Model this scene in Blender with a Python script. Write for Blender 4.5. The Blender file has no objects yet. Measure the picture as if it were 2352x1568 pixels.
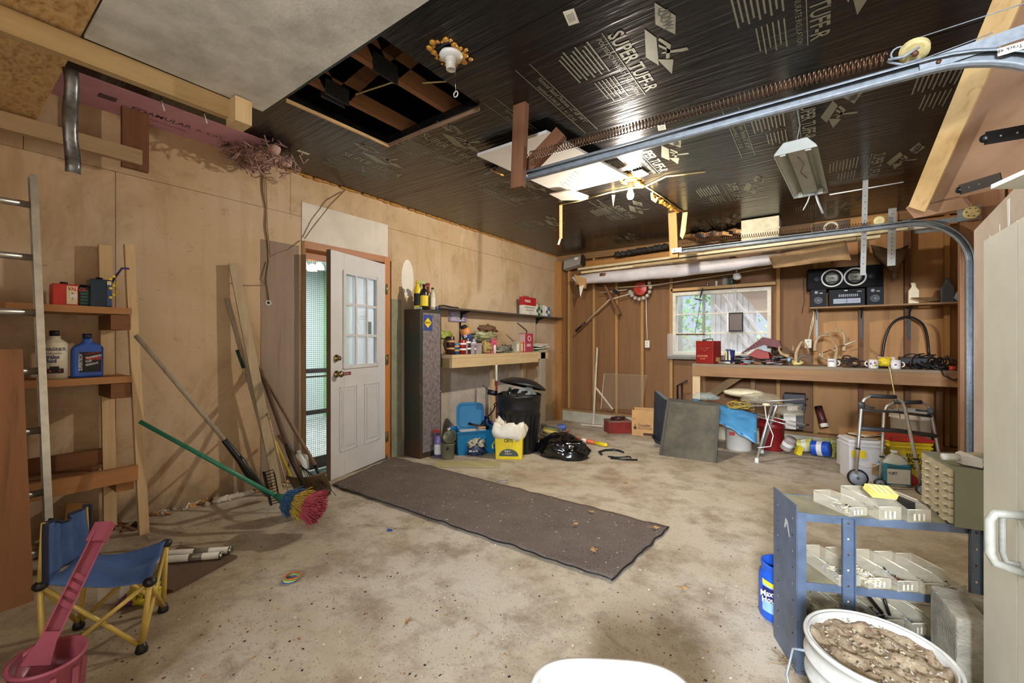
import bpy, math, random
from mathutils import Vector, Matrix, Euler
random.seed(7)
SC = bpy.context.scene
COL = SC.collection
V = Vector
# ------------------------------------------------------------------ camera
YAW = math.radians(35.7)
CAMZ = 1.17
FPX = 980.0
cam_d = bpy.data.cameras.new('camera'); cam = bpy.data.objects.new('camera', cam_d); COL.objects.link(cam)
cam_d.sensor_width = 36.0; cam_d.lens = FPX * 36.0 / 2352.0; cam_d.clip_start = 0.02; cam_d.clip_end = 200
cam.location = (0, 0, CAMZ); cam.rotation_euler = (math.pi / 2, 0, YAW)
SC.camera = cam
SC.view_settings.view_transform = 'Standard'; SC.view_settings.look = 'None'
SC.view_settings.gamma = 1.0; SC.view_settings.use_curve_mapping = False
SC.view_settings.exposure = 0.34
# ------------------------------------------------------------------ world and lights
w = bpy.data.worlds.new('world'); SC.world = w; w.use_nodes = True
nt = w.node_tree; nt.nodes.clear()
wo = nt.nodes.new('ShaderNodeOutputWorld'); bg = nt.nodes.new('ShaderNodeBackground')
sky = nt.nodes.new('ShaderNodeTexSky'); sky.sky_type = 'HOSEK_WILKIE'; sky.turbidity = 6; sky.sun_direction = (-.3, -.5, .8)
nt.links.new(sky.outputs[0], bg.inputs[0]); nt.links.new(bg.outputs[0], wo.inputs[0]); bg.inputs[1].default_value = 3.2

def lamp(name, kind, loc, energy, color, size=0.1, size_y=None, target=None):
    d = bpy.data.lights.new(name, kind); d.energy = energy; d.color = color
    if kind == 'AREA':
        d.shape = 'RECTANGLE'; d.size = size; d.size_y = size_y or size
    else:
        d.shadow_soft_size = size
    o = bpy.data.objects.new(name, d); COL.objects.link(o); o.location = loc
    if target is not None:
        o.rotation_euler = (V(target) - V(loc)).to_track_quat('-Z', 'Y').to_euler()
    return o
# daylight through the open overhead door behind the camera
lamp('daylight_from_doorway', 'AREA', (0.50, -3.5, 2.35), 700, (.80, .87, 1.0), .8, .7, (-.6, 1.0, 0))
# photographer's bounced flash, placed left as added fill for the white cabinet's face
lamp('flash_fill', 'AREA', (-0.9, -0.7, 2.05), 16, (1.0, .97, .92), 1.0, .8, (0.9, 2.6, 0.5))
lamp('yard_fill', 'AREA', (-1.5, 9.0, 5.5), 900, (.95, 1.0, .95), 5, 2, (-1.6, 9.4, 0))  # added lamp above the yard, brightening what the window shows
# ------------------------------------------------------------------ pixel -> world helpers
RX, RY = math.cos(YAW), math.sin(YAW)
VX, VY = -math.sin(YAW), math.cos(YAW)
def ray(px, py):
    t = (px - 1176.0) / FPX
    return V((VX + RX * t, VY + RY * t, (784.0 - py) / FPX))
C0 = V((0, 0, CAMZ))
def atD(px, py, d): return C0 + ray(px, py) * d
def atX(px, py, X): r = ray(px, py); return C0 + r * (X / r.x)
def atY(px, py, Y): r = ray(px, py); return C0 + r * (Y / r.y)
def atZ(px, py, Z): r = ray(px, py); return C0 + r * ((Z - CAMZ) / r.z)
F0, FS = 0.028, -0.030
def fz(y): return F0 + FS * y
def fl(px, py):
    r = ray(px, py); k = (F0 - CAMZ) / (r.z - FS * r.y); return C0 + r * k
def pxs(d): return d / FPX            # metres per pixel at depth d
# ------------------------------------------------------------------ materials
MATS = {}
def _new(name):
    m = bpy.data.materials.new(name); m.use_nodes = True
    n = m.node_tree.nodes; l = m.node_tree.links
    return m, n, l, n['Principled BSDF']
def srgb(c):
    return tuple((x / 255.0 / 12.92 if x / 255.0 <= .04045 else ((x / 255.0 + .055) / 1.055) ** 2.4) for x in c) + (1,)
def coords(n, l, scale=(1, 1, 1), rot=(0, 0, 0)):
    tc = n.new('ShaderNodeTexCoord'); mp = n.new('ShaderNodeMapping')
    l.new(tc.outputs['Object'], mp.inputs[0]); mp.inputs['Scale'].default_value = scale; mp.inputs['Rotation'].default_value = rot
    return mp.outputs[0]
def noise(n, l, vec, s, det=4, rough=.6, dist=0):
    t = n.new('ShaderNodeTexNoise'); l.new(vec, t.inputs['Vector']); t.inputs['Scale'].default_value = s
    t.inputs['Detail'].default_value = det; t.inputs['Roughness'].default_value = rough; t.inputs['Distortion'].default_value = dist
    return t.outputs['Fac']
def ramp(n, l, f, stops):
    r = n.new('ShaderNodeValToRGB'); l.new(f, r.inputs[0])
    while len(r.color_ramp.elements) < len(stops): r.color_ramp.elements.new(.5)
    for e, (p, c) in zip(r.color_ramp.elements, stops): e.position = p; e.color = c
    return r.outputs[0]
def mix(n, l, f, a, b, mode='MIX'):
    x = n.new('ShaderNodeMix'); x.data_type = 'RGBA'; x.blend_type = mode
    for i, v in ((0, f), (6, a), (7, b)):
        if hasattr(v, 'default_value') or hasattr(v, 'is_output'): l.new(v, x.inputs[i])
        else: x.inputs[i].default_value = v
    return x.outputs[2]
def bump(n, l, f, s, p, d=.01):
    b = n.new('ShaderNodeBump'); l.new(f, b.inputs['Height']); b.inputs['Strength'].default_value = s; b.inputs['Distance'].default_value = d
    l.new(b.outputs[0], p.inputs['Normal'])
def sc(c, k): return tuple(min(1, x * k) for x in c[:3]) + (1,)
def paint(name, rgb, rough=.5, metal=0, dirt=.25, ds=6, emit=0, alpha=1, bmp=0, spec=.5):
    if name in MATS: return MATS[name]
    m, n, l, p = _new(name); c = srgb(rgb); v = coords(n, l)
    f = noise(n, l, v, ds, 6, .65)
    col = ramp(n, l, f, [(.3, sc(c, 1 - dirt)), (.62, sc(c, 1 + dirt * .25))])
    l.new(col, p.inputs['Base Color'])
    p.inputs['Roughness'].default_value = rough; p.inputs['Metallic'].default_value = metal
    p.inputs['Specular IOR Level'].default_value = spec
    if alpha < 1: p.inputs['Alpha'].default_value = alpha
    if emit: p.inputs['Emission Color'].default_value = c; p.inputs['Emission Strength'].default_value = emit
    if bmp: bump(n, l, noise(n, l, v, ds * 8, 5), bmp, p)
    MATS[name] = m; return m
def wood(name, rgb, rgb2=None, ax='z', grain=45, rough=.75, knots=.5, weather=.25):
    if name in MATS: return MATS[name]
    m, n, l, p = _new(name); c = srgb(rgb); c2 = srgb(rgb2) if rgb2 else sc(c, .55)
    s = {'x': (.06, 1, 1), 'y': (1, .06, 1), 'z': (1, 1, .06)}[ax]
    v = coords(n, l, s); v2 = coords(n, l, {'x': (.4, 1, 1), 'y': (1, .4, 1), 'z': (1, 1, .4)}[ax])
    g = noise(n, l, v, grain, 5, .6, .6)
    col = ramp(n, l, g, [(.25, c2), (.42, mix3(c, c2, .25)), (.6, c), (.8, sc(c, 1.08))])
    vo = n.new('ShaderNodeTexVoronoi'); l.new(v2, vo.inputs['Vector']); vo.inputs['Scale'].default_value = 5
    kf = ramp(n, l, vo.outputs['Distance'], [(.03, (knots, knots, knots, 1)), (.09, (0, 0, 0, 1))])
    col = mix(n, l, kf, col, sc(c2, .5))
    wf = ramp(n, l, noise(n, l, coords(n, l), 2.5, 6, .7), [(.4, (0, 0, 0, 1)), (.7, (weather,) * 3 + (1,))])
    col = mix(n, l, wf, col, sc(c, .6))
    l.new(col, p.inputs['Base Color']); p.inputs['Roughness'].default_value = rough
    bump(n, l, g, .25, p, .004)
    MATS[name] = m; return m
def mix3(a, b, t): return tuple(a[i] * (1 - t) + b[i] * t for i in range(3)) + (1,)
def glass(name, rgb, alpha=.25, rough=.1):
    if name in MATS: return MATS[name]
    m, n, l, p = _new(name); p.inputs['Base Color'].default_value = srgb(rgb)
    p.inputs['Roughness'].default_value = rough; p.inputs['Alpha'].default_value = alpha
    p.inputs['Specular IOR Level'].default_value = .6
    MATS[name] = m; return m
# ------------------------------------------------------------------ mesh builder
class B:
    def __init__(s, m=None):
        s.v = []; s.f = []; s.mi = []; s.mats = []; s.sm = []; s.m = m or Matrix()
    def _mi(s, mat):
        if mat not in s.mats: s.mats.append(mat)
        return s.mats.index(mat)
    def add(s, vs, fs, mat, smooth=False):
        k = len(s.v); i = s._mi(mat)
        s.v += [s.m @ V(x) for x in vs]
        for f in fs: s.f.append([k + a for a in f]); s.mi.append(i); s.sm.append(smooth)
        return s
    def box(s, c, sz, mat, rot=None, taper=None):
        h = [x / 2 for x in sz]; vs = []
        for z in (-1, 1):
            k = 1 if (z < 0 or taper is None) else taper
            for y in (-1, 1):
                for x in (-1, 1): vs.append(V((x * h[0] * k, y * h[1] * k, z * h[2])))
        if rot is not None:
            R = Euler(rot).to_matrix() if not isinstance(rot, Matrix) else rot
            vs = [R @ v for v in vs]
        vs = [v + V(c) for v in vs]
        return s.add(vs, [(0, 2, 3, 1), (4, 5, 7, 6), (0, 1, 5, 4), (2, 6, 7, 3), (0, 4, 6, 2), (1, 3, 7, 5)], mat)
    def bb(s, a, b, mat):
        a, b = V(a), V(b); return s.box((a + b) / 2, [abs(b[i] - a[i]) for i in range(3)], mat)
    def beam(s, p0, p1, w_, h_, side, mat):
        p0, p1 = V(p0), V(p1); d = (p1 - p0).normalized(); sd = V(side); sd = (sd - d * sd.dot(d)).normalized(); n = d.cross(sd)
        vs = [p + sd * (w_ / 2 * a) + n * (h_ / 2 * b) for p in (p0, p1) for a, b in ((-1, -1), (1, -1), (1, 1), (-1, 1))]
        return s.add(vs, [(3, 2, 1, 0), (4, 5, 6, 7), (0, 1, 5, 4), (1, 2, 6, 5), (2, 3, 7, 6), (3, 0, 4, 7)], mat)
    def tube(s, pts, r, mat, n=8, closed=False, cap=True):
        pts = [V(p) for p in pts]; N = len(pts); rs = r if isinstance(r, (list, tuple)) else [r] * N
        vs = []; up = None
        for i, p in enumerate(pts):
            a = pts[(i - 1) % N] if (i > 0 or closed) else p; b = pts[(i + 1) % N] if (i < N - 1 or closed) else p
            d = (b - a)
            d = d.normalized() if d.length > 1e-9 else V((0, 0, 1))
            if up is None:
                up = V((0, 0, 1)) if abs(d.z) < .9 else V((1, 0, 0))
            up = (up - d * up.dot(d)); up = up.normalized() if up.length > 1e-6 else d.orthogonal().normalized()
            q = d.cross(up)
            for k in range(n):
                an = 2 * math.pi * k / n; vs.append(p + (up * math.cos(an) + q * math.sin(an)) * rs[i])
        fs = []
        for i in range(N if closed else N - 1):
            j = (i + 1) % N
            for k in range(n): fs.append((i * n + k, j * n + k, j * n + (k + 1) % n, i * n + (k + 1) % n))
        if cap and not closed: fs += [tuple(range(n)), tuple((N - 1) * n + k for k in reversed(range(n)))]
        fs = [tuple(reversed(f)) for f in fs]
        return s.add(vs, fs, mat, True)
    def lathe(s, prof, mat, c=(0, 0, 0), n=24, axis=None, sx=1, sy=1):
        R = (V(axis).to_track_quat('Z', 'Y').to_matrix() if axis is not None else Matrix.Identity(3)); vs = []
        for r, z in prof:
            for k in range(n):
                a = 2 * math.pi * k / n; vs.append(R @ V((r * sx * math.cos(a), r * sy * math.sin(a), z)) + V(c))
        fs = []
        for i in range(len(prof) - 1):
            for k in range(n): fs.append((i * n + k, i * n + (k + 1) % n, (i + 1) * n + (k + 1) % n, (i + 1) * n + k))
        return s.add(vs, fs, mat, True)
    def cyl(s, p0, p1, r, mat, r2=None, n=16):
        p0, p1 = V(p0), V(p1); L = (p1 - p0).length; r2 = r if r2 is None else r2
        return s.lathe([(0, 0), (r, 0), (r2, L), (0, L)], mat, p0, n, (p1 - p0))
    def ball(s, c, r, mat, n=12, m_=8):
        rr = r if isinstance(r, (list, tuple, V)) else (r, r, r)
        prof = [(math.sin(math.pi * i / m_), -math.cos(math.pi * i / m_)) for i in range(m_ + 1)]
        vs = []; fs = []
        for a, z in prof:
            for k in range(n):
                t = 2 * math.pi * k / n; vs.append(V(c) + V((rr[0] * a * math.cos(t), rr[1] * a * math.sin(t), rr[2] * z)))
        for i in range(m_):
            for k in range(n): fs.append((i * n + k, i * n + (k + 1) % n, (i + 1) * n + (k + 1) % n, (i + 1) * n + k))
        return s.add(vs, fs, mat, True)
    def prism(s, poly, d, mat, smooth=False):
        """poly: 3d points, extruded by vector d"""
        n = len(poly); vs = [V(p) for p in poly] + [V(p) + V(d) for p in poly]
        fs = [tuple(reversed(range(n))), tuple(range(n, 2 * n))] + [(i, (i + 1) % n, n + (i + 1) % n, n + i) for i in range(n)]
        return s.add(vs, fs, mat, smooth)
    def sheet(s, grid, mat, th=0, smooth=True):
        """grid: rows of points; th gives thickness along normals"""
        R = len(grid); Cn = len(grid[0]); vs = [V(p) for row in grid for p in row]
        fs = [(i * Cn + j, i * Cn + j + 1, (i + 1) * Cn + j + 1, (i + 1) * Cn + j) for i in range(R - 1) for j in range(Cn - 1)]
        if th:
            nr = []
            for i in range(R):
                for j in range(Cn):
                    a = V(grid[min(i + 1, R - 1)][j]) - V(grid[max(i - 1, 0)][j]); b = V(grid[i][min(j + 1, Cn - 1)]) - V(grid[i][max(j - 1, 0)])
                    q = a.cross(b); nr.append(q.normalized() if q.length > 1e-9 else V((0, 0, 1)))
            K = len(vs); vs += [v + q * th for v, q in zip(vs, nr)]
            fs2 = [tuple(K + a for a in reversed(f)) for f in fs]
            edge = []
            for j in range(Cn - 1): edge += [(j, j + 1), ((R - 1) * Cn + j + 1, (R - 1) * Cn + j)]
            for i in range(R - 1): edge += [((i + 1) * Cn, i * Cn), (i * Cn + Cn - 1, (i + 1) * Cn + Cn - 1)]
            fs = fs + fs2 + [(b_, a_, K + a_, K + b_) for a_, b_ in edge]
        return s.add(vs, fs, mat, smooth)
    def text(s, body, size, o, right, up, mat, off=.0015, align='LEFT', sxx=1, bold=0):
        me, w_ = textmesh(body, align, bold)
        right = V(right).normalized(); up = V(up); up = (up - right * up.dot(right)).normalized(); nn = right.cross(up)
        vs = [V(o) + right * (v.x * size * sxx) + up * (v.y * size) + nn * off for v in (x.co for x in me.vertices)]
        return s.add(vs, [tuple(p.vertices) for p in me.polygons], mat)
    def build(s, name, parent=None, bevel=0, origin=None, keep=False):
        mn = V([min(v[i] for v in s.v) for i in range(3)]); mx = V([max(v[i] for v in s.v) for i in range(3)])
        og = V(origin) if origin is not None else V(((mn.x + mx.x) / 2, (mn.y + mx.y) / 2, mn.z))
        me = bpy.data.meshes.new(name); me.from_pydata([v - og for v in s.v], [], s.f)
        for m in s.mats: me.materials.append(m)
        me.polygons.foreach_set('material_index', s.mi); me.polygons.foreach_set('use_smooth', s.sm); me.update()
        o = bpy.data.objects.new(name, me); COL.objects.link(o)
        if parent is not None:
            o.parent = parent; o.location = og - wloc(parent)
        else: o.location = og
        if bevel:
            b = o.modifiers.new('bevel', 'BEVEL'); b.width = bevel; b.segments = 2; b.limit_method = 'ANGLE'; b.angle_limit = .7
        return o
def wloc(o):
    p = V(o.location)
    while o.parent: o = o.parent; p += V(o.location)
    return p
TXT = {}
def textmesh(body, align, bold=0):
    k = (body, align, bold)
    if k in TXT: return TXT[k]
    cu = bpy.data.curves.new('lettering', 'FONT'); cu.body = body; cu.align_x = align; cu.size = 1; cu.resolution_u = 2; cu.offset = bold
    ob = bpy.data.objects.new('lettering', cu); COL.objects.link(ob)
    me = bpy.data.meshes.new_from_object(ob); bpy.data.objects.remove(ob)
    w_ = max([v.co.x for v in me.vertices] or [1])
    TXT[k] = (me, w_); return TXT[k]
def thing(name, label, cat, loc, group=None):
    o = bpy.data.objects.new(name, None); COL.objects.link(o); o.location = loc; o.empty_display_size = .1
    o['label'] = label; o['category'] = cat
    if group: o['group'] = group
    return o
def tag(o, label, cat, group=None, kind=None):
    o['label'] = label; o['category'] = cat
    if group: o['group'] = group
    if kind: o['kind'] = kind
    return o
def struct(o): o['kind'] = 'structure'; return o
def arc(c, a, b, r, t0, t1, n=10):
    return [V(c) + V(a) * (r * math.cos(t0 + (t1 - t0) * i / n)) + V(b) * (r * math.sin(t0 + (t1 - t0) * i / n)) for i in range(n + 1)]
def place(loc, rz=0, rx=0, ry=0, s=1):
    return Matrix.Translation(V(loc)) @ Euler((rx, ry, rz)).to_matrix().to_4x4() @ Matrix.Scale(s, 4)
X_, Y_, Z_ = V((1, 0, 0)), V((0, 1, 0)), V((0, 0, 1))
A_dir, B_dir = X_, Y_
# ------------------------------------------------------------------ shared materials
def mat_floor():
    m, n, l, p = _new('concrete_floor'); v = coords(n, l)
    big = noise(n, l, v, .7, 5, .6, .4); mid = noise(n, l, v, 4, 8, .7); fine = noise(n, l, v, 60, 5, .7)
    c = ramp(n, l, big, [(.3, srgb((158, 140, 112))), (.5, srgb((184, 172, 150))), (.7, srgb((196, 188, 172)))])
    c = mix(n, l, ramp(n, l, mid, [(.35, (.75,) * 3 + (1,)), (.55, (0, 0, 0, 1))]), c, srgb((128, 108, 82)))
    sp = ramp(n, l, noise(n, l, v, 110, 2, .5), [(.62, (0, 0, 0, 1)), (.70, (.6,) * 3 + (1,))])
    c = mix(n, l, sp, c, srgb((70, 55, 40)))
    st = ramp(n, l, noise(n, l, coords(n, l, (1, 1.6, 1)), 1.6, 6, .75, 1.0), [(.60, (0, 0, 0, 1)), (.72, (.65,) * 3 + (1,))])
    c = mix(n, l, st, c, srgb((92, 78, 58)))
    l.new(c, p.inputs['Base Color']); p.inputs['Roughness'].default_value = .8
    bump(n, l, fine, .35, p, .004); MATS['floor'] = m; return m
def mat_plywall():
    m, n, l, p = _new('plywood_wall'); v = coords(n, l)
    g = noise(n, l, coords(n, l, (1, 1, .05)), 14, 5, .6, .5); big = noise(n, l, v, .9, 5, .6, .6); fine = noise(n, l, v, 9, 8, .75)
    c = ramp(n, l, big, [(.3, srgb((184, 156, 116))), (.5, srgb((196, 170, 136))), (.7, srgb((202, 182, 156)))])
    c = mix(n, l, ramp(n, l, g, [(.3, (.35,) * 3 + (1,)), (.5, (0, 0, 0, 1))]), c, srgb((178, 146, 106)))
    c = mix(n, l, ramp(n, l, fine, [(.3, (.5,) * 3 + (1,)), (.42, (0, 0, 0, 1))]), c, srgb((156, 120, 84)))
    sp = ramp(n, l, noise(n, l, coords(n, l, (1, .5, 2.5)), 30, 3, .6), [(.72, (0, 0, 0, 1)), (.75, (.8,) * 3 + (1,))])
    c = mix(n, l, sp, c, srgb((90, 66, 45)))
    # grime towards the base: splashed dirt with a ragged edge
    tc = n.new('ShaderNodeTexCoord'); sx = n.new('ShaderNodeSeparateXYZ'); l.new(tc.outputs['Object'], sx.inputs[0])
    ad = n.new('ShaderNodeMath'); ad.operation = 'MULTIPLY_ADD'; l.new(mid_(n, l, v), ad.inputs[0]); ad.inputs[1].default_value = -.55; l.new(sx.outputs[2], ad.inputs[2])
    gr = ramp(n, l, ad.outputs[0], [(-0.0, (.6,) * 3 + (1,)), (.12, (0, 0, 0, 1))])
    c = mix(n, l, gr, c, srgb((112, 96, 76)))
    bl = ramp(n, l, noise(n, l, coords(n, l, (1, 1, .6)), 2.2, 7, .7, .8), [(.5, (0, 0, 0, 1)), (.66, (.55,) * 3 + (1,))])
    c = mix(n, l, bl, c, srgb((158, 128, 90)))
    wp = ramp(n, l, noise(n, l, coords(n, l, (1, 1.3, .5)), 1.7, 8, .75, .5), [(.62, (0, 0, 0, 1)), (.68, (.35,) * 3 + (1,))])
    c = mix(n, l, wp, c, srgb((222, 208, 184)))
    l.new(c, p.inputs['Base Color']); p.inputs['Roughness'].default_value = .7
    bump(n, l, g, .1, p, .003); return m
def mid_(n, l, v): return noise(n, l, v, 5, 6, .7)
def mat_foil():
    m, n, l, p = _new('black_foil'); 
    g = noise(n, l, coords(n, l, (.25, 3, 1)), 9, 3, .55, .3); f2 = noise(n, l, coords(n, l), 3, 5)
    c = ramp(n, l, f2, [(.35, srgb((13, 13, 13))), (.65, srgb((26, 25, 24)))])
    sp = ramp(n, l, noise(n, l, coords(n, l), 45, 2, .5), [(.78, (0, 0, 0, 1)), (.80, (.7,) * 3 + (1,))])
    c = mix(n, l, sp, c, srgb((150, 140, 120)))
    l.new(c, p.inputs['Base Color']); p.inputs['Roughness'].default_value = .22; p.inputs['Specular IOR Level'].default_value = .45
    bump(n, l, g, .3, p, .02); return m
def mat_osb():
    m, n, l, p = _new('strand_board'); vec = coords(n, l, (1, 2.2, 1), (0, 0, .5))
    vo = n.new('ShaderNodeTexVoronoi'); vo.inputs['Scale'].default_value = 22; l.new(vec, vo.inputs['Vector'])
    dn = noise(n, l, vec, 8, 4, .7, 2.5)
    c = ramp(n, l, dn, [(.30, srgb((112, 72, 38))), (.44, srgb((172, 122, 68))), (.6, srgb((206, 166, 104))), (.8, srgb((222, 198, 150)))])
    vd = ramp(n, l, vo.outputs['Distance'], [(.1, (0, 0, 0, 1)), (.7, (.5,) * 3 + (1,))]); c = mix(n, l, vd, c, srgb((226, 200, 150)))
    l.new(c, p.inputs['Base Color']); p.inputs['Roughness'].default_value = .6; bump(n, l, dn, .4, p, .005); return m
M_FLOOR = mat_floor(); M_PLY = mat_plywall(); M_FOIL = mat_foil(); M_OSB = mat_osb()
PINE = wood('pine_lumber', (212, 184, 140), (178, 138, 90), 'z', 30)
PINE_Y = wood('pine_lumber_along_room', (206, 180, 136), (168, 130, 86), 'y', 30)
PINE_X = wood('pine_lumber_across', (200, 160, 104), (150, 106, 60), 'x', 30)
STUD = wood('old_stud', (174, 132, 76), (128, 90, 48), 'z', 28)
STUD_X = wood('old_plate', (150, 112, 70), (96, 66, 38), 'x', 28)
BROWNW = wood('brown_timber', (120, 78, 48), (70, 42, 24), 'z', 25)
BROWNX = wood('brown_timber_across', (128, 84, 50), (72, 44, 24), 'y', 25)
GREYW = wood('weathered_wood', (170, 158, 138), (120, 106, 88), 'z', 40)
GALV = paint('galvanised_steel', (138, 146, 152), .5, .1, .3, 40)
ALU = paint('aluminium', (205, 203, 195), .35, .8, .2, 20)
BLACKP = paint('black_plastic', (22, 22, 24), .4, 0, .3)
BLACKM = paint('black_metal', (32, 30, 29), .45, .4, .3)
WHITEP = paint('white_plastic', (226, 224, 216), .4, 0, .15)
WHITEPT = paint('white_paint', (222, 220, 212), .5, 0, .15)
CREAM = paint('cream_plastic', (228, 214, 178), .45, 0, .15)
YEL = paint('yellow_plastic', (235, 208, 40), .4, 0, .15)
REDP = paint('red_paint', (150, 34, 28), .45, 0, .3)
BLUEP = paint('blue_plastic', (28, 78, 170), .4, 0, .2)
GREENP = paint('green_plastic', (40, 110, 86), .45, 0, .2)
PAPER = paint('paper', (225, 220, 205), .8, 0, .15)
CARD = paint('cardboard', (196, 152, 96), .8, 0, .15)
INK = paint('black_ink', (25, 24, 26), .7, 0, .1)
INKW = paint('white_ink', (232, 230, 222), .7, 0, .1)
ROPE = paint('old_rope', (214, 190, 130), .8, 0, .3, 60)
BEAMW = wood('weathered_beam', (186, 158, 112), (146, 118, 78), 'y', 26)
CLEARP = glass('clear_plastic', (226, 220, 200), .30, .2)
CHROME = paint('chrome', (220, 220, 215), .15, 1, .1)
RUST = paint('rusty_steel', (110, 72, 50), .55, .6, .5, 30)
# ================================================================== THE SETTING
XL, YF, ZC = -3.67, 6.53, 2.63
XR, YN = 1.22, -2.3
# floor
b = B(); n = 24; g = []
for i in range(n + 1):
    y = YN - 2 + (YF + .15 - YN + 2) * i / n; g.append([(x, y, fz(y)) for x in (XL - .1, -1.2, XR + .3, XR + 1.6)])
b.sheet([list(r) for r in g], M_FLOOR, 0, False); b.v = b.v + []
o = b.build('floor'); struct(o)
sol = o.modifiers.new('slab', 'SOLIDIFY'); sol.thickness = .12; sol.offset = -1
# left wall of plywood sheets, with the door opening
DY0, DY1, DZ = 1.975, 2.86, 2.02
b = B(); T = .03
def wallbox(b, y0, y1, z0, z1, mat=M_PLY, x=XL, t=T): b.bb((x - t, y0, z0), (x, y1, z1), mat)
SEAMC = INK
ys = [YN, -1.9, -.68, .74, DY0]
for a, c in zip(ys[:-1], ys[1:]): wallbox(b, a + .0015, c - .0015, fz(c) - .05, 2.26)
for a, c in zip([YN, 0.35, 1.86], [.347, 1.857, DY0 + .0]): wallbox(b, a, c, 2.263, ZC)
wallbox(b, DY0, DY1, DZ + .36, ZC)
for a, c in ((DY1 + .06, 3.66), (3.66, 4.88), (4.88, 6.10), (6.10, YF)): wallbox(b, a + .0015, c - .0015, fz(c) - .05, 2.36)
for a, c in ((DY1, 4.3), (4.3, YF)): wallbox(b, a + .0015, c - .0015, 2.363, ZC)
wallbox(b, DY1, DY1 + .06, DZ, 2.36)
wl = struct(b.build('wall_left'))
# white patch panel over the door
b = B(); b.bb((XL - .02, DY0 - .02, DZ + .03), (XL + .006, DY1 + .01, DZ + .37), paint('white_board', (216, 208, 196), .6, 0, .18, 3)); b.build('patch_panel', wl)['label'] = 'off-white board above the doorway'
b = B()
b.bb((XL - .001, 1.62, fz(1.9)), (XL + .004, 1.93, 2.0), wood('grey_stained_strip', (150, 130, 112), (122, 100, 82), 'z', 20)); b.build('stained_strip', wl); b = B(); b.bb((XL + .0005, 3.42, fz(4)), (XL + .0035, 5.35, .90), paint('pale_lower_wall', (196, 186, 172), .6, 0, .3, 5)); b.build('pale_painted_area', wl)
b = B(); b.lathe([(0, 0), (.12, .0), (.12, .0015)], paint('fresh_white_paint', (232, 226, 214), .6, 0, .08), (0, 0, 0), 24)
b.v = [V((XL + .0005 + v.z, 3.14 + v.x * .72, 1.86 + v.y * 1.75)) for v in b.v]; b.sm = [False] * len(b.sm); b.build('paint_patch', wl)
# outer skin behind the wall sheets so that no light leaks
b = B(); sk = paint('sheathing_backing', (60, 46, 34), .9)
b.bb((XL - .12, YN, -.4), (XL - .031, DY0 - .05, ZC + .0), sk); b.bb((XL - .12, DY1 + .05, -.4), (XL - .031, YF + .2, ZC), sk); b.bb((XL - .12, DY0 - .05, DZ + .05), (XL - .031, DY1 + .05, ZC), sk)
b.build('wall_backing', wl)
# far wall: sheathing, studs, plates, concrete curb, window opening
WX0, WX1 = atY(1547, 700, 6.5).x, atY(1772, 700, 6.5).x
WZ0, WZ1 = atY(1660, 816, 6.5).z, atY(1660, 666, 6.5).z
HB = wood('brown_hardboard', (130, 90, 50), (104, 68, 36), 'z', 12, .7, .1, .35)
PK = wood('orange_plywood', (184, 136, 82), (140, 92, 48), 'z', 9, .7, .9, .25)
b = B()
def fw(x0, x1, z0, z1, mat): b.bb((x0, YF, z0), (x1, YF + .1, z1), mat)
fw(XL - .1, WX0, -.3, ZC, HB); fw(WX0, WX1, -.3, WZ0, HB); fw(WX0, WX1, WZ1, ZC, HB)
xs2 = atY(1872, 700, 6.5).x
fw(WX1, xs2, -.3, ZC, HB); fw(xs2, XR, -.3, ZC, PK)
wf = struct(b.build('wall_far'))
cz = atY(1300, 943, 6.38).z
b = B(); b.bb((XL + .02, 6.40, -.3), (XR, YF, cz), paint('painted_concrete', (176, 172, 150), .8, 0, .3, 5, bmp=.3)); b.build('concrete_curb', wf)
b = B(); b.bb((XL + .02, 6.405, cz), (XR, YF, cz + .04), STUD_X); b.build('sill_plate', wf)
def stud(px, wpx=0.04, mat=STUD, z0=None, z1=ZC):
    x = atY(px, 784, 6.44).x; q = B(); q.bb((x, 6.44, cz + .04 if z0 is None else z0), (x + wpx, YF, z1), mat); q.build('stud', wf)
for px in (1304, 1361, 1413, 1472): stud(px)
stud(1538); stud(1783, .04); stud(1868, .045); stud(1972, .045, wood('dark_stud', (120, 80, 50), (80, 50, 30), 'z')); stud(2078, .05, wood('dark_stud', (1, 1, 1))); stud(2170, .04)
q = B(); q.bb((XL + .02, 6.42, ZC - .10), (XR, YF, ZC), STUD_X); q.build('top_plate', wf)
q = B(); q.bb((WX0 - .02, 6.44, WZ1 + .02), (WX1 + .05, YF, WZ1 + .06), PINE_X); q.build('header_ledge', wf)
q = B(); q.bb((XL + .005, 6.36, fz(6.4)), (XL + .13, 6.52, ZC - .1), wood('corner_post', (176, 124, 66), (130, 84, 40), 'z')); q.build('corner_post', wf)
q = B(); zz = atY(1450, 575, 6.4).z
q.beam((XL + .2, 6.45, 2.44), (XR, 6.45, 2.47), .03, .09, Y_, wood('upper_rail', (190, 136, 74), (140, 94, 44), 'x')); q.build('upper_rail', wf)
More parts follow.
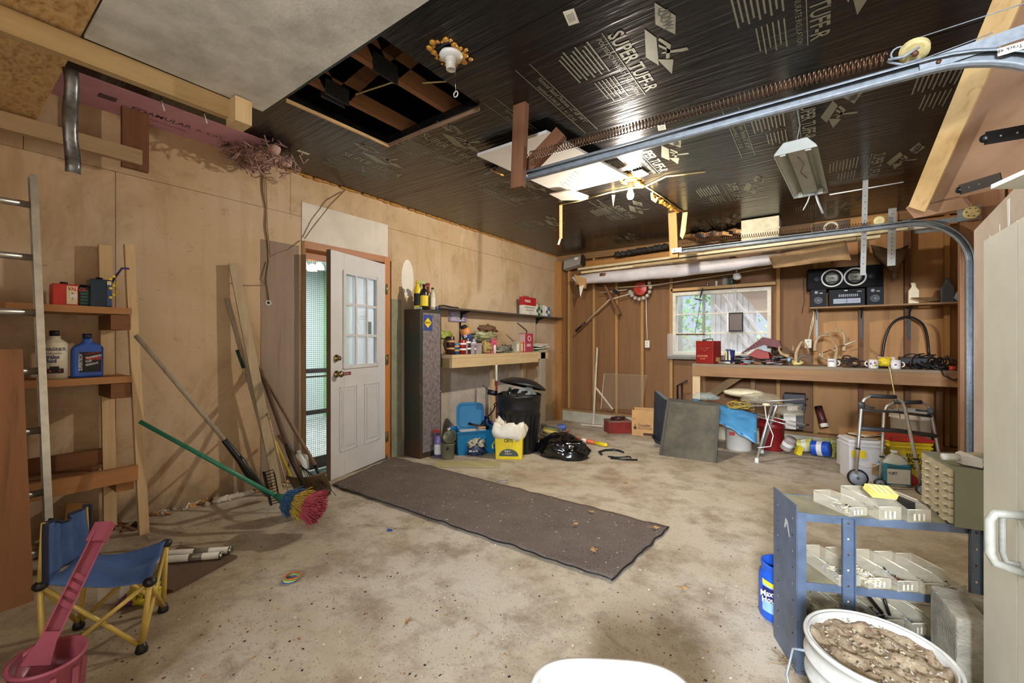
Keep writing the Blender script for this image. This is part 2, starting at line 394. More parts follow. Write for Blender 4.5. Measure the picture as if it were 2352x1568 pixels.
# window
t = .045
wn = B(); WP = paint('window_paint', (214, 206, 184), .55, 0, .2, 12)
wn.bb((WX0, 6.45, WZ0), (WX0 + t, 6.56, WZ1), WP); wn.bb((WX1 - t, 6.45, WZ0), (WX1, 6.56, WZ1), WP); wn.bb((WX0 + t, 6.45, WZ1 - t), (WX1 - t, 6.56, WZ1), WP); wn.bb((WX0 + t, 6.45, WZ0), (WX1 - t, 6.56, WZ0 + t), WP)
win = struct(wn.build('window_1'))
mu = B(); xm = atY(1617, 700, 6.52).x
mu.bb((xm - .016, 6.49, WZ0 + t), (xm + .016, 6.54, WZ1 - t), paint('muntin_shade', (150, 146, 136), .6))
for py in (722, 767):
    z = atY(1640, py - 2, 6.52).z; mu.bb((WX0 + t, 6.50, z - .010), (WX1 - t, 6.535, z + .010), WP)
mu.build('muntin', win)
gl = B(); gl.bb((WX0 + t, 6.515, WZ0 + t), (WX1 - t, 6.520, WZ1 - t), glass('window_glass', (225, 232, 235), .12, .15)); gl.build('pane', win)
sl = B(); sl.bb((WX0 - .05, 6.36, WZ0 - .06), (WX1 + .02, 6.46, WZ0 - .02), paint('grey_sill', (120, 116, 104), .7)); sl.build('sill', win)
# right wall (overhead door wall) and near wall: plain, mostly out of view
b = B(); b.bb((XR, 1.9, -.3), (XR + .1, YF + .1, ZC), PK); wr = struct(b.build('wall_right'))
b = B(); DO = paint('overhead_door_paint', (190, 188, 178), .6)
for k in range(4): b.bb((XR - .045, 2.25, fz(3) + .53 * k), (XR - .005, 4.9, fz(3) + .53 * k + .52), DO)
struct(b.build('door_2'))
b = B(); b.bb((XL - .1, YN - .1, -.3), (.05, YN, ZC), M_PLY); b.bb((.05, YN - .1, 2.45), (2.9, YN, ZC), M_PLY); b.build('wall_near'); struct(bpy.data.objects['wall_near'])
b = B(); b.bb((2.8, YN, -.3), (2.9, 1.9, ZC), M_PLY); b.bb((XR, 1.9, -.3), (2.9, 2.0, ZC), M_PLY); b.build('wall_side'); struct(bpy.data.objects['wall_side'])
# ceiling with the hatch cut out and the roof space above it
HX0, HX1, HY0, HY1 = -2.60, -1.70, 1.29, 2.02
b = B(); ct = .05
def ce(x0, x1, y0, y1, mat=M_FOIL): b.bb((x0, y0, ZC), (x1, y1, ZC + ct), mat)
PX = -3.26
ce(XL - .1, HX0, 1.50, 2.83 - .002); ce(PX, HX0, YN, 1.50); ce(HX1, XR + .1, 1.64, 2.828); ce(HX0, HX1, HY1, 2.828); ce(HX0, HX1, YN, HY0); ce(HX1, 2.9, YN, 1.637)
for x0, x1 in ((XL - .1, -1.45), (-1.447, XR + .1)):
    for y0, y1 in ((2.833, 4.05), (4.053, 5.27), (5.273, YF + .1)): ce(x0, x1, y0, y1)
ceil = struct(b.build('ceiling'))
# print on the foil boards
PR = paint('foil_print', (134, 134, 116), .45, .3, .2); PRD = paint('foil_print_dark', (30, 28, 24), .4)
def down(b, body, size, x, y, mat=PR, sxx=1, bold=0): b.text(body, size, (x, y, ZC), Y_, X_, mat, .0015, 'CENTER', sxx, bold)
def logo(cx, cy):
    q = B(); z = ZC - .0012
    down(q, 'SUPER TUFF-R', .105, cx - .03, cy, bold=.02, sxx=.86)
    down(q, 'POLYISOCYANURATE INSULATION', .034, cx - .085, cy, sxx=1.05)
    q.bb((cx - .045, cy - .31, z - .0004), (cx - .041, cy + .31, z), PR)
    for k in range(9):
        q.bb((cx - .13 - k * .022, cy - .30 + .02 * (k % 3), z - .0004), (cx - .122 - k * .022, cy - .02 - .03 * (k % 2), z), PR)
        if k < 6: q.bb((cx - .13 - k * .022, cy + .03, z - .0004), (cx - .124 - k * .022, cy + .26 - .04 * (k % 2), z), PR)
    def poly(pts, mat=PR, dz=0): q.add([(cx + v, cy + u, z - dz) for u, v in pts], [tuple(range(len(pts)))], mat)
    poly([(-.22, .13), (-.13, .157), (.086, .104), (-.02, .07)])
    poly([(.03, .112), (.08, .18), (.20, .14)])
    poly([(-.12, .17), (-.04, .20), (.06, .165), (.05, .15), (-.04, .18), (-.11, .158)])
    poly([(-.08, .152), (-.0, .19), (.01, .18), (-.06, .147)])
    poly([(.0, .14), (-.01, .15), (.025, .26), (.05, .262), (.045, .235)])
    poly([(-.35, .216), (-.22, .27), (-.10, .237), (-.22, .18)])
    q.text('DOW', .062, (cx + .205, cy - .222, z - .001), V((-.08, 1, 0)), X_, PRD, .001, 'CENTER', .85, .02)
    q.build('printed_logo', ceil)
for x, y in ((-2.99, 2.2), (-2.27, 2.35), (-.79, 2.2), (0.0, 2.25), (-2.3, 3.4), (-1.08, 3.45), (-.06, 3.45), (-2.8, 4.6), (-1.78, 4.66), (-.66, 4.65), (.38, 4.63), (.75, 3.45), (-1.0, 5.8), (-2.3, 5.9), (.1, 5.85)): logo(x, y)
def infobox(cx, cy, L=.85):
    q = B(); z = ZC - .0012
    for dx in (-.045, .045): q.bb((cx + dx - .002, cy - L / 2, z - .0004), (cx + dx + .002, cy + L / 2, z), PR)
    q.text('Nominal Stated Thickness 1/2" 5/8" 3/4" 1"', .042, (cx + .008, cy, ZC), Y_, X_, PR, .0015, 'CENTER', .8)
    q.text('Stabilized R-VALUE  3.3  4.1  5.0  6.5', .034, (cx - .034, cy, ZC), Y_, X_, PR, .0015, 'CENTER', .9); q.build('printed_box', ceil)
for x, y in ((-1.28, 2.3), (-1.62, 2.45), (-.45, 3.4), (-1.9, 4.5), (-2.6, 3.35)): infobox(x, y)
# pink foam strip along the left wall
b = B(); PF = paint('pink_foam', (206, 152, 168), .7, 0, .12, 8); b.bb((XL, YN, ZC - .002), (PX, 1.50, ZC + .04), PF)
FI = paint('foam_print', (96, 70, 84), .7)
z = ZC - .003
b.text('FOAMULAR', .075, (-3.50, .93, z), Y_, X_, FI, .001, 'CENTER', .8, .01); b.text('EXTRUDED INSULATION', .03, (-3.57, .95, z), Y_, X_, FI, .001, 'CENTER', .8)
b.bb((-3.48, .62, z - .001), (-3.42, .70, z), FI); b.bb((-3.60, 1.3, z - .001), (-3.52, 1.44, z), FI)
b.text('R-5.0', .06, (-3.50, 1.18, z), Y_, X_, FI, .001, 'CENTER')
b.build('foam_strip', ceil)
# roof space
TR = wood('truss_timber', (142, 96, 60), (90, 56, 32), 'y', 25)
q = B()
q.beam((-2.42, YN, ZC + .10), (-2.42, 3.6, ZC + .10), .04, .09, X_, TR); q.build('truss_chord', ceil)
q = B(); q.beam((-2.0, YN, ZC + .11), (-2.0, 3.6, ZC + .11), .04, .11, X_, TR); q.build('truss_chord', ceil)
q = B(); q.beam((-1.98, 1.3, ZC + .35), (-1.4, 2.3, ZC + .08), .04, .09, X_, TR); q.build('truss_web', ceil)
q = B(); q.beam((-2.42, 1.45, ZC + .08), (-2.42, .9, ZC + .9), .04, .09, X_, TR); q.beam((-2.42, 1.55, ZC + .08), (-2.42, 2.2, ZC + .9), .04, .09, X_, TR); q.build('truss_web', ceil)
q = B(); q.beam((-2.0, 1.5, ZC + .1), (-2.0, .9, ZC + .9), .04, .09, X_, TR); q.beam((-2.0, 1.6, ZC + .1), (-2.0, 2.3, ZC + .9), .04, .09, X_, TR); q.build('truss_web', ceil)
q = B(); GP = paint('gusset_plate', (84, 84, 86), .5, .8, .5, 90)
q.bb((-2.445, 1.42, ZC + .02), (-2.441, 1.58, ZC + .12), GP); q.bb((-2.399, 1.42, ZC + .02), (-2.395, 1.58, ZC + .12), GP); q.build('gusset_plate', ceil)
q = B(); q.bb((-1.979, 1.45, ZC + .02), (-1.975, 1.62, ZC + .13), GP); q.build('gusset_plate', ceil)
q = B(); q.bb((XL - .1, YN, ZC + .95), (3, YF + .1, ZC + 1.0), paint('roof_deck', (52, 38, 28), .9))
q.bb((XL - .1, YN, ZC), (XL - .08, YF, ZC + .95), sk); q.bb((2.9, YN, ZC), (2.95, YF, ZC + .95), sk); q.bb((XL - .1, YF + .1, ZC), (3, YF + .12, ZC + .95), sk); q.bb((XL - .1, YN - .1, ZC), (3, YN - .08, ZC + .95), sk)
q.build('roof_deck', ceil)
q = B(); q.tube([(-2.45, 1.6, ZC + .1), (-2.2, 1.75, ZC + .18), (-2.0, 1.8, ZC + .13), (-1.8, 1.95, ZC + .15)], .005, ROPE); q.build('attic_cable', ceil)
# torn rim of the hatch
q = B(); CR = paint('foam_core', (206, 170, 120), .8)
q.beam((HX0, HY0, ZC - .01), (HX0 + .03, HY1, ZC - .02), .012, .02, X_, CR); q.beam((HX0, HY1, ZC - .015), (HX1, HY1, ZC - .025), .012, .02, Y_, paint('torn_edge', (140, 108, 84), .8)); q.build('hatch_rim', ceil)
# ragged foam along the wall joint
q = B(); GF = paint('gap_foam', (208, 152, 74), .7, 0, .4, 60, bmp=.8)
for k in range(60):
    y = 1.6 + k * .083; q.ball((XL + .012, y + random.uniform(-.02, .02), ZC - .004), (.012 + random.random() * .01, .05, .008 + random.random() * .012), GF, 8, 5)
q.build('joint_foam', ceil)
# fibreglass tuft where the strip ends
q = B(); FGm = paint('fibreglass_wool', (244, 200, 188), .9, 0, .35, 50, bmp=1)
for k in range(170):
    c = V((-3.42 + random.gauss(0, .09), 1.52 + random.gauss(0, .10), ZC - .03 - abs(random.gauss(0, .05))))
    q.tube([c + V([random.uniform(-.04, .04) for _ in range(3)]) for _ in range(5)], .0045, FGm, 5)
for k in range(14):
    q.ball((-3.42 + random.gauss(0, .08), 1.52 + random.gauss(0, .09), ZC - .03 - random.random() * .05), (.05, .05, .035), FGm, 8, 6)
q.build('insulation_tuft', ceil)
# wall cables
q = B(); CB = paint('cable_tan', (150, 124, 92), .6)
def wline(pts, r=.004, mat=CB, b=None): (b or q).tube([atX(x, y, XL + .01) for x, y in pts], r, mat, 6)
wline([(602, 378), (604, 440), (612, 480), (610, 520), (616, 560), (618, 600), (612, 640), (618, 690)], .006)
wline([(608, 378), (612, 430), (614, 520), (622, 590), (640, 580), (660, 575), (690, 552)], .003)
wline([(612, 600), (600, 640), (614, 655), (560, 655), (530, 650)], .003); wline([(700, 548), (720, 520), (760, 470), (795, 435)], .003); wline([(695, 545), (715, 505), (750, 460), (785, 440)], .003)
q.build('wall_cable', wl)
q = B(); q.tube(arc(atX(616, 695, XL + .004), Y_, Z_, .018, 0, 6.283, 12)[:-1], .006, PAPER, 6, True); q.ball(atX(616, 695, XL + .002), (.004, .016, .022), INK); q.build('cable_hole', wl)
# door frame, door leaf
b = B(); FR = wood('orange_door_casing', (190, 122, 56), (150, 88, 34), 'z', 25, .5, .2, .2)
FRy = wood('door_head_casing', (176, 112, 60), (128, 78, 38), 'y', 25, .5, .2, .2)
b.bb((XL - .12, DY1 - .035, fz(2.9)), (XL + .012, DY1 + .035, DZ + .03), FR); b.bb((XL - .12, DY0 - .02, fz(2)), (XL + .008, DY0 + .015, DZ + .03), wood('jamb_worn', (150, 112, 76), (104, 76, 50), 'z')); b.bb((XL - .12, DY0, DZ - .03), (XL + .010, DY1, DZ + .035), FRy)
b.bb((XL - .12, DY0, fz(2.4) - .02), (XL + .02, DY1, fz(2.4) + .03), paint('threshold', (120, 122, 120), .4, .6))
fr = struct(b.build('trim_1'))
b = B(); b.bb((XL + .001, DY1 + .06, fz(3)), (XL + .006, 3.05, 1.62), paint('grey_wall_stripe', (140, 140, 116), .8, 0, .3)); b.build('painted_strip', wl)
hinge = V((XL + .03, 2.82, fz(2.82) + .02)); free = V((-3.44, 2.12, 0)); d = V((free.x - hinge.x, free.y - hinge.y, 0)).normalized()
W, Hh, t = .765, 2.005, .045; nrm = V((d.y, -d.x, 0)); nrm = nrm if nrm.x > 0 else -nrm
DP = paint('door_white', (214, 214, 216), .45, 0, .10, 3)
def dm(u, z, o_=0): return hinge + d * u + Z_ * z + nrm * o_     # door coordinates
def dbox(b, u0, u1, z0, z1, o0, o1, mat): b.beam(dm((u0 + u1) / 2, z0, (o0 + o1) / 2), dm((u0 + u1) / 2, z1, (o0 + o1) / 2), u1 - u0, abs(o1 - o0), d, mat)
b = B(); u0, u1, z0, z1 = .14, .60, .98, 1.83
dbox(b, 0, u0, 0, Hh, -t, 0, DP); dbox(b, u1, W, 0, Hh, -t, 0, DP); dbox(b, u0, u1, 0, z0, -t, 0, DP); dbox(b, u0, u1, z1, Hh, -t, 0, DP)
door = struct(b.build('door_1', None, .004))
b = B(); dbox(b, W, W + .004, 0, Hh, -t, 0, wood('bare_door_edge', (122, 104, 84), (90, 74, 56), 'z')); b.build('door_edge', door)
b = B(); mt = .022
for a, c, e, f_ in ((u0 - .02, u0 + .012, z0 - .02, z1 + .02), (u1 - .012, u1 + .02, z0 - .02, z1 + .02), (u0, u1, z0 - .02, z0 + .012), (u0, u1, z1 - .012, z1 + .02)): dbox(b, a, c, e, f_, -.005, .012, DP)
for k in (1, 2):
    uu = u0 + (u1 - u0) * k / 3; dbox(b, uu - mt / 2, uu + mt / 2, z0, z1, -.004, .008, DP); zz = z0 + (z1 - z0) * k / 3; dbox(b, u0, u1, zz - mt / 2, zz + mt / 2, -.004, .007, DP)
b.build('glazing_bars', door)
b = B(); dbox(b, u0, u1, z0, z1, -t / 2 - .003, -t / 2, glass('door_glass', (214, 222, 230), .5, .08)); b.build('pane', door)
for a, c in ((.10, .33), (.43, .66)):
    b = B()
    for i_, (ins, hh_) in enumerate(((0, .006), (.03, .003))):
        for q_ in ((a + ins, a + ins + .012, .22 + ins, .80 - ins), (c - ins - .012, c - ins, .22 + ins, .80 - ins), (a + ins, c - ins, .22 + ins, .232 + ins), (a + ins, c - ins, .788 - ins, .80 - ins)): dbox(b, *q_, 0, hh_, DP)
    dbox(b, a + .045, c - .045, .265, .755, 0, .004, DP); b.build('raised_panel', door)
BR = paint('aged_brass', (176, 156, 110), .25, 1, .3, 60)
for zz, nm in ((1.06, 'deadbolt'), (.92, 'door_knob')):
    b = B(); c = dm(W - .065, zz)
    b.lathe([(0, 0), (.033, 0), (.03, .012), (.012, .018), (.012, .035)] + ([(.026, .042), (.03, .055), (.022, .068), (0, .072)] if nm == 'door_knob' else [(.02, .04), (0, .042)]), BR, c, 20, nrm)
    b.build(nm, door)
for zz in (.22, 1.02, 1.75):
    b = B(); b.cyl(hinge + Z_ * (zz - .05) + V((.008, .012, 0)), hinge + Z_ * (zz + .05) + V((.008, .012, 0)), .008, BR, n=10); b.bb(hinge + V((-.03, .01, zz - .05)), hinge + V((.0, .04, zz + .05)), BR); b.build('hinge', door)
b = B(); dbox(b, W - .25, W - .12, .90, .93, 0, .002, paint('crimson_sticker', (140, 40, 60), .5)); b.text('BEWARE OF DOG', .016, dm(W - .125, .909, .002), -d, Z_, INKW, .001, 'LEFT', .8); b.build('sticker', door)
b = B(); dbox(b, .20, .27, 1.28, 1.40, -.018, -.016, paint('grey_decal', (120, 140, 140), .5)); b.text('ABUSE', .05, dm(.37, 1.42, -.015), -d, Z_, INKW, .001, 'LEFT', .8, .01); b.build('decal', door)
# screen door and the porch behind the gap
SCR = None
def mat_screen():
    m, n, l, p = _new('insect_screen'); tc = n.new('ShaderNodeTexCoord'); sp = n.new('ShaderNodeSeparateXYZ'); l.new(tc.outputs['Object'], sp.inputs[0])
    outs = []
    for i in (1, 2):
        a = n.new('ShaderNodeMath'); a.operation = 'MULTIPLY'; l.new(sp.outputs[i], a.inputs[0]); a.inputs[1].default_value = 55
        f = n.new('ShaderNodeMath'); f.operation = 'FRACT'; l.new(a.outputs[0], f.inputs[0])
        g_ = n.new('ShaderNodeMath'); g_.operation = 'LESS_THAN'; l.new(f.outputs[0], g_.inputs[0]); g_.inputs[1].default_value = .16; outs.append(g_.outputs[0])
    mx = n.new('ShaderNodeMath'); mx.operation = 'MAXIMUM'; l.new(outs[0], mx.inputs[0]); l.new(outs[1], mx.inputs[1])
    l.new(mx.outputs[0], p.inputs['Alpha']); p.inputs['Base Color'].default_value = srgb((90, 104, 106)); p.inputs['Roughness'].default_value = .6; return m
b = B(); xs = XL - .10; b.bb((xs - .012, DY0 + .02, fz(2) + .03), (xs + .012, DY0 + .05, DZ - .03), ALU); b.bb((xs - .012, DY1 - .06, fz(2) + .03), (xs + .012, DY1 - .035, DZ - .03), ALU)
dk = paint('screen_rail', (74, 66, 58), .5)
for z0_, z1_ in ((DZ - .10, DZ - .03), (fz(2) + .03, fz(2) + .14), (.50, .54), (.88, .92), (.84, .855)): b.bb((xs - .012, DY0 + .02, z0_), (xs + .012, DY1 - .04, z1_), dk if z1_ < 1 else FRy)
sd = struct(b.build('door_3'))
b = B(); b.bb((xs - .001, DY0 + .04, fz(2) + .1), (xs, DY1 - .05, DZ - .06), mat_screen()); b.build('screen_mesh', sd)
# porch room beyond: white ceiling, pale walls, bright windows
b = B(); PW = paint('porch_wall', (226, 232, 236), .6, 0, .05); PG = paint('porch_green', (150, 196, 140), .6, 0, .1)
x0 = XL - .125
b.bb((x0 - 3, -.5, -.5), (x0, 6, -.1), paint('porch_floor', (176, 178, 174), .5)); b.bb((x0 - 3, -.5, 2.35), (x0, 6, 2.4), PW)
b.bb((x0 - 3.1, -.5, -.5), (x0 - 3, 6, 2.4), PW); b.bb((x0 - 3, 4.0, -.5), (x0, 4.1, 2.4), PG); b.bb((x0 - 3, -.6, -.5), (x0, -.5, 2.4), PW)
b.bb((x0 - 2.2, 3.96, -.1), (x0 - 1.5, 4.0, 2.2), PW)
po = struct(b.build('wall_porch'))
lamp('porch_daylight', 'AREA', (x0 - 1.4, 2.6, 2.25), 95, (.9, .96, 1.0), 1.8, 1.8, (x0 - 1.4, 2.6, 0))
fan = thing('ceiling_fan', 'brown ceiling fan with lit glass shades seen through the doorway gap', 'fan', (x0 - .9, 2.62, 2.35))
fc = V((x0 - .9, 2.62, 2.15))
b = B(); b.cyl(fc + Z_ * .0, fc + Z_ * .20, .015, BLACKM); b.build('down_rod', fan)
b = B(); b.lathe([(0, -.06), (.08, -.05), (.1, 0), (.06, .05), (0, .06)], BROWNW, fc, 20); b.build('motor', fan)
for k in range(4):
    b = B(); a = k * math.pi / 2 + .35; dd = V((math.cos(a), math.sin(a), 0)); b.beam(fc + dd * .1, fc + dd * .55, .11, .008, V((-dd.y, dd.x, .15)), BROWNW); b.build('blade', fan)
for k in range(3):
    b = B(); a = k * 2.094 + .5; c = fc + V((math.cos(a) * .09, math.sin(a) * .09, -.12)); b.lathe([(.02, .04), (.045, 0), (.055, -.04), (.0, -.045)], paint('lit_shade', (255, 214, 150), .5, emit=9), c, 14); b.build('lamp_shade', fan)
# ================================================================== OVERHEAD
# loft: beam, strand board deck, white sheet, ledger and hanger
LB = 2.37
q = B(); q.beam((-2.39, YN, LB - .045), (-2.39, 1.00, LB - .045), .04, .09, X_, BEAMW)
tag(q.build('loft_beam'), 'long pale pine beam carrying the overhead storage deck at upper left', 'beam')
q = B(); q.beam((-2.35, .935, LB - .125), (-2.35, .935, LB - .005), .105, .075, X_, PINE); q.build('beam_block')
tag(bpy.data.objects['beam_block'], 'short pine block at the near end of the loft beam under the white sheet', 'block')
q = B(); q.bb((-2.36, .383, LB + .001), (.2, 1.05, LB + .014), paint('grey_white_sheet', (208, 207, 200), .6, 0, .35, 5, bmp=.3))
tag(q.build('plywood_sheet'), 'large off-white painted plywood sheet laid across the loft overhead', 'sheet')
q = B(); q.bb((XL + .01, YN + .1, LB + .016), (-1.2, .378, LB + .028), M_OSB)
tag(q.build('strand_board_deck'), 'golden strand board decking of the overhead storage loft', 'board')
q = B(); L0 = atX(325, 345, -3.47)
q.beam((-3.47, YN + .1, LB - .045 + .0), (-3.47, L0.y, LB - .045), .04, .09, X_, wood('weathered_ledger', (178, 150, 112), (130, 108, 80), 'y', 30))
tag(q.build('ledger_board'), 'weathered ledger board carrying the loft deck beside the left wall', 'board')
q = B(); pz = atX(300, 388, -3.52).z
q.beam((-3.51, .80, pz), (-3.51, .80, ZC + .0), .035, .13, X_, BROWNW)
tag(q.build('hanger_post'), 'brown timber hanger dropping from the ceiling to the ledger board', 'post')
q = B(); a = atX(161, 160, -2.44); c = atX(165, 398, -2.44)
g = []
for i in range(13):
    t_ = i / 12; p = a.lerp(c, t_); w_ = .022; g.append([p + V((.01 * math.sin(j * 3.14), (j - .5) * 2 * w_ + .004 * math.sin(t_ * 9), .0)) + V((.008 * math.sin(t_ * 14 + j), 0, 0)) for j in (0, .25, .5, .75, 1)])
q.sheet(g, paint('crumpled_galvanised', (128, 130, 132), .35, .8, .6, 25), .002)
tag(q.build('metal_strap'), 'crumpled grey metal strap hanging down from the pale loft beam', 'strap')
for k, (x, y) in enumerate(((370, 232), (468, 262), (628, 372))):
    p = atZ(x, y, ZC - .005); q = B(); q.cyl(p, p - Z_ * .06 + V((.02, .01, 0)), .005, INKW, n=6)
    tag(q.build('cable_stub'), ['white cable stub poking through the pink foam behind the loft beam', 'white cable stub beside the end of the loft beam', 'white cable stub next to the pink insulation tuft'][k], 'cable', 'cable stubs in the ceiling')
# porcelain lamp holders
def lampholder(px, py, label, bulb=False):
    p = atZ(px, py, ZC); r = thing('lamp_holder', label, 'lamp', p)
    q = B(); q.lathe([(0, -.004), (.055, -.004), (.06, -.015), (.05, -.028), (.0, -.03)], WHITEPT, p, 24); q.build('base', r)
    q = B(); q.lathe([(.03, -.03), (.028, -.05), (.024, -.085), (.018, -.085), (.016, -.06), (0, -.06)], paint('porcelain', (205, 198, 182), .3), p, 20); q.build('socket', r)
    q = B(); random.seed(3); GFm = paint('gap_foam', (1, 1, 1))
    for k in range(26):
        an = k * .24; rr = .055 + random.random() * .045; s9 = random.uniform(.008, .02); q.ball(p + V((rr * math.cos(an), rr * 1.15 * math.sin(an), -.004)), (s9, s9 * random.uniform(.6, 1.3), s9 * .5), paint('foil_amber', (206, 150, 62), .35, .3, .3, 50), 7, 5)
    q.build('torn_foam', r); return r, p
r1, p1 = lampholder(1036, 122, 'empty porcelain lamp holder with pull chain near the open hatch')
q = B(); q.tube([p1 + V((.03, 0, -.06)), p1 + V((.03, 0, -.16)), p1 + V((.028, .005, -.20))], .0015, BRONZE if 'BRONZE' in globals() else CHROME, 5); q.build('pull_chain', r1)
q = B(); e = p1 + V((.028, .005, -.215)); q.tube(arc(e, V((1, 0, 0)), Z_, .014, 0, 6.283, 12)[:-1], .003, WHITEP, 6, True); q.build('pull_ring', r1)
BP = atZ(1448, 416, ZC); bulb_z = 2.485
r2, p2 = lampholder(1448, 412, 'lamp holder with lit bare bulb in the middle of the ceiling', True)
q = B(); c = p2 - Z_ * .125
q.lathe([(0, -.055), (.02, -.05), (.03, -.03), (.031, -.012), (.022, .015), (.013, .04), (0, .042)], paint('lit_bulb', (255, 226, 170), .4, emit=40), c, 20); q.build('bulb', r2)
lamp('bulb_light', 'POINT', (p2.x, p2.y, p2.z - .21), 125, (1.0, .90, .77), .03)
q = B()
def cpt(x, y, d=.01): p = atZ(x, y, ZC - d); return p
random.seed(5)
for k in range(70):
    t_ = k / 69; p = cpt(1440, 398).lerp(cpt(1500, 448), t_) if t_ < .55 else cpt(1500, 448).lerp(cpt(1560, 485), (t_ - .55) / .45)
    q.ball(p + V((random.uniform(-.02, .02), random.uniform(-.02, .02), -random.random() * .02)), (.022, .02, .016), paint('foil_amber', (1, 1, 1)), 7, 5)
q.build('torn_foam_strip', ceil)
q = B(); q.tube([cpt(*p) for p in ((1352, 455), (1400, 442), (1450, 432), (1482, 428), (1530, 405), (1620, 395))], .007, ROPE, 6); q.tube([cpt(*p) for p in ((1482, 428), (1520, 452), (1570, 488))], .006, ROPE, 6); q.tube([cpt(*p) for p in ((1286, 470), (1330, 462), (1352, 455))], .006, ROPE, 6); q.build('ceiling_cable', ceil)
q = B(); p = cpt(1288, 470); q.beam(p, p - Z_ * .36, .03, .008, X_, ROPE); q.beam(p - Z_ * .34, p - Z_ * .42 + V((-.03, 0, 0)), .02, .006, X_, WHITEP)
tag(q.build('hanging_strap'), 'cream strap hanging from the ceiling between the hatch and the far corner', 'strap')
q = B(); p = cpt(1405, 448); q.prism([p, p + V((.03, .01, 0)), p + V((.015, .0, -.11))], V((0, .004, 0)), ROPE); tag(q.build('foam_shard'), 'small cream foam shard dangling just left of the lit bulb', 'shard')
q = B(); p = cpt(1568, 488); q.prism([p + V((0, 0, 0)), p + V((.05, .01, 0)), p + V((.03, .0, -.22)), p + V((.0, .0, -.3)), p + V((-.03, 0, -.26))], V((0, .01, 0)), ROPE); tag(q.build('foam_strip_hanging'), 'long torn cream foam strip hanging beside the far wooden hanger', 'strip')
q = B(); p = cpt(1497, 442); q.tube([p, p + V((.0, .02, -.06)), p + V((.03, .02, -.09)), p + V((.05, .02, -.05))], .012, ROPE, 7); tag(q.build('rope_loop'), 'knotted rope loop hanging right of the lit bulb', 'rope')
# white foam boards patched on the ceiling left of the bulb
WB = paint('white_foam_board', (212, 208, 200), .6, 0, .1, 3)
def ceilpoly(pts, z, th, mat): 
    q = B(); q.prism([atZ(x, y, z) for x, y in pts], (0, 0, th), mat); return q
zb = ZC - .07
q = ceilpoly([(1096, 358), (1255, 305), (1445, 408), (1290, 446)], zb, .02, WB)
q.text('WARNING: KEEP OUT OF SUN', .022, atZ(1285, 418, zb), -Y_ * -1, X_, paint('faint_print', (150, 146, 140), .7), .001, 'LEFT')
for k in range(6): 
    a = atZ(1290 + k * 6, 424 - k * 6, zb - .001)
    q.bb(a, a + V((.006, .26, -.0008)), paint('faint_print', (1, 1, 1)))
tag(q.build('foam_board'), 'white foam board fixed to the ceiling between the hanger and the bulb', 'board')
q = ceilpoly([(1262, 446), (1312, 437), (1352, 452), (1340, 460), (1290, 460)], zb - .03, .01, paint('pinkish_flap', (204, 188, 176), .7)); tag(q.build('board_flap'), 'sagging torn flap at the corner of the white ceiling board', 'flap')
q = ceilpoly([(1452, 396), (1474, 390), (1490, 400), (1470, 408), (1455, 408)], ZC - .02, .008, WB); tag(q.build('foam_scrap'), 'rounded white foam scrap right behind the lit bulb', 'scrap')
q = B(); p = atZ(1142, 396, ZC - .04); q.box(p, (.10, .07, .012), paint('foil_wrapper', (190, 150, 84), .3, .5, .4, 20), (.3, .5, .4)); q.box(p + V((-.05, -.02, .02)), (.12, .06, .01), paint('crumpled_foil', (90, 86, 80), .3, .6, .5, 20), (.2, -.3, .2)); tag(q.build('foil_scrap'), 'torn gold foil scrap beside the white ceiling board corner', 'scrap')
for k, (x, y, s_) in enumerate(((1312, 40, .1), (1520, 293, .05), (1705, 350, .0))):
    if not s_: continue
    q = B(); p = atZ(x, y, ZC - .002); q.box(p, (.05, .09 * (1 if k == 0 else .8), .001), PAPER, (0, 0, .2)); 
    for j in range(5): q.box(p + V((-.015 + .007 * j, 0, -.001)), (.002, .05, .0006), INK, (0, 0, .2))
    q.build('barcode_sticker', ceil)
q = B(); p = atZ(697, 350, ZC - .002); q.box(p, (.03, .09, .001), PAPER); q.build('paper_sticker', ceil)
q = B(); e = atZ(833, 393, ZC - .045); q.tube(arc(e, X_, Z_, .014, 0, 6.283, 12)[:-1], .003, GALV, 6, True); q.tube([e + Z_ * .014, e + Z_ * .045], .003, GALV); tag(q.build('eye_hook'), 'small steel ring hook in the black ceiling left of centre', 'hook')
# near track, its hanger, angle and spring
YT = 2.17
TRK = GALV
def channel(q, pts, wide=.05, deep=.022, th=.003, side=Y_, flip=1):
    """C channel rail: three thin strips following pts"""
    pts = [V(p) for p in pts]
    def strip(off0, off1):
        g = []
        for i, p in enumerate(pts):
            a = pts[max(i - 1, 0)]; b_ = pts[min(i + 1, len(pts) - 1)]; d_ = (b_ - a).normalized(); nn = d_.cross(side).normalized()
            fr_ = lambda o_: p + nn * o_[0] + side * o_[1]
            g.append([fr_(off0), fr_(off1)])
        q.sheet(g, TRK, th)
    h = wide / 2
    strip((h, 0), (-h, 0)); strip((h, 0), (h, deep * flip)); strip((-h, deep * flip), (-h, 0)); 
    strip((h, deep * flip), (h * .55, deep * 1.25 * flip)); strip((-h * .55, deep * 1.25 * flip), (-h, deep * flip))
pA = atY(1212, 405, YT); pB = atY(2115, 160, YT)
r_ = thing('door_track', 'galvanised overhead door track crossing the ceiling nearest the camera', 'track', pA)
zt = (pA.z + pB.z) / 2
x1_ = .33; R0 = .42
pts = [(pA.x, YT, pA.z), (-.5, YT, (pA.z * .5 + pB.z * .5)), (x1_, YT, pB.z)] + [(x1_ + R0 * math.sin(a), YT, pB.z - R0 * (1 - math.cos(a))) for a in [i * math.pi / 2 / 12 for i in range(1, 13)]]
q = B(); channel(q, pts, .052, .024, .003, Y_, -1); q.build('rail', r_)
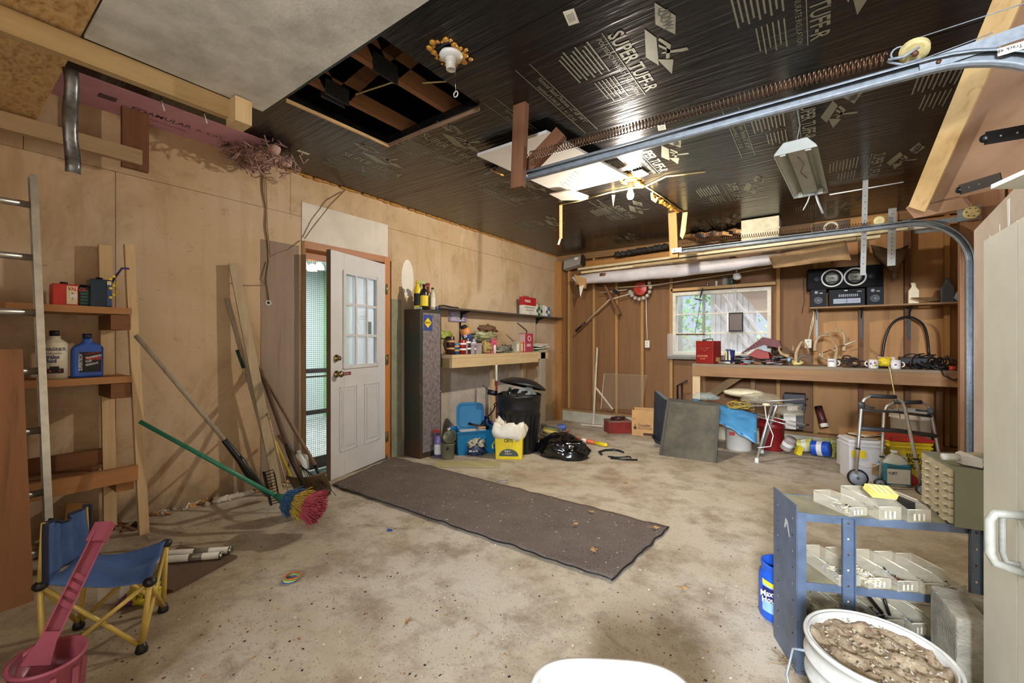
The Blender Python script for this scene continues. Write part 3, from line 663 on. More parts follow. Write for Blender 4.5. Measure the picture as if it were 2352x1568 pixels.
q = B(); a = atY(2112, 155, YT - .01); e_ = atY(2352, 72, YT - .01)
q.beam(a - Z_ * 0, e_ + (e_ - a) * .5, .045, .003, Z_, GALV); q.beam(a + Z_ * .022 + V((0, .012, 0)), e_ + (e_ - a) * .5 + Z_ * .022 + V((0, .012, 0)), .025, .003, Y_, GALV)
q.cyl(a + V((.05, .0, 0)) - Y_ * .008, a + V((.05, .0, 0)) + Y_ * .002, .008, RUST, n=6); q.build('back_hang_angle', r_)
q = B(); lp = atY(2322, 112, YT - .03); q.box(lp, (.062, .002, .026), PAPER, (0, -.05, 0)); q.text('Track 48', .016, lp + V((.026, -.002, .006)), -X_, -Z_, INK, .001, 'LEFT'); q.build('track_label', r_)
hp = wood('brown_timber', (1, 1, 1))
q = B(); h0 = atY(1197, 262, YT); h1 = atY(1190, 432, YT); q.beam((h0.x, YT + .0, ZC - .0), (h1.x, YT + .0, h1.z), .09, .04, X_, hp); q.build('post')
q = bpy.data.objects['post']; q.name = 'track_hanger'; tag(q, 'dark brown timber hanger holding the near door track', 'hanger')
q = B(); q.beam(atY(1205, 395, YT + .08), atY(1290, 305, YT + .14), .04, .09, Y_, hp); tag(q.build('diagonal_brace'), 'short brown diagonal brace behind the near track hanger', 'brace')
def spring(p0, p1, R, turns, r, mat, n=9, name='extension_spring', label='', fine=5):
    p0, p1 = V(p0), V(p1); d_ = (p1 - p0).normalized(); u_ = d_.cross(Z_).normalized(); v_ = d_.cross(u_)
    q = B(); N = turns * n
    q.tube([p0.lerp(p1, i / N) + (u_ * math.cos(2 * math.pi * i / n) + v_ * math.sin(2 * math.pi * i / n)) * R for i in range(N + 1)], r, mat, fine)
    r0 = thing(name, label, 'spring', p0); q.build('coil', r0); return r0
SPM = paint('rusty_spring', (104, 74, 52), .4, .7, .4, 40)
s0 = atY(1216, 357, YT - .02); s1 = atY(2036, 133, YT - .02)
sp = spring(s0, s1, .022, 96, .0030, SPM, 9, label='long rusty brown extension spring above the near door track', fine=5)
q = B(); q.tube(arc(s1 + V((.035, 0, .005)), X_, Z_, .022, 0, 6.28, 14)[:-1], .0035, GALV, 6, True); q.build('end_hook', sp)
pc = atY(2100, 117, YT - .02); pu = thing('cable_pulley', 'cream pulley wheel at the end of the near extension spring', 'pulley', pc)
q = B(); q.lathe([(0, -.012), (.012, -.014), (.03, -.007), (.044, -.010), (.044, -.006), (.038, 0), (.044, .006), (.044, .010), (.03, .007), (.012, .014), (0, .012)], paint('pulley_cream', (206, 190, 132), .5, 0, .3, 30), pc, 24, (.1, .5, .9)); q.build('wheel', pu)
q = B(); q.ball(pc - V((0, .01, .016)), (.012, .012, .010), RUST, 10, 6); q.build('hub', pu)
q = B(); q.tube([pc + V((-.075, -.015, -.012)), pc + V((-.03, -.02, -.02)), pc + V((.01, -.02, -.0))], .005, GALV); q.tube([pc + V((-.075, -.005, -.012)), pc + V((-.03, .02, -.03)), pc + V((.02, .02, -.025))], .005, GALV); q.build('fork', pu)
q = B(); q.tube([pc + V((0, 0, .044)), atY(2352, 38, YT - .02) + V((.2, 0, .05))], .002, GALV, 5); q.tube([pc + V((0, 0, -.042)), atY(2280, 75, YT - .02)], .002, GALV, 5); q.build('lift_cable', pu)
# far track
YT2 = 5.0
f0 = atY(1562, 577, YT2); f1 = atY(2085, 514, YT2); fv = atY(2228, 700, YT2)
r_ = thing('door_track', 'galvanised overhead door track curving down in front of the workbench', 'track', f0)
RR = fv.x - f1.x
pts = [f0, f0.lerp(f1, .5), f1] + [V((f1.x + RR * math.sin(a), YT2, f1.z - RR * (1 - math.cos(a)))) for a in [i * math.pi / 2 / 14 for i in range(1, 15)]]
q = B(); channel(q, pts, .052, .026, .003, Y_, -1); q.build('rail', r_)
q = B(); channel(q, [pts[-1], V((fv.x + .0, YT2, fz(5) + .01))], .052, .026, .003, Y_, -1); q.build('upright_rail', r_)
q = B(); q.bb((fv.x + .028, YT2 - .012, fz(5) + .01), (fv.x + .06, YT2 - .008, pts[-1].z), GALV); q.bb((fv.x + .058, YT2 - .012, fz(5) + .01), (fv.x + .062, YT2 + .05, pts[-1].z + .2), GALV)
q.build('jamb_angle', r_)
for z_ in (.25, .85, 1.15, 1.65): 
    q = B(); q.cyl((fv.x + .03, YT2 - .02, z_), (fv.x + .03, YT2 - .010, z_), .008, CHROME, n=8); q.tube([(fv.x + .04, YT2 - .02, z_ + .02), (fv.x + .08, YT2 - .03, z_ + .025), (fv.x + .10, YT2 - .02, z_ + .01)], .005, GALV); q.build('roller_bracket', r_)
q = B(); h_ = atY(1545, 470, YT2); q.beam(atY(1545, 472, YT2).lerp(V((atY(1545, 472, YT2).x, YT2, ZC)), 1), atY(1549, 592, YT2 + .03), .09, .04, X_, wood('old_stud', (1, 1, 1)))
tag(q.build('track_hanger'), 'orange-brown timber hanger holding the far door track', 'hanger')
q = B(); q.box(f0 + V((-.03, -.035, .01)), (.11, .004, .05), CREAM); q.cyl(f0 + V((-.05, -.045, .01)), f0 + V((-.05, -.035, .01)), .012, GALV, n=8); q.build('end_plate', r_)
s0 = atY(1566, 556, YT2 - .02); s1 = atY(2000, 515, YT2 - .02)
sp2 = spring(s0 , s1, .020, 80, .0028, SPM, 8, label='extension spring stretched above the far door track', fine=4)
pc = atY(2020, 507, YT2 - .02); q = B(); q.lathe([(0, -.01), (.03, -.008), (.042, -.01), (.036, 0), (.042, .01), (.03, .008), (0, .01)], paint('pulley_cream', (1, 1, 1)), pc, 22, (0, 1, .1)); tag(q.build('cable_pulley'), 'small pulley riding behind the far extension spring', 'pulley')
pc = atY(2232, 488, YT2 - .03); pu = thing('cable_pulley', 'cream pulley with six holes at the top of the far door jamb', 'pulley', pc)
q = B(); q.lathe([(0, -.012), (.02, -.014), (.04, -.008), (.052, -.012), (.044, 0), (.052, .012), (0, .014)], paint('pulley_cream', (1, 1, 1)), pc, 26, (0, 1, 0))
for k in range(6): q.cyl(pc + V((.033 * math.cos(k), -.018, .033 * math.sin(k))), pc + V((.033 * math.cos(k), -.008, .033 * math.sin(k))), .004, INK, n=8)
q.build('wheel', pu)
q = B(); q.bb(pc + V((-.08, .016, -.055)), pc + V((.06, .022, .055)), GALV); q.build('bracket', pu)
q = B(); q.tube([pc + V((-.0, 0, .048)), atY(2000, 522, YT2 - .02)], .002, GALV, 5); q.build('lift_cable', pu)
q = B(); q.beam(atY(2135, 512, YT2 + .02), atY(2228, 500, YT2 + .02), .045, .004, Z_, GALV); q.beam(atY(2100, 532, YT2 + .1), atY(2165, 527, YT2 + .1), .03, .004, Z_, GALV); tag(q.build('track_brace'), 'flat steel brace between the far track bend and jamb pulley', 'brace')
# hanging straps in front of the far wall
for (x0_, y0_, x1p, y1_, w_, Yd, lb) in ((1988, 430, 1982, 632, .04, 5.006, 'grey perforated steel strap hanging in front of the boombox'), (2050, 478, 2047, 610, .055, 5.006, 'wide pale metal strap hanging right of the boombox')):
    q = B(); a = atY(x0_, y0_, Yd); c = atY(x1p, y1_, Yd); q.beam(V((a.x, Yd, ZC)) if y0_ < 450 else a, c, w_, .004, X_, paint('strap_grey', (138, 136, 128), .5, .2))
    for k in range(12): z_ = a.lerp(c, .1 + k * .07); q.cyl(z_ + V((0, -.004, 0)), z_ + V((0, -.002, 0)), .004, BLACKM, n=6)
    tag(q.build('steel_strap'), lb, 'strap')
q = B(); q.tube([atY(1905, 447, 5.1), atY(2075, 418, 5.1)], .006, WHITEP); tag(q.build('conduit'), 'thin white conduit along the ceiling right of the light fixture', 'conduit')
# fluorescent fixture
Pf0 = atZ(1826, 346, 2.33); Pf1 = atZ(1862, 448, 2.33); ff = thing('shop_light', 'empty white fluorescent fixture hanging on chains from the black ceiling', 'lamp', Pf0)
c = (Pf0 + Pf1) / 2; hl = (Pf1 - Pf0).length / 2; MF = place((c.x, c.y, 2.36), -math.atan2(Pf1.x - Pf0.x, Pf1.y - Pf0.y))
FX = paint('fixture_enamel', (196, 200, 190), .35, 0, .1)
q = B(MF); sec = [(-.112, -.035), (-.106, -.02), (-.06, .035), (.06, .035), (.106, -.02), (.112, -.035)]
q.sheet([[(a, y_, z_) for a, z_ in sec] for y_ in (-hl, 0, hl)], FX, .002, False)
for y_ in (-hl, hl): q.add([(a, y_, z_) for a, z_ in sec], [tuple(range(6))], FX)
q.build('reflector', ff)
q = B(MF); q.bb((-.045, -hl + .02, -.015), (.045, hl - .02, .032), paint('ballast_cover', (176, 180, 168), .4)); q.bb((-.03, -hl - .004, -.03), (.03, -hl, .03), FX); q.build('channel', ff)
q = B(MF); q.tube([(-.0, -hl * .7, -.018), (.02, -hl * .4, -.022), (-.015, -hl * .1, -.018), (.01, hl * .2, -.02)], .003, GALV, 5); q.build('loose_wire', ff)
for sx_ in (-1, 1):
    for y_ in (-hl + .02, hl - .02):
        q = B(MF); q.box((sx_ * .065, y_, -.02), (.03, .015, .04), WHITEP); q.build('tube_socket', ff)
for y_ in (-hl + .06, hl - .06):
    q = B(MF); q.tube([(0, y_, .035), (.02, y_, .14), (0, y_, ZC - 2.36)], .003, GALV, 5); q.build('chain', ff)
q = B(MF); q.tube([(0, hl - .01, -.02), (-.02, hl, -.08), (-.05, hl, -.14)], .004, WHITEP, 6); q.tube([(.03, hl, -.02), (.05, hl, -.10), (.08, hl, -.19)], .008, paint('clear_ribbon', (190, 196, 200), .3, 0, .1, alpha=.7), 6); q.build('cord', ff)
# upper right: plywood door panel slung up on edge with strap hinges
UP = wood('pink_plywood', (168, 134, 106), (140, 106, 80), 'y', 8, .6, .3, .3)
P = [V(p) for p in (atD(2095, 478, 2.7), atD(2312, -40, 1.66), atD(2760, -40, 1.36), atD(2620, 360, 1.75))]
pn = (P[1] - P[0]).cross(P[3] - P[0]).normalized()
if pn.z < 0: pn = -pn
cd = thing('hinged_door_leaf', 'pinkish plywood door leaf with pale edge battens slung up at the right', 'door', P[0])
q = B(); q.prism(P, pn * .015, UP); q.build('plywood_face', cd)
q = B(); e = (P[1] - P[0]).normalized(); s_ = (P[3] - P[0]).normalized(); q.beam(P[0] + s_ * .045 - pn * .012, P[1] + s_ * .045 - pn * .012, .09, .022, s_, wood('pale_batten', (226, 196, 140), (190, 150, 98), 'y', 20)); q.build('edge_batten', cd)
q = B(); q.beam(P[0] - e * .05 + s_ * 0 + pn * .01, P[0] - e * .05 + s_ * .32 + pn * .01, .09, .02, e, wood('pink_plywood', (1, 1, 1))); q.build('end_batten', cd)
for (x0_, y0_, x1p, y1_, d_) in ((2262, 318, 2420, 290, 1.80), (2204, 436, 2300, 408, 2.25)):
    a = atD(x0_, y0_, d_); c = atD(x1p, y1_, d_ * .9); q = B(); k_ = (C0 - a).normalized(); wd = (c - a).cross(k_).normalized()
    q.beam(a, c, .052, .004, wd, BLACKM); q.cyl(a - k_ * .0, a + k_ * .006, .017, BLACKM)
    for t_ in (.02, .25, .5): q.ball(a.lerp(c, t_) + k_ * .004, .004, GALV, 6, 4)
    q.build('strap_hinge', cd)
# ================================================================== LEFT SIDE
# shelving rack of 2x4 lumber
U0 = -3.33; UB = XL + .02
rk = thing('shelving_rack', 'homemade lumber shelving rack against the left wall behind the ladder', 'shelf', (-3.5, .2, fz(.2)))
q = B(); q.beam((-3.33, .80, fz(.8)), (-3.395, .745, 1.755), .046, .038, Y_, PINE); q.build('front_upright', rk)
q = B(); q.beam((-3.60, .70, fz(.8)), (-3.62, .68, 1.77), .06, .038, Y_, PINE); q.build('rear_upright', rk)
q = B(); q.beam((-3.34, -.55, fz(-.5)), (-3.385, -.55, 1.755), .085, .038, Y_, PINE); q.build('front_upright', rk)
PLK = wood('shelf_plank', (176, 124, 76), (128, 84, 46), 'y', 24)
for zz, nm in ((1.35, 'upper'), (.945, 'lower')):
    q = B(); q.bb((XL + .03, -.9, zz - .019), (-3.335, .745, zz + .019), PLK); q.build('shelf_board', rk)
    q = B(); q.bb((XL + .03, .655, zz - .11), (-3.345, .742, zz - .022), BROWNX); q.build('cross_block', rk)
q = B(); q.beam((-3.335, -.9, .375), (-3.335, .77, .385), .09, .038, Z_, PLK); q.build('lower_rail', rk)
q = B(); q.beam((-3.62, -.9, .46), (-3.62, .72, .46), .09, .038, Z_, BROWNX); q.build('rear_rail', rk)
q = B(); q.bb((XL + .03, .68, .28), (-3.36, .76, .36), PLK); q.build('cross_block', rk)
q = B(); 
for k in range(5): q.beam((-3.62 + k * .05, -.8 + k * .03, .40 + .01 * (k % 2)), (-3.60 + k * .05, .66 - .03 * k, .405), .045, .02, X_, BROWNX)
tag(q.build('scrap_lumber'), 'loose brown scrap lumber lying on the lowest level of the rack', 'lumber')
q = B(); p = atX(297, 617, -3.35); e = atX(253, 655, -3.45); q.tube([p, atX(280, 616, -3.36), atX(262, 640, -3.42), e], .006, paint('purple_cord', (70, 60, 120), .7), 6); tag(q.build('purple_cord'), 'purple cord hooked over the front upright of the rack', 'cord')
# tins and bottles on the rack
zs = 1.37
def can_box(name, c, sx, sy, h, body, rot=0, top=None, lab=None, cap=None, handle=False):
    """rectangular tin: body, top, label sheets, cap"""
    pass
def tin(px0, px1, ytop, ybot, X, depth, body, label, cat='tin', cap=True, front=None, bev=.004):
    a = atX(px0, ybot, X); c = atX(px1, ybot, X); h = atX((px0 + px1) / 2, ytop, X).z - atX((px0 + px1) / 2, ybot, X).z
    y0, y1 = a.y, c.y; z0 = a.z
    r = thing('metal_tin', label, cat, (X - depth / 2, (y0 + y1) / 2, zs))
    z0 = zs
    q = B(); q.bb((X - depth, y0, z0), (X, y1, z0 + h), body); q.build('body', r, bev)
    if cap: q = B(); q.cyl((X - depth * .5, (y0 + y1) / 2, z0 + h), (X - depth * .5, (y0 + y1) / 2, z0 + h + .014), .016, BLACKM); q.build('cap', r)
    return r, y0, y1, z0, h
r, y0, y1, z0, h = tin(120, 180, 646, 696, -3.42, .10, paint('tin_red', (196, 50, 40), .35, .2), 'red rectangular oil tin with cream label on the top rack shelf')
q = B(); q.bb((-3.419, y0 + .055, z0 + .01), (-3.418, y1 - .005, z0 + h - .01), CREAM); q.text('VAL-OIL', .028, (-3.418, y0 + .06, z0 + h - .035), Y_, Z_, paint('tin_red', (1, 1, 1)), .001, 'LEFT', .75, .02)
q.prism([(-3.4175, y0 + .075, z0 + h * .62), (-3.4175, y1 - .02, z0 + h * .62), (-3.4175, (y0 + .055 + y1) / 2, z0 + h * .2)], (.0005, 0, 0), paint('tin_red', (1, 1, 1))); q.box((-3.416, (y0 + .06 + y1) / 2, z0 + h * .47), (.001, .03, .02), INKW); q.build('label', r)
r, y0, y1, z0, h = tin(180, 208, 652, 698, -3.45, .07, paint('tin_green', (30, 74, 66), .4, .2), 'dark green flat tin between the red tin and the taller blue tin'); 
q = B(); 
for k in range(5): q.bb((-3.449, y0 + .01, z0 + .02 + k * .018), (-3.448, y1 - .01, z0 + .024 + k * .018), paint('tin_pale', (130, 170, 150)))
q.build('label', r)
r, y0, y1, z0, h = tin(208, 258, 636, 700, -3.40, .11, paint('tin_navy', (32, 52, 70), .35, .3), 'tall navy tin with yellow flower label on the rack shelf')
q = B(); q.bb((-3.399, y0 + .07, z0 + .01), (-3.398, y1 - .005, z0 + h - .01), paint('tin_label_blue', (50, 76, 130), .4)); q.bb((-3.3985, y0 + .07, z0 + h - .03), (-3.397, y1 - .005, z0 + h - .008), CREAM)
for k in range(8): q.ball((-3.398, y0 + .085 + .015 * (k % 3), z0 + .06 + .018 * k), (.001, .009, .008), YEL, 8, 4)
q.build('label', r)
zs = .965
c = atX(125, 860, -3.42); r = thing('brake_fluid_bottle', 'white brake fluid bottle with a car picture behind the ladder rail', 'bottle', (c.x, c.y, zs))
c.z = zs; rr = .052
q = B(); q.lathe([(0, 0), (rr, 0), (rr, .195), (rr * .8, .205), (.024, .22), (.024, .235), (0, .235)], paint('bottle_white', (222, 214, 190), .4), c, 28); q.build('body', r)
q = B(); q.cyl(c + Z_ * .235, c + Z_ * .265, .02, BLACKM); q.build('cap', r)
dv = (C0 - c); dv.z = 0; dv.normalize(); sd = Z_.cross(dv) * -1; sd = dv.cross(Z_) * -1
rt = Z_.cross(dv)                        # right-hand direction as seen by the camera
q = B(); f_ = c + dv * (rr + .001)
q.text('WAGNER', .024, f_ + Z_ * .155 - rt * .045, rt, Z_, paint('navy_print', (36, 34, 90)), .001, 'LEFT', .85, .02); q.text('Premium', .018, f_ + Z_ * .135 - rt * .035, rt, Z_, paint('navy_print', (1, 1, 1)), .001); q.text('Brake', .028, f_ + Z_ * .112 - rt * .04, rt, Z_, paint('navy_print', (1, 1, 1)), .001, 'LEFT', .9, .03); q.text('Fluid', .028, f_ + Z_ * .09 - rt * .04, rt, Z_, paint('navy_print', (1, 1, 1)), .001, 'LEFT', .9, .03)
q.box(f_ + Z_ * .045, (.002, .07, .025), INK, (0, 0, math.atan2(dv.y, dv.x))); q.box(f_ + Z_ * .062 , (.002, .035, .014), INK, (0, 0, math.atan2(dv.y, dv.x)))
for s_ in (-.018, .018): q.ball(f_ + Z_ * .045 + rt * s_, .007, REDP, 8, 6)
q.build('label', r)
c = atX(200, 857, -3.42); c.z = zs; r = thing('transmission_fluid_bottle', 'blue transmission fluid bottle on the middle rack shelf', 'bottle', c)
q = B(); hw = .066
prof = [(-hw, 0), (hw, 0), (hw, .17), (hw * .8, .19), (.018, .2), (.018, .225), (-.018, .225), (-.018, .2), (-hw * .9, .175), (-hw, .15)]
q.prism([V((c.x - .03, c.y + a, c.z + b_)) for a, b_ in prof], (.06, 0, 0), paint('bottle_blue', (34, 84, 176), .35)); q.build('body', r, .012)
q = B(); q.cyl(c + Z_ * .223, c + Z_ * .25, .02, paint('navy_cap', (24, 30, 62), .5)); q.build('cap', r)
q = B(); fx = c.x + .031; q.bb((fx, c.y - .035, c.z + .03), (fx + .001, c.y + .055, c.z + .145), INK)
q.text('SUPERTECH', .022, (fx + .0012, c.y - .025, c.z + .04), Z_, -Y_, INKW, .001, 'LEFT', .8, .01)
for k, tx in enumerate(('AUTOMATIC', 'TRANSMISSION', 'FLUID', 'DEXRON-VI')): q.text(tx, .016, (fx + .0015, c.y - .01, c.z + .125 - k * .02), V((0, 1, .25)), Z_, INKW if k else REDP, .001, 'LEFT', .62, .02)
q.bb((fx + .0008, c.y - .012, c.z + .10), (fx + .0012, c.y + .055, c.z + .118), REDP); q.build('label', r)
# aluminium ladder
lad = thing('aluminium_ladder', 'aluminium ladder leaning on the lumber rack at the left', 'ladder', (-3.2, .1, fz(.1)))
t0 = V((-3.14, .40, fz(.4))); t1 = V((-3.28, .355, 2.02)); off = V((0, -.42, 0))
for o_ in (V((0, 0, 0)), off):
    q = B(); d_ = (t1 - t0).normalized(); 
    q.beam(t0 + o_, t1 + o_, .004, .07, Y_, ALU); q.beam(t0 + o_ + V((.034, -.012, 0)), t1 + o_ + V((.034, -.012, 0)), .028, .004, Y_, ALU); q.beam(t0 + o_ + V((-.034, -.012, 0)), t1 + o_ + V((-.034, -.012, 0)), .028, .004, Y_, ALU); q.build('side_rail', lad)
for py in (470, 592, 718, 851, 986, 1126, 1255):
    z_ = atX(92, py, -3.22).z; k_ = (z_ - t0.z) / (t1.z - t0.z); p = t0.lerp(t1, k_); q = B(); q.tube([p - Y_ * .005, p + off], .017, ALU, 10); q.build('rung', lad)
# brown plank in front
q = B(); p0 = V((-2.83, .30, fz(.3))); p1 = V((-2.92, .285, 1.135)); dw = V((0.15, -1, 0)).normalized()
P = [p0 + dw * .0, p0 + dw * .55, p1 + dw * .55, p1 + dw * .01]; q.prism(P, V((-.04, .0, 0)), wood('brown_plank', (148, 100, 62), (104, 64, 36), 'z', 14, .7, .8, .3)); q.build('plank')
tag(bpy.data.objects['plank'], 'wide brown knotted plank standing upright at the far left edge', 'plank')
# folding children's camp chair
A = V((-2.05, .486, 0)); Bq = V((-2.29, .615, 0)); Cq = V((-2.42, .377, 0)); D = V((-2.18, .253, 0))
for p in (A, Bq, Cq, D): p.z = fz(p.y) + .02
TA = atD(344, 1336, 1.60); TB = atD(382, 1247, 1.85); TC = atD(205, 1272, 1.76); TD = atD(92, 1345, 1.50)
UC = atD(200, 1162, 1.72); UD = atD(102, 1200, 1.50)
BAM = paint('yellow_tube', (214, 184, 96), .4, .1, .2, 12)
ch = thing('camping_chair', 'small blue folding camping chair with yellow tube legs', 'chair', (-2.23, .43, fz(.4)))
def tubeobj(pts, r, mat, nm, par): q = B(); q.tube(pts, r, mat, 10); return q.build(nm, par)
for a, c in ((A, TA), (Bq, TB), (Cq, TC), (D, TD)): tubeobj([a, c], .009, BAM, 'leg', ch)
for a, c in ((A, TD), (D, TA), (A, TB), (Bq, TA), (Bq, TC), (Cq, TB), (Cq, TD), (D, TC)): 
    u = a.lerp(c, .03); v_ = a.lerp(c, .97); tubeobj([u, v_], .008, BAM, 'cross_tube', ch)
for a, c in ((TC, UC), (TD, UD)): tubeobj([a, c], .009, BAM, 'back_post', ch)
for p in (A, Bq, Cq, D): q = B(); q.lathe([(0, -.022), (.018, -.022), (.02, -.01), (.013, .012), (0, .015)], BLACKP, p + Z_ * 0, 14); q.build('foot', ch)
for p in (TA, TB, TC, TD): q = B(); q.ball(p, (.022, .022, .018), BLACKP, 12, 8); q.build('corner_cap', ch)
BLUEF = paint('blue_canvas', (72, 100, 150), .8, 0, .25, 10, bmp=.3)
NAVYF = paint('navy_trim', (28, 32, 52), .8, 0, .2)
g = []; N = 14
for i in range(N + 1):
    row = []
    for j in range(N + 1):
        u = i / N; v_ = j / N; p = TD.lerp(TA, u).lerp(TC.lerp(TB, u), v_)
        sag = .055 * 4 * u * (1 - u) * (.5 + .5 * (4 * v_ * (1 - v_))); p = p - Z_ * sag + Z_ * .008 * math.sin(v_ * 11 + u * 4); row.append(p + Z_ * .008)
    g.append(row)
q = B(); q.sheet(g, BLUEF, .003); q.build('seat', ch)
g = []
for i in range(N + 1):
    row = []
    for j in range(22):
        v_ = j / 21; u = i / N; lo = TD.lerp(TC, v_); hi = UD.lerp(UC, v_); p = lo.lerp(hi, u)
        out = (TD - TA).normalized(); p = p - out * .014 + out * (.030 * math.sin(math.pi * v_)) + out * .012 * math.sin(v_ * 26 + u * 2) * (.3 + .7 * u) + Z_ * (.012 * math.sin(v_ * 9) * u - .02 * 4 * v_ * (1 - v_) * u); row.append(p)
    g.append(row)
q = B(); q.sheet(g, BLUEF, .003); q.build('backrest', ch)
q = B(); q.tube(g[-1], .005, NAVYF, 6); q.tube([r_[0] for r_ in g], .010, NAVYF, 6); q.tube([r_[-1] for r_ in g], .007, NAVYF, 6); q.build('trim', ch)
# pink toy scoop
PK2 = paint('pink_plastic', (160, 78, 94), .35, 0, .15, 8)
e1 = atD(232, 1222, 1.42); e0 = atD(105, 1480, 1.22); sc_ = thing('toy_scoop', 'pink plastic toy scoop with long handle leaning on the camping chair', 'toy', (e0.x, e0.y, fz(.2)))
dr = (e1 - e0).normalized(); cw = dr.cross((C0 - e0).normalized()).normalized(); nn = cw.cross(dr)
q = B(); q.beam(e0 - nn * .008, e1 - nn * .008, .034, .003, cw, PK2); q.beam(e0 + cw * .018, e1 + cw * .018, .004, .022, cw, PK2); q.beam(e0 - cw * .018, e1 - cw * .018, .004, .022, cw, PK2)
L_ = (e1 - e0).length
for t_ in (.3, .38, .46, .54): q.beam(e0.lerp(e1, t_) + cw * .017, e0.lerp(e1, t_ + .05) - cw * .017, .003, .014, nn, PK2)
q.build('handle', sc_)
q = B(); q.box(e1 - dr * .0, (.046, .03, .06), PK2, dr.to_track_quat('Z', 'Y').to_matrix()); q.build('handle_end', sc_)
hc = V((e0.x + .03, e0.y - .0, 0)); zb_ = fz(hc.y); zt_ = e0.z - .02
q = B(); H_ = zt_ - zb_
q.lathe([(.0, .0), (.055, .0), (.062, H_ * .5), (.072, H_), (.082, H_ + .002), (.082, H_ - .006), (.074, H_ - .008), (.068, H_ * .98), (.058, H_ * .5), (.05, .01), (0, .01)], PK2, (hc.x, hc.y, zb_), 28, None, 1.15, 1.0)
for k in range(10): a = k * .628; q.beam((hc.x + .078 * math.cos(a), hc.y + .07 * math.sin(a), zb_ + H_ * .45), (hc.x + .086 * math.cos(a), hc.y + .078 * math.sin(a), zb_ + H_ * .9), .012, .006, V((-math.sin(a), math.cos(a), 0)), PK2)
q.build('cup', sc_); q = B(); q.prism([e0 + cw * .03 - dr * .05, e0 - cw * .03 - dr * .05, e0 - cw * .016 + dr * .03, e0 + cw * .016 + dr * .03], nn * .012, PK2); q.build('collar', sc_)
# brown board with fluorescent tubes, food bag
def flp(pts, dz=0): return [fl(x, y) + Z_ * dz for x, y in pts]
q = B(); q.prism(flp([(398, 1362), (328, 1352), (412, 1257), (545, 1282)], .004), (0, 0, .012), wood('dark_panel', (104, 84, 68), (72, 56, 44), 'x', 16)); tag(q.build('floor_panel'), 'dark brown board lying on the floor beside the camping chair', 'board')
for k, (a_, c_) in enumerate((((365, 1302), (505, 1290)), ((366, 1288), (526, 1278)))):
    a = fl(*a_) + Z_ * .036; c = fl(*c_) + Z_ * .036; r = thing('fluorescent_tube', ['white fluorescent tube with grey barcode sleeve nearer the chair seat', 'white fluorescent tube lying behind the barcode-sleeved one'][k], 'tube', a)
    a = a - (c - a) * .8
    q = B(); q.tube([a, c], .018, paint('tube_white', (226, 222, 210), .35), 14); q.build('glass_tube', r); d_ = (c - a).normalized()
    q = B(); q.cyl(c, c + d_ * .012, .0185, CHROME); q.cyl(c + d_ * .012 + V((.0, 0, .006)), c + d_ * .02 + V((0, 0, .006)), .002, BLACKM, n=6); q.cyl(c + d_ * .012 - V((0, 0, .006)), c + d_ * .02 - V((0, 0, .006)), .002, BLACKM, n=6); q.build('end_cap', r)
    q = B(); m0 = a.lerp(c, .72); m1 = a.lerp(c, .84); q.tube([m0, m1], .0187, paint('grey_sleeve', (128, 122, 110), .6), 14)
    if k == 0:
        cn = (C0 - m0).normalized(); 
        for j in range(7): q.beam(m0.lerp(m1, .2 + j * .08) + cn * .0192 + Z_ * .006, m0.lerp(m1, .2 + j * .08) + cn * .0192 - Z_ * .008, .002 + .001 * (j % 2), .0006, d_, INKW)
    q.build('sleeve', r)
def blob(q, c, rx, ry, rz, mat, seed=1, amp=.3, n=18, m_=12, freq=3.0, flat=True):
    from mathutils import noise as MN
    vs = []; fs = []
    for i in range(m_ + 1):
        a = math.pi * i / m_
        for k in range(n):
            t_ = 2 * math.pi * k / n; d_ = V((math.sin(a) * math.cos(t_), math.sin(a) * math.sin(t_), -math.cos(a)))
            f_ = 1 + amp * MN.noise(d_ * freq + V((seed * 7.1, seed * 3.3, 0))) * 2
            p = V((d_.x * rx * f_, d_.y * ry * f_, d_.z * rz * f_)); 
            if flat and p.z < -rz * .75: p.z = -rz * .75
            vs.append(V(c) + p)
    for i in range(m_):
        for k in range(n): fs.append((i * n + k, i * n + (k + 1) % n, (i + 1) * n + (k + 1) % n, (i + 1) * n + k))
    return q.add(vs, fs, mat, True)
c = fl(335, 1378); r = thing('snack_bag', 'crumpled yellow and purple food bag on the floor under the camping chair', 'bag', c)
q = B(); blob(q, c + Z_ * .028, .07, .06, .035, paint('bag_yellow', (222, 204, 60), .35, 0, .2), 3, .35); q.build('bag', r)
q = B(); blob(q, c + V((-.035, -.03, .018)), .06, .05, .02, paint('bag_purple', (120, 50, 110), .35), 5, .4); q.text('MIX', .04, c + V((.01, -.05, .026)), V((1, .6, 0)), V((-.3, .6, .7)), INK, .012); q.build('printed_end', r)
c = fl(262, 1380); q = B(); q.box(c + Z_ * .04, (.10, .05, .08), glass('cloudy_plastic', (230, 226, 210), .45, .4), (.1, .1, .6)); tag(q.build('plastic_cup'), 'cloudy clear plastic container under the camping chair seat', 'container')
c = fl(667, 1333) ; r = thing('bracelet_rings', 'rainbow coil of rubber rings on the bare floor', 'toy', c)
for k, cc in enumerate(((60, 110, 200), (230, 210, 70), (80, 190, 120), (225, 100, 60))):
    q = B(); q.tube(arc(c + Z_ * (.006 + .006 * k) + V((.003 * k, .002 * k, 0)), X_, Y_, .034, 0, 6.283, 24)[:-1], .0036, paint('rubber_%s' % ('blue', 'yellow', 'green', 'orange')[k], cc, .4), 6, True); q.build('ring', r)
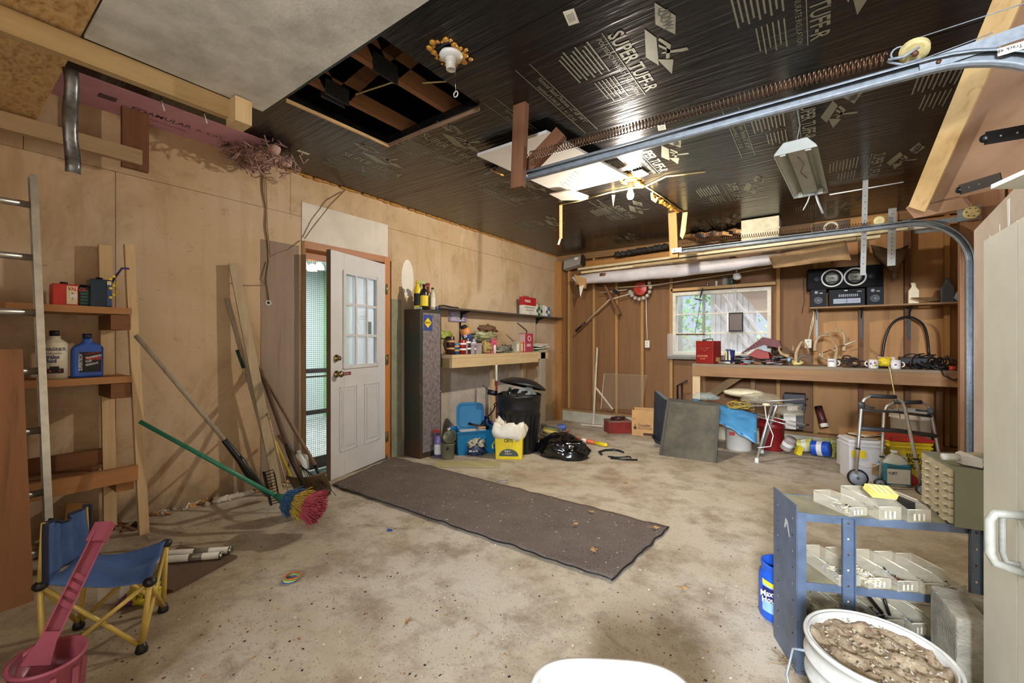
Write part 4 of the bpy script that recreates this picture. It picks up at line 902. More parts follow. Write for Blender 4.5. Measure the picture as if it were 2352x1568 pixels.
# ---- long-handled tools leaning on the left wall
def onwall(px, py, d=.03): return atX(px, py, XL + d)
q = B(); a = onwall(536, 605, .05); c = fl(640, 1135); q.beam(a, c + Z_ * .0, .035, .062, V((1, -.25, 0)), wood('leaning_board', (196, 178, 146), (150, 130, 98), 'z', 30)); 
tag(q.build('leaning_board'), 'tall pale pine board leaning against the left wall among the tools', 'board')
q = B(); a = onwall(522, 686, .03); c = fl(640, 1128); q.beam(a, c.lerp(a, .02), .03, .014, V((0, 1, 0)), GREYW); tag(q.build('leaning_lath'), 'thin grey wooden lath leaning behind the tall pine board', 'lath')
# bow rake (grey handle, black head) 
r = thing('garden_rake', 'garden rake with grey wooden handle and black grip beside the rack', 'rake', fl(620, 1150))
a = atD(312, 770, 2.55); c = atD(515, 1010, 2.75); e = fl(615, 1150) + Z_ * .05
q = B(); q.tube([a, c], .013, GREYW, 10); q.build('handle', r)
q = B(); q.tube([c, c.lerp(e, .35), atD(570, 1085, 2.86), e], [.017, .024, .026, .02], BLACKP, 12); q.build('sleeve', r)
q = B(); b0 = atD(606, 1085, 2.86); b1 = fl(622, 1165) + Z_ * .02
q.beam(b0, b1, .02, .012, X_, BLACKM)
for k in range(12): t_ = k / 11; p = b0.lerp(b1, t_); q.tube([p, p + V((.05, .035, .02)), p + V((.065, .045, -.02))], .003, BLACKM, 5)
q.build('rake_head', r)
# broom with rainbow bristles
r = thing('broom', 'broom with teal handle and rainbow bristles leaning to the rack', 'broom', fl(690, 1190))
a = atD(322, 968, 2.5); c = atD(632, 1138, 2.62)
q = B(); q.tube([a, c], .0125, paint('teal_handle', (48, 134, 106), .35, 0, .15), 10); q.build('handle', r)
hd = fl(690, 1180) + Z_ * .07; c2 = atD(650, 1146, 2.62)
q = B(); q.tube([c, c2, c2.lerp(hd, .35)], [.016, .03, .045], GREENP, 12); q.build('socket', r)
BRC = [((70, 108, 150), 0), ((208, 174, 72), 1), ((190, 82, 94), 2)]
rnd = random.Random(4); ax = (atD(745, 1170, 2.60) - c2).normalized(); sd_ = ax.cross(Z_).normalized(); upn = sd_.cross(ax).normalized()
for k, (cc, _) in enumerate(BRC):
    q = B(); mt_ = paint(('bristle_blue', 'bristle_yellow', 'bristle_red')[k], cc, .9, 0, .3, 80)
    for i in range(900):
        w_ = rnd.uniform(-1, 1); h__ = rnd.uniform(-1, 1); t0_ = .02 + .07 * k; L__ = .085
        wd = .075 + .004 * k; hg = .055 + .006 * k
        if w_ * w_ + h__ * h__ > 1.15: continue
        p0_ = c2 + ax * t0_ + sd_ * w_ * wd * (.8 + .1 * k) + upn * h__ * hg; p1_ = c2 + ax * (t0_ + L__ * (1.1 - .35 * (w_ * w_ + h__ * h__))) + sd_ * (w_ * wd * 1.1 + rnd.gauss(0, .014)) + upn * (h__ * hg * 1.15 + rnd.gauss(0, .014)) + ax * rnd.gauss(0, .008)
        for pp in (p0_, p1_):
            gz = fz(pp.y) + .004 + rnd.random() * .004
            if pp.z < gz: pp.z = gz
        q.tube([p0_, p1_], .0028, mt_, 3, cap=False)
    q.build('bristles', r)
# yellow handled tool with dark green grip
r = thing('yellow_handled_tool', 'tool with thin yellow handle and dark green grip behind the tall board', 'tool', fl(680, 1120))
a = onwall(545, 803, .06); c = onwall(560, 845, .08); e = fl(676, 1118) + Z_ * .02
q = B(); q.tube([a, c], .014, paint('dark_green_grip', (24, 60, 44), .5), 10); q.build('grip', r)
q = B(); q.tube([c, e], .009, YEL, 8); q.build('handle', r); q = B(); q.tube([e + V((-.05, 0, .04)), e + V((0, .02, .02)), e + V((.05, .02, .05))], .006, YEL, 6); q.tube([e + V((-.03, .02, .0)), e + V((.03, 0, .04))], .006, YEL, 6); q.build('head', r)
# thin bamboo stick
q = B(); q.tube([onwall(613, 942, .14), atD(637, 1035, 2.75), fl(664, 1140) + Z_ * .01], [.008, .006, .004], BAM2 if 'BAM2' in globals() else PINE, 7); tag(q.build('bamboo_cane'), 'thin pale cane leaning beside the tall board above the broom head', 'cane')
# shovel
r = thing('shovel', 'round-mouth shovel with dark handle standing beside the broom head', 'shovel', fl(725, 1160))
a = onwall(598, 850, .06); c = atD(668, 1045, 2.80); e = atD(700, 1120, 2.76); tip = fl(740, 1168) + Z_ * .01
q = B(); q.tube([a, c], .0165, wood('dark_handle', (98, 78, 60), (66, 50, 38), 'z'), 10); q.build('handle', r)
q = B(); q.tube([c.lerp(a, .1), c, e], [.02, .021, .014], paint('shovel_steel', (70, 58, 46), .5, .6, .4), 10); q.build('socket', r)
bl = [(0, -.0), (.10, .0), (.125, .06), (.12, .14), (.085, .21), (.03, .255), (-.03, .255), (-.085, .21), (-.12, .14), (-.125, .06), (-.10, .0)]
e = atD(700, 1100, 2.82); d_ = (fl(738, 1172) - e).normalized(); q = B()
wdir = V((.81, .58, .12)).normalized(); wdir = (wdir - d_ * wdir.dot(d_)).normalized(); nb = d_.cross(wdir)
g = []
for i in range(9):
    t_ = i / 8; hwid = .125 * (1 if t_ < .45 else math.sqrt(max(0.02, 1 - ((t_ - .45) / .56) ** 2)))
    g.append([e + d_ * (t_ * .28 - .02) + wdir * (hwid * (j / 4 - 1)) + nb * (.03 * abs(j / 4 - 1) ** 2 * (1 if nb.z > 0 else -1)) for j in range(9)])
q.sheet(g, paint('shovel_blade', (112, 92, 66), .45, .6, .4, 12), .003); q.build('blade', r)
# hook hoe
r = thing('cultivator_hook', 'long handled hook tool ending in a black loop beside the door', 'tool', fl(750, 1115))
a = onwall(588, 835, .05); c = atD(724, 1068, 3.05); q = B(); q.tube([a, c], [.012, .014], wood('handle_ash', (136, 110, 86), (96, 74, 54), 'z'), 10); q.build('handle', r)
q = B(); q.tube([c, atD(730, 1085, 3.04), atD(738, 1098, 3.04), atD(750, 1102, 3.04), atD(756, 1110, 3.03), atD(750, 1120, 3.02), atD(743, 1121, 3.02)], [.013, .01, .006, .006, .006, .006, .004], BLACKM, 8); q.build('hook', r)
# second rake lying back: wire leaf rake
r = thing('leaf_rake', 'wire leaf rake fanned out in front of the white jug', 'rake', fl(700, 1105))
p = atD(690, 1068, 2.95); q = B(); q.tube([onwall(640, 1000, .12), p], .012, wood('handle_ash', (1, 1, 1)), 8); q.build('handle', r)
q = B()
for k in range(9): e = atD(676 + k * 11 + 8, 1083 + k * 5 + (k % 2) * 3 + 8, 2.86 - .01 * k); q.tube([p, p.lerp(e, .8), e - Z_ * .02], .002, BLACKM, 5)
q.tube([atD(688, 1080, 2.93), atD(716, 1075, 2.93)], .003, BLACKM, 5); q.build('tines', r)
# white jug by the door jamb
def jug(c, w_, d_, h, body, cap, name, label, cat='jug', rz=0, lab=None, labm=None, liquid=None, group=None):
    r = thing(name, label, cat, c, group); m_ = place(c, rz)
    q = B(m_); prof = []
    g = []
    for z_, k in ((0, .9), (.01, 1), (.55, 1), (.70, .92), (.84, .5), (.90, .24), (.94, .24)):
        row = []
        for i in range(25):
            a = 2 * math.pi * i / 24; e_ = .55; cx_ = abs(math.cos(a)) ** e_ * (1 if math.cos(a) > 0 else -1); cy_ = abs(math.sin(a)) ** e_ * (1 if math.sin(a) > 0 else -1)
            row.append((cx_ * w_ / 2 * k, cy_ * d_ / 2 * k, z_ * h))
        g.append(row)
    q.sheet([list(reversed(x)) for x in g], body, 0); q.build('body', r)
    q = B(m_); q.cyl((0, 0, .935 * h), (0, 0, h), w_ * .14, cap); q.build('cap', r)
    q = B(m_); q.tube([(w_ * .13, 0, h * .86), (w_ * .40, 0, h * .84), (w_ * .46, 0, h * .66), (w_ * .42, 0, h * .52)], w_ * .055, body, 8); q.build('handle', r)
    if labm is not None:
        q = B(m_); q.box((0, -d_ / 2 * 1.0 - .001, h * .30), (w_ * .85, .002, h * .42), labm)
        if lab: q.text(lab, h * .09, (-w_ * .38, -d_ / 2 - .003, h * .36), X_, Z_, paint('navy_print', (1, 1, 1)), .001, 'LEFT', .9, .02)
        q.build('label', r)
    return r
jug(fl(692, 1105) + V((-.04, 0, 0)), .15, .12, .26, paint('milky_white', (214, 214, 208), .4, 0, .12), WHITEP, 'plastic_jug', 'milky white plastic jug behind the leaf rake by the door jamb', rz=.6, labm=PAPER)
# debris along the wall base
rnd = random.Random(9)
q = B()
for k in range(9): p = atX(500 + k * 9, 1138 - k * 1.2, XL + .09); blob(q, V((p.x, p.y, fz(p.y) + .016)), .03, .035, .02, paint('grub_white', (206, 200, 184), .7), k, .3, 10, 7)
tag(q.build('foam_lumps'), 'line of pale hardened foam lumps on the floor by the left wall', 'foam', kind='stuff')
q = B()
for k in range(70):
    y = rnd.uniform(.9, 1.9); p = V((XL + .02 + abs(rnd.gauss(0, .04)), y, 0)); p.z = fz(y) + .006; q.box(p, (rnd.uniform(.01, .05), rnd.uniform(.01, .05), rnd.uniform(.004, .02)), [PAPER, GREYW, CARD, BROWNW][k % 4], (rnd.random(), rnd.random(), rnd.random() * 3))
tag(q.build('wall_debris'), 'crumbled debris scattered along the foot of the left wall', 'debris', kind='stuff')
q = B()
for k in range(60):
    y = rnd.uniform(-.3, .85); p = V((XL + .05 + rnd.random() * .25, y, fz(y) + .006)); q.box(p, (rnd.uniform(.01, .07), rnd.uniform(.01, .06), rnd.uniform(.004, .015)), [BROWNW, BLACKM, CARD, BROWNW][k % 4], (rnd.random() * .5, rnd.random() * .5, rnd.random() * 3))
tag(q.build('rack_debris'), 'dark leaves and scraps piled on the floor under the lumber rack', 'debris', kind='stuff')
q = B(); p = atX(205, 1165, -3.5); g = fl(210, 1210); q.prism([V((-3.45, .47, fz(.5))), V((-3.42, .60, fz(.5))), V((-3.50, .58, .22)), V((-3.52, .50, .24))], V((-.01, 0, 0)), CARD); tag(q.build('cardboard_scrap'), 'torn cardboard scrap standing under the lowest rack rail', 'cardboard')
# ================================================================== MIDDLE: rug, cabinet, bench, bins
# rug
def mat_rug():
    m, n, l, p = _new('worn_rug'); v = coords(n, l); f = noise(n, l, v, 160, 3, .7); g_ = noise(n, l, v, 3, 6, .7)
    c = ramp(n, l, f, [(.35, srgb((62, 52, 46))), (.6, srgb((112, 98, 88))), (.8, srgb((160, 146, 130)))])
    c = mix(n, l, ramp(n, l, g_, [(.4, (0, 0, 0, 1)), (.7, (.5,) * 3 + (1,))]), c, srgb((124, 112, 100))); l.new(c, p.inputs['Base Color'])
    p.inputs['Roughness'].default_value = .95; bump(n, l, f, .6, p, .006); return m
RUG = mat_rug(); R0_, R1_, R2_, R3_ = fl(762, 1116), fl(1405, 1338), fl(1536, 1214), fl(905, 1052)
from mathutils import noise as MN
g = []; NA, NB = 70, 22
for i in range(NA + 1):
    row = []
    for j in range(NB + 1):
        u, v_ = i / NA, j / NB; p = R0_.lerp(R1_, u).lerp(R3_.lerp(R2_, u), v_)
        ed = max(0, abs(v_ - .5) * 2 - .8) / .2
        p = p + Y_ * (.02 * ed * MN.noise(V((u * 22, v_ * 2, 0)))) + X_ * (.015 * MN.noise(V((v_ * 9, u * 3, 4))) * (1 if i in (0, NA) else 0))
        row.append(V((p.x, p.y, fz(p.y) + .009 + .010 * ed * abs(MN.noise(V((u * 18, v_, 1)))) + .004 * MN.noise(V((u * 7, v_ * 3, 3))))))
    g.append(row)
q = B(); q.sheet(g, RUG, -.006 if False else .006); tag(q.build('rug'), 'worn dark brown runner rug stretching from the open door across the floor', 'rug'); rug = bpy.data.objects['rug']
q = B(); q.tube([r_[0] + Z_ * .004 for r_ in g], .004, BLACKP, 6); q.tube([r_[0] + Z_ * .004 for r_ in [g[-1][j:j + 1] for j in range(NB + 1)]], .005, BLACKP, 6); q.build('rug_binding', rug)
rnd = random.Random(2)
q = B()
for k in range(130):
    u, v_ = rnd.random(), rnd.random(); p = R0_.lerp(R1_, u).lerp(R3_.lerp(R2_, u), v_); a = rnd.random() * 3; L_ = rnd.uniform(.004, .018)
    q.box(V((p.x, p.y, fz(p.y) + .020)), (L_, .0025, .001), PAPER if k % 3 else ROPE, (0, 0, a))
q.build('lint', rug)['kind'] = 'stuff'
LEAF = paint('dry_leaf', (176, 134, 84), .8, 0, .3, 30)
def leaf(px, py, s_, rz, dz, label):
    c = fl(px, py) + Z_ * dz; q = B(place(c, rz, rnd.uniform(-.1, .1), rnd.uniform(-.1, .1))); P = []
    for k in range(16): a = k * math.pi / 8; r_ = s_ * (1 if k % 4 == 0 else .45 if k % 2 else .72); P.append((r_ * math.cos(a), r_ * .8 * math.sin(a), .006 * math.sin(a * 2)))
    q.prism(P, (0, 0, .001), LEAF); q.beam((0, 0, 0), (-s_ * 1.4, 0, .002), .002, .002, Z_, LEAF); tag(q.build('dry_leaf'), label, 'leaf', 'dry leaves on the floor')
leaf(1503, 1221, .035, .4, .03, 'tan dry leaf near the right corner of the rug'); leaf(1322, 1180 + 34, .028, 1.2, .03, 'curled dry leaf on the rug near its far edge'); leaf(1366, 1273, .035, 2.2, .03, 'dry leaf on the rug near its front right edge')
leaf(1437, 1110, .03, .9, .012, 'pale dry leaf on the bare concrete beyond the rug'); leaf(1568, 1355, .025, .2, .012, 'dark small leaf on the bare concrete right of the rug'); leaf(1358, 1183, .03, 2.9, .03, 'broken dry leaf on the middle of the far rug edge'); leaf(935, 1432, .02, 2, .01, 'dark leaf fragment alone on the foreground concrete')
q = B(); c = fl(895, 1219); q.box(c + Z_ * .006, (.03, .012, .008), BLUEP, (0, .2, .6)); tag(q.build('blue_scrap'), 'tiny blue plastic scrap on the concrete below the rug', 'scrap')
q = B()
for k in range(420):
    p = fl(rnd.uniform(250, 1800), rnd.uniform(1150, 1568)); s_ = rnd.uniform(.003, .010); q.box(V((p.x, p.y, fz(p.y) + .0015)), (s_, s_ * rnd.uniform(.3, .9), .002), [BROWNW, PAPER, LEAF, INK][k % 4], (0, 0, rnd.random() * 3))
tag(q.build('floor_grit'), 'fine grit and crumbs scattered over the bare concrete floor', 'debris', kind='stuff')
# steel cabinet
def mat_cab():
    m, n, l, p = _new('worn_cabinet'); v = coords(n, l); f = noise(n, l, coords(n, l, (1, 1, .25)), 12, 8, .7); g_ = noise(n, l, v, 1.2, 3)
    c = ramp(n, l, g_, [(.4, srgb((48, 58, 50))), (.6, srgb((78, 54, 42)))])
    c = mix(n, l, ramp(n, l, f, [(.62, (0, 0, 0, 1)), (.68, (.8,) * 3 + (1,))]), c, srgb((110, 110, 100))); l.new(c, p.inputs['Base Color'])
    p.inputs['Roughness'].default_value = .42; p.inputs['Metallic'].default_value = .1; return m
CABM = mat_cab(); CF = paint('cabinet_door_worn', (140, 130, 130), .38, .2, .6, 26)
cx0, cx1, cy0, cy1, ch_ = XL + .02, -3.40, 3.075, 3.385, 1.515
cab = thing('storage_cabinet', 'narrow dark green steel storage cabinet beside the doorway', 'cabinet', ((cx0 + cx1) / 2, (cy0 + cy1) / 2, fz(3.2)))
q = B(); q.bb((cx0, cy0, fz(3.2) - .0), (cx1, cy1, ch_), CABM); q.build('body', cab, .003)
q = B(); q.bb((cx1, cy0 + .035, fz(3.2) + .06), (cx1 + .006, cy1 - .02, ch_ - .04), CF); q.build('door', cab)
q = B(); z_ = ch_ - .06; q.bb((cx1 + .006, cy0 + .045, z_ - .17), (cx1 + .007, cy0 + .17, z_), paint('sticker_blue', (50, 70, 140), .45, 0, .2)); q.prism([(cx1 + .0075, cy0 + .05 + a, z_ - .085 + b_) for a, b_ in ((0, 0), (.055, .055), (.11, 0), (.055, -.055))], (.0005, 0, 0), YEL); q.text('SUNOCO', .026, (cx1 + .008, cy0 + .05, z_ - .093), Y_, Z_, INK, .001, 'LEFT', .85, .03); q.build('sticker', cab)
q = B(); q.cyl((cx1 + .006, cy1 - .03, .62), (cx1 + .02, cy1 - .03, .62), .01, GALV); q.build('latch', cab)
# bottles on cabinet
def bottle(c, r_, h, neck, body, cap, label, lab=None, txt=None, spray=None, name='bottle', group=None, cat='bottle', sh=.68):
    r = thing(name, label, cat, c, group); q = B()
    q.lathe([(0, 0), (r_, 0), (r_, h * sh), (r_ * .8, h * (sh + .08)), (neck, h * (sh + .18)), (neck, h * .93), (0, h * .93)], body, c, 22); q.build('body', r)
    q = B()
    if spray:
        dv = (C0 - c).normalized(); dv.z = 0; rt = Z_.cross(dv).normalized() * -1
        q.cyl(c + Z_ * h * .92, c + Z_ * h * 1.0, neck * 1.25, cap); q.beam(c + Z_ * h * 1.08 - rt * .02, c + Z_ * h * 1.1 + rt * .055, .026, .03, dv, spray); q.beam(c + rt * .03 + Z_ * h * 1.04, c + rt * .045 + Z_ * h * .90, .012, .008, dv, cap); q.build('spray_trigger', r)
    else: q.cyl(c + Z_ * h * .92, c + Z_ * h, neck * 1.15, cap, n=14); q.build('cap', r)
    if lab is not None:
        q = B(); q.lathe([(r_ + .0008, h * .12), (r_ + .0008, h * .55)], lab, c, 22)
        if txt:
            dv = (C0 - c); dv.z = 0; dv.normalize(); rt = Z_.cross(dv); q.text(txt, r_ * .62, c + dv * (r_ + .0015) - rt * r_ * .75 + Z_ * h * .36, rt, Z_, INK, .001, 'LEFT', .75, .02)
        q.build('label', r)
    return r
tz = ch_
def oncab(px, X): p = atX(px, 712, X); return V((X, p.y, tz))
bottle(V((-3.47, 3.105, tz)), .038, .30, .018, YEL, YEL, 'yellow round-shouldered bottle, nearest the door on the cabinet', INK, 'Round', name='bottle')
bottle(V((-3.42, 3.15, tz)), .045, .26, .014, paint('smoke_black', (34, 32, 32), .3), BLACKP, 'black spray bottle with pale green trigger on the cabinet', YEL, None, paint('pale_green_trigger', (190, 200, 130), .4), 'spray_bottle')
bottle(V((-3.44, 3.225, tz)), .032, .25, .014, paint('amber_bottle', (110, 62, 34), .3), REDP, 'amber spray bottle with red trigger on the cabinet', INK, None, REDP, 'spray_bottle')
bottle(V((-3.41, 3.265, tz)), .030, .24, .012, paint('pale_label_bottle', (200, 200, 170), .4), BLACKP, 'pale labelled bottle at the right of the group on the cabinet', PAPER, None)
bottle(V((-3.57, 3.20, tz)), .034, .22, .02, paint('smoky_glass', (110, 100, 90), .3, 0, .1, alpha=.8), WHITEP, 'cloudy empty bottle at the back of the cabinet top')
for k, y_ in enumerate((3.305, 3.35)):
    bottle(V((-3.43 , y_, tz)), .016, .035, .013, paint('tape_blue', (60, 80, 180), .4), WHITEP, ['small blue-capped pot on the cabinet edge', 'second tiny blue pot at the cabinet corner'][k], name='small_pot', cat='pot', group='tiny pots on the cabinet')
q = B(); q.box((-3.45, 3.11, tz + .012), (.08, .07, .024), paint('green_rag', (180, 200, 160), .8), (.1, .0, .4)); tag(q.build('folded_rag'), 'pale green rag at the foot of the bottles on the cabinet', 'rag')
# wall shelf and its brackets
sh = thing('wall_shelf', 'long thin dark shelf on the left wall above the small bench', 'shelf', (-3.57, 4.8, 1.55))
q = B(); q.bb((XL + .008, 3.42, 1.548), (-3.47, 6.32, 1.566), paint('dark_shelf_board', (84, 74, 66), .6, 0, .3)); q.build('board', sh)
for y_ in (3.98, 5.75):
    q = B(); q.prism([(XL + .013, y_ - .01, 1.546), (-3.48, y_ - .01, 1.546), (XL + .05, y_ - .01, 1.50), (XL + .013, y_ - .01, 1.44)], (0, .02, 0), BLACKM); q.bb((XL + .001, y_ - .012, .95), (XL + .012, y_ + .012, 1.56), BLACKM if y_ < 5 else GREYW); q.build('bracket', sh)
q = B(); q.tube([(-3.5, 3.45, 1.575), (-3.52, 3.55, 1.585), (-3.5, 3.68, 1.572), (-3.53, 3.8, 1.578)], .008, BLACKM, 6); tag(q.build('black_tool'), 'thin black pry tool lying on the near end of the wall shelf', 'tool')
def sboxy(y0, y1, h, mat, label, z0=1.566, X=-3.50, dep=.08, name='paint_tin', cat='tin', group=None, sign=None):
    r = thing(name, label, cat, (X - dep / 2, (y0 + y1) / 2, z0), group); q = B(); q.bb((X - dep, y0, z0), (X, y1, z0 + h), mat); q.build('body', r, .003); return r
yA = atX(1203, 715, -3.50).y; yB = atX(1231, 715, -3.50).y
r = sboxy(yA, yB, .26, paint('varsol_white', (218, 214, 200), .4), 'red and white square solvent tin on the wall shelf', name='solvent_tin')
q = B(); q.bb((-3.58, yA - .001, 1.566 + .14), (-3.499, yB + .001, 1.566 + .262), paint('varsol_red', (176, 34, 36), .4)); q.build('red_band', r)
q = B(); q.text('VARSOL', .05, (-3.498, yA + .02, 1.566 + .185), Y_, Z_, INKW, .001, 'LEFT', .9, .03); q.bb((-3.499, yA + .02, 1.566 + .105), (-3.4985, yB - .03, 1.566 + .112), INK); q.bb((-3.499, yA + .05, 1.566 + .065), (-3.4985, yB - .06, 1.566 + .071), INK); q.build('lettering', r); q = B()
q.tube([(-3.54, yA + .04, 1.828), (-3.54, yA + .08, 1.845), (-3.54, yA + .16, 1.845), (-3.54, yA + .2, 1.828)], .005, REDP, 6); q.build('handle', r)
yy = yB + .01
for k, (w_, h_, cc, lb) in enumerate(((.05, .17, (216, 214, 190), 'cream slim tin next to the solvent tin on the wall shelf'), (.05, .14, (40, 90, 60), 'short dark green bottle between white tins on the wall shelf'), (.06, .165, (170, 186, 150), 'pale green tin in the middle of the wall shelf row'), (.07, .175, (222, 218, 206), 'white tin with grey band on the wall shelf'), (.05, .16, (232, 230, 222), 'plain white tin second from the right on the wall shelf'), (.07, .155, (70, 120, 180), 'blue and white tin at the right end of the wall shelf row'))):
    r = sboxy(yy, yy + w_, h_, paint('shelf_tin_%s' % lb.split()[0], cc, .4, 0, .1), lb, group='tins on the wall shelf')
    q = B(); q.bb((-3.5005, yy + .008, 1.566 + h_ * .3), (-3.499, yy + w_ - .008, 1.566 + h_ * .6), PAPER if k % 2 else INK); q.build('label', r); q = B(); q.cyl((-3.54, yy + w_ / 2, 1.566 + h_), (-3.54, yy + w_ / 2, 1.576 + h_), .014, BLACKM, n=10); q.build('cap', r); yy += w_ + .012
# licence-plate-like sign
q = B(); ya, yb = atX(1031, 720, XL + .01).y, atX(1071, 720, XL + .01).y; za, zb2 = atX(1050, 739, XL + .01).z, atX(1050, 711, XL + .01).z
r = thing('metal_sign', 'glossy dark purple sign hanging on the wall below the shelf', 'sign', (XL + .01, (ya + yb) / 2, za)); q.bb((XL + .002, ya, za), (XL + .016, yb, zb2), paint('sign_purple', (150, 140, 172), .3, .1, .5, 30)); q.build('plate', r, .002)
q = B(); rnd = random.Random(11)
for k in range(7): q.bb((XL + .0165, ya + .03 + .01 * (k % 3), za + .02 + k * .022), (XL + .017, yb - .04 - .012 * (k % 2), za + .027 + k * .022), INKW)
q.build('lettering', r)
# small bench of new lumber
bz = 1.022; by0, by1, bx0, bx1 = 3.42, 5.20, XL + .01, -3.27
bn = thing('side_bench', 'narrow new-lumber bench against the left wall under the shelf', 'bench', ((bx0 + bx1) / 2, 4.3, fz(4.3)))
q = B(); q.bb((bx0, by0, bz - .04), (bx1, by1, bz), PINE_Y); q.build('top_board', bn)
q = B(); q.bb((bx1 - .038, by0, bz - .145), (bx1 + .002, by1, bz - .042), PINE_Y); q.build('front_fascia', bn)
q = B(); q.bb((bx0, by0, bz - .145), (bx1 - .04, by0 + .038, bz - .042), wood('fascia_end', (150, 128, 80), (110, 90, 52), 'x')); q.build('end_fascia', bn)
q = B(); q.bb((bx0 , by1 + .12, fz(5.2)), (bx0 + .04, by1 + .2, bz), PINE); q.build('rear_leg', bn)
q = B(); q.bb((-3.29, 5.24, fz(5.24)), (-3.25, 5.36, bz), GREYW); q.build('front_leg', bn); q = B(); q.bb((bx0, by1, bz - .10), (-3.25, by1 + .24, bz - .01), PINE_Y); q.build('end_shelf', bn)
q = B(); q.bb((bx0 + .1, 4.45, fz(4.4)), (bx0 + .14, 4.50, bz - .145), PINE); q.build('middle_leg', bn)
def onb(px, py, X=-3.34): p = atX(px, py, X); return V((X, p.y, bz))
items = [((1035, .045, .20, (60, 30, 28), 'dark red short can at the left of the bench row', 'can')), ((1047, .04, .12, (40, 90, 140), 'small blue and orange can at the front of the bench', 'can')), ((1062, .045, .16, (150, 40, 36), 'red spray paint can standing on the bench', 'can')), ((1072, .05, .185, (70, 54, 62), 'dark stacked can with white bands on the bench', 'can')), ((1086, .042, .17, (130, 118, 150), 'lilac ribbed can beside the grey box on the bench', 'can'))]
for px, r_, h_, cc, lb, ct_ in items:
    c = onb(px, 815, -3.35 - .02 * (px % 2)); rr = thing('paint_can', lb, ct_, c, 'cans on the small bench'); q = B(); q.lathe([(0, 0), (r_, 0), (r_, h_), (r_ * .9, h_ + .005), (0, h_ + .002)], paint('can_%d%d%d' % cc, cc, .35, .2, .3, 20), c, 20); q.build('body', rr)
    q = B(); 
    for z_ in (.3, .7): q.lathe([(r_ + .001, h_ * z_), (r_ + .001, h_ * z_ + .02)], INKW if cc[0] > 65 else CARD, c, 20)
    q.build('band', rr)
c0, c1 = onb(1067, 815), onb(1100, 815); r = thing('lidded_box', 'dented grey-lilac metal box at the middle of the small bench', 'box', c0)
q = B(); q.bb((-3.46, c0.y, bz), (-3.31, c1.y + .02, bz + .125), paint('lilac_grey_metal', (168, 156, 160), .45, .2, .3, 12)); q.build('body', r, .004); q = B(); q.bb((-3.463, c0.y - .003, bz + .10), (-3.307, c1.y + .023, bz + .128), paint('lilac_grey_metal', (1, 1, 1))); q.build('lid', r, .003)
c = V((-3.38, (c0.y + c1.y) / 2 - .02, bz + .15)); r = thing('tilted_can', 'blue and orange can tipped over on top of the grey box', 'can', c); tl = V((-.0, -.45, 1)).normalized()
q = B(); q.lathe([(0, 0), (.06, 0), (.06, .10)], paint('can_blue_white', (60, 84, 140), .4), c, 20, tl); q.lathe([(.06, .10), (.06, .17), (0, .175)], paint('can_orange', (212, 136, 70), .4), c, 20, tl); q.build('body', r); q = B(); q.lathe([(.0, .176), (.04, .176), (.035, .20), (0, .2)], BLACKP, c, 14, tl); q.build('cap', r)
q = B(); 
dv = (C0 - c).normalized(); q.text('Deck', .05, c + tl * .04 + dv * .062 - Y_ * .05, V((0, 1, .4)), tl, INKW, .002, 'LEFT', .8, .02); q.build('lettering', r)
rnd = random.Random(21)
def foldy(c, rx, ry, rz, mat, seed, name, label, cat, amp=.4, freq=3): q = B(); blob(q, c, rx, ry, rz, mat, seed, amp, 26, 16, freq); return tag(q.build(name), label, cat)
y_ = onb(1120, 815).y
foldy(V((-3.40, y_, bz + .20)), .09, .20, .06, paint('grey_bag_yellow', (150, 150, 110), .4, 0, .4, 9), 4, 'plastic_bag', 'greyish plastic bag with yellow edge piled behind the grey box', 'bag')
foldy(V((-3.44, y_ + .12, bz + .30)), .06, .14, .05, paint('brown_glove', (112, 80, 52), .8, 0, .4, 20), 8, 'work_glove', 'crumpled brown leather gloves on top of the bench pile', 'glove', .5, 4)
foldy(V((-3.36, y_ - .02, bz + .075)), .07, .06, .085, paint('paper_bag', (176, 150, 90), .8, 0, .3, 12), 12, 'paper_bag', 'tan paper bag standing right of the grey box', 'bag')
foldy(V((-3.46, onb(1035, 815).y + .0, bz + .21)), .05, .12, .05, paint('green_yellow_tubes', (150, 160, 70), .5, 0, .4, 20), 17, 'seed_packets', 'greenish yellow packets heaped behind the cans on the bench', 'packet')
q = B(); yb_ = onb(1128, 815).y; r = thing('pink_box', 'pink and orange box standing askew on the bench', 'box', (-3.35, yb_, bz)); q.box((-3.38, yb_ + .06, bz + .10), (.08, .13, .20), paint('box_pink', (212, 90, 120), .5), (0, .0, .15)); q.build('body', r); q = B(); q.box((-3.339, yb_ + .04, bz + .09), (.003, .05, .13), paint('box_orange', (222, 150, 100), .5), (0, 0, .15)); q.box((-3.337, yb_ + .04, bz + .09), (.003, .025, .09), paint('box_pink', (1, 1, 1)), (0, 0, .15)); q.build('label', r)
bottle(V((-3.32, onb(1131, 815).y + .02, bz)), .018, .12, .008, WHITEP, BLACKP, 'small white glue bottle beside the pink box', name='glue_bottle')
foldy(V((-3.37, onb(1155, 815).y, bz + .035)), .08, .16, .045, paint('grey_rag', (128, 126, 110), .7, 0, .4, 20), 23, 'crumpled_rag', 'crumpled grey rag and foil lying flat on the bench', 'rag', .5, 4)
foldy(V((-3.42, onb(1172, 815).y, bz + .04)), .05, .08, .05, paint('dark_lump', (70, 60, 48), .8, 0, .4, 20), 29, 'dark_pouch', 'small dark pouch behind the crumpled rag', 'pouch', .5, 4)
yq = onb(1181, 815).y
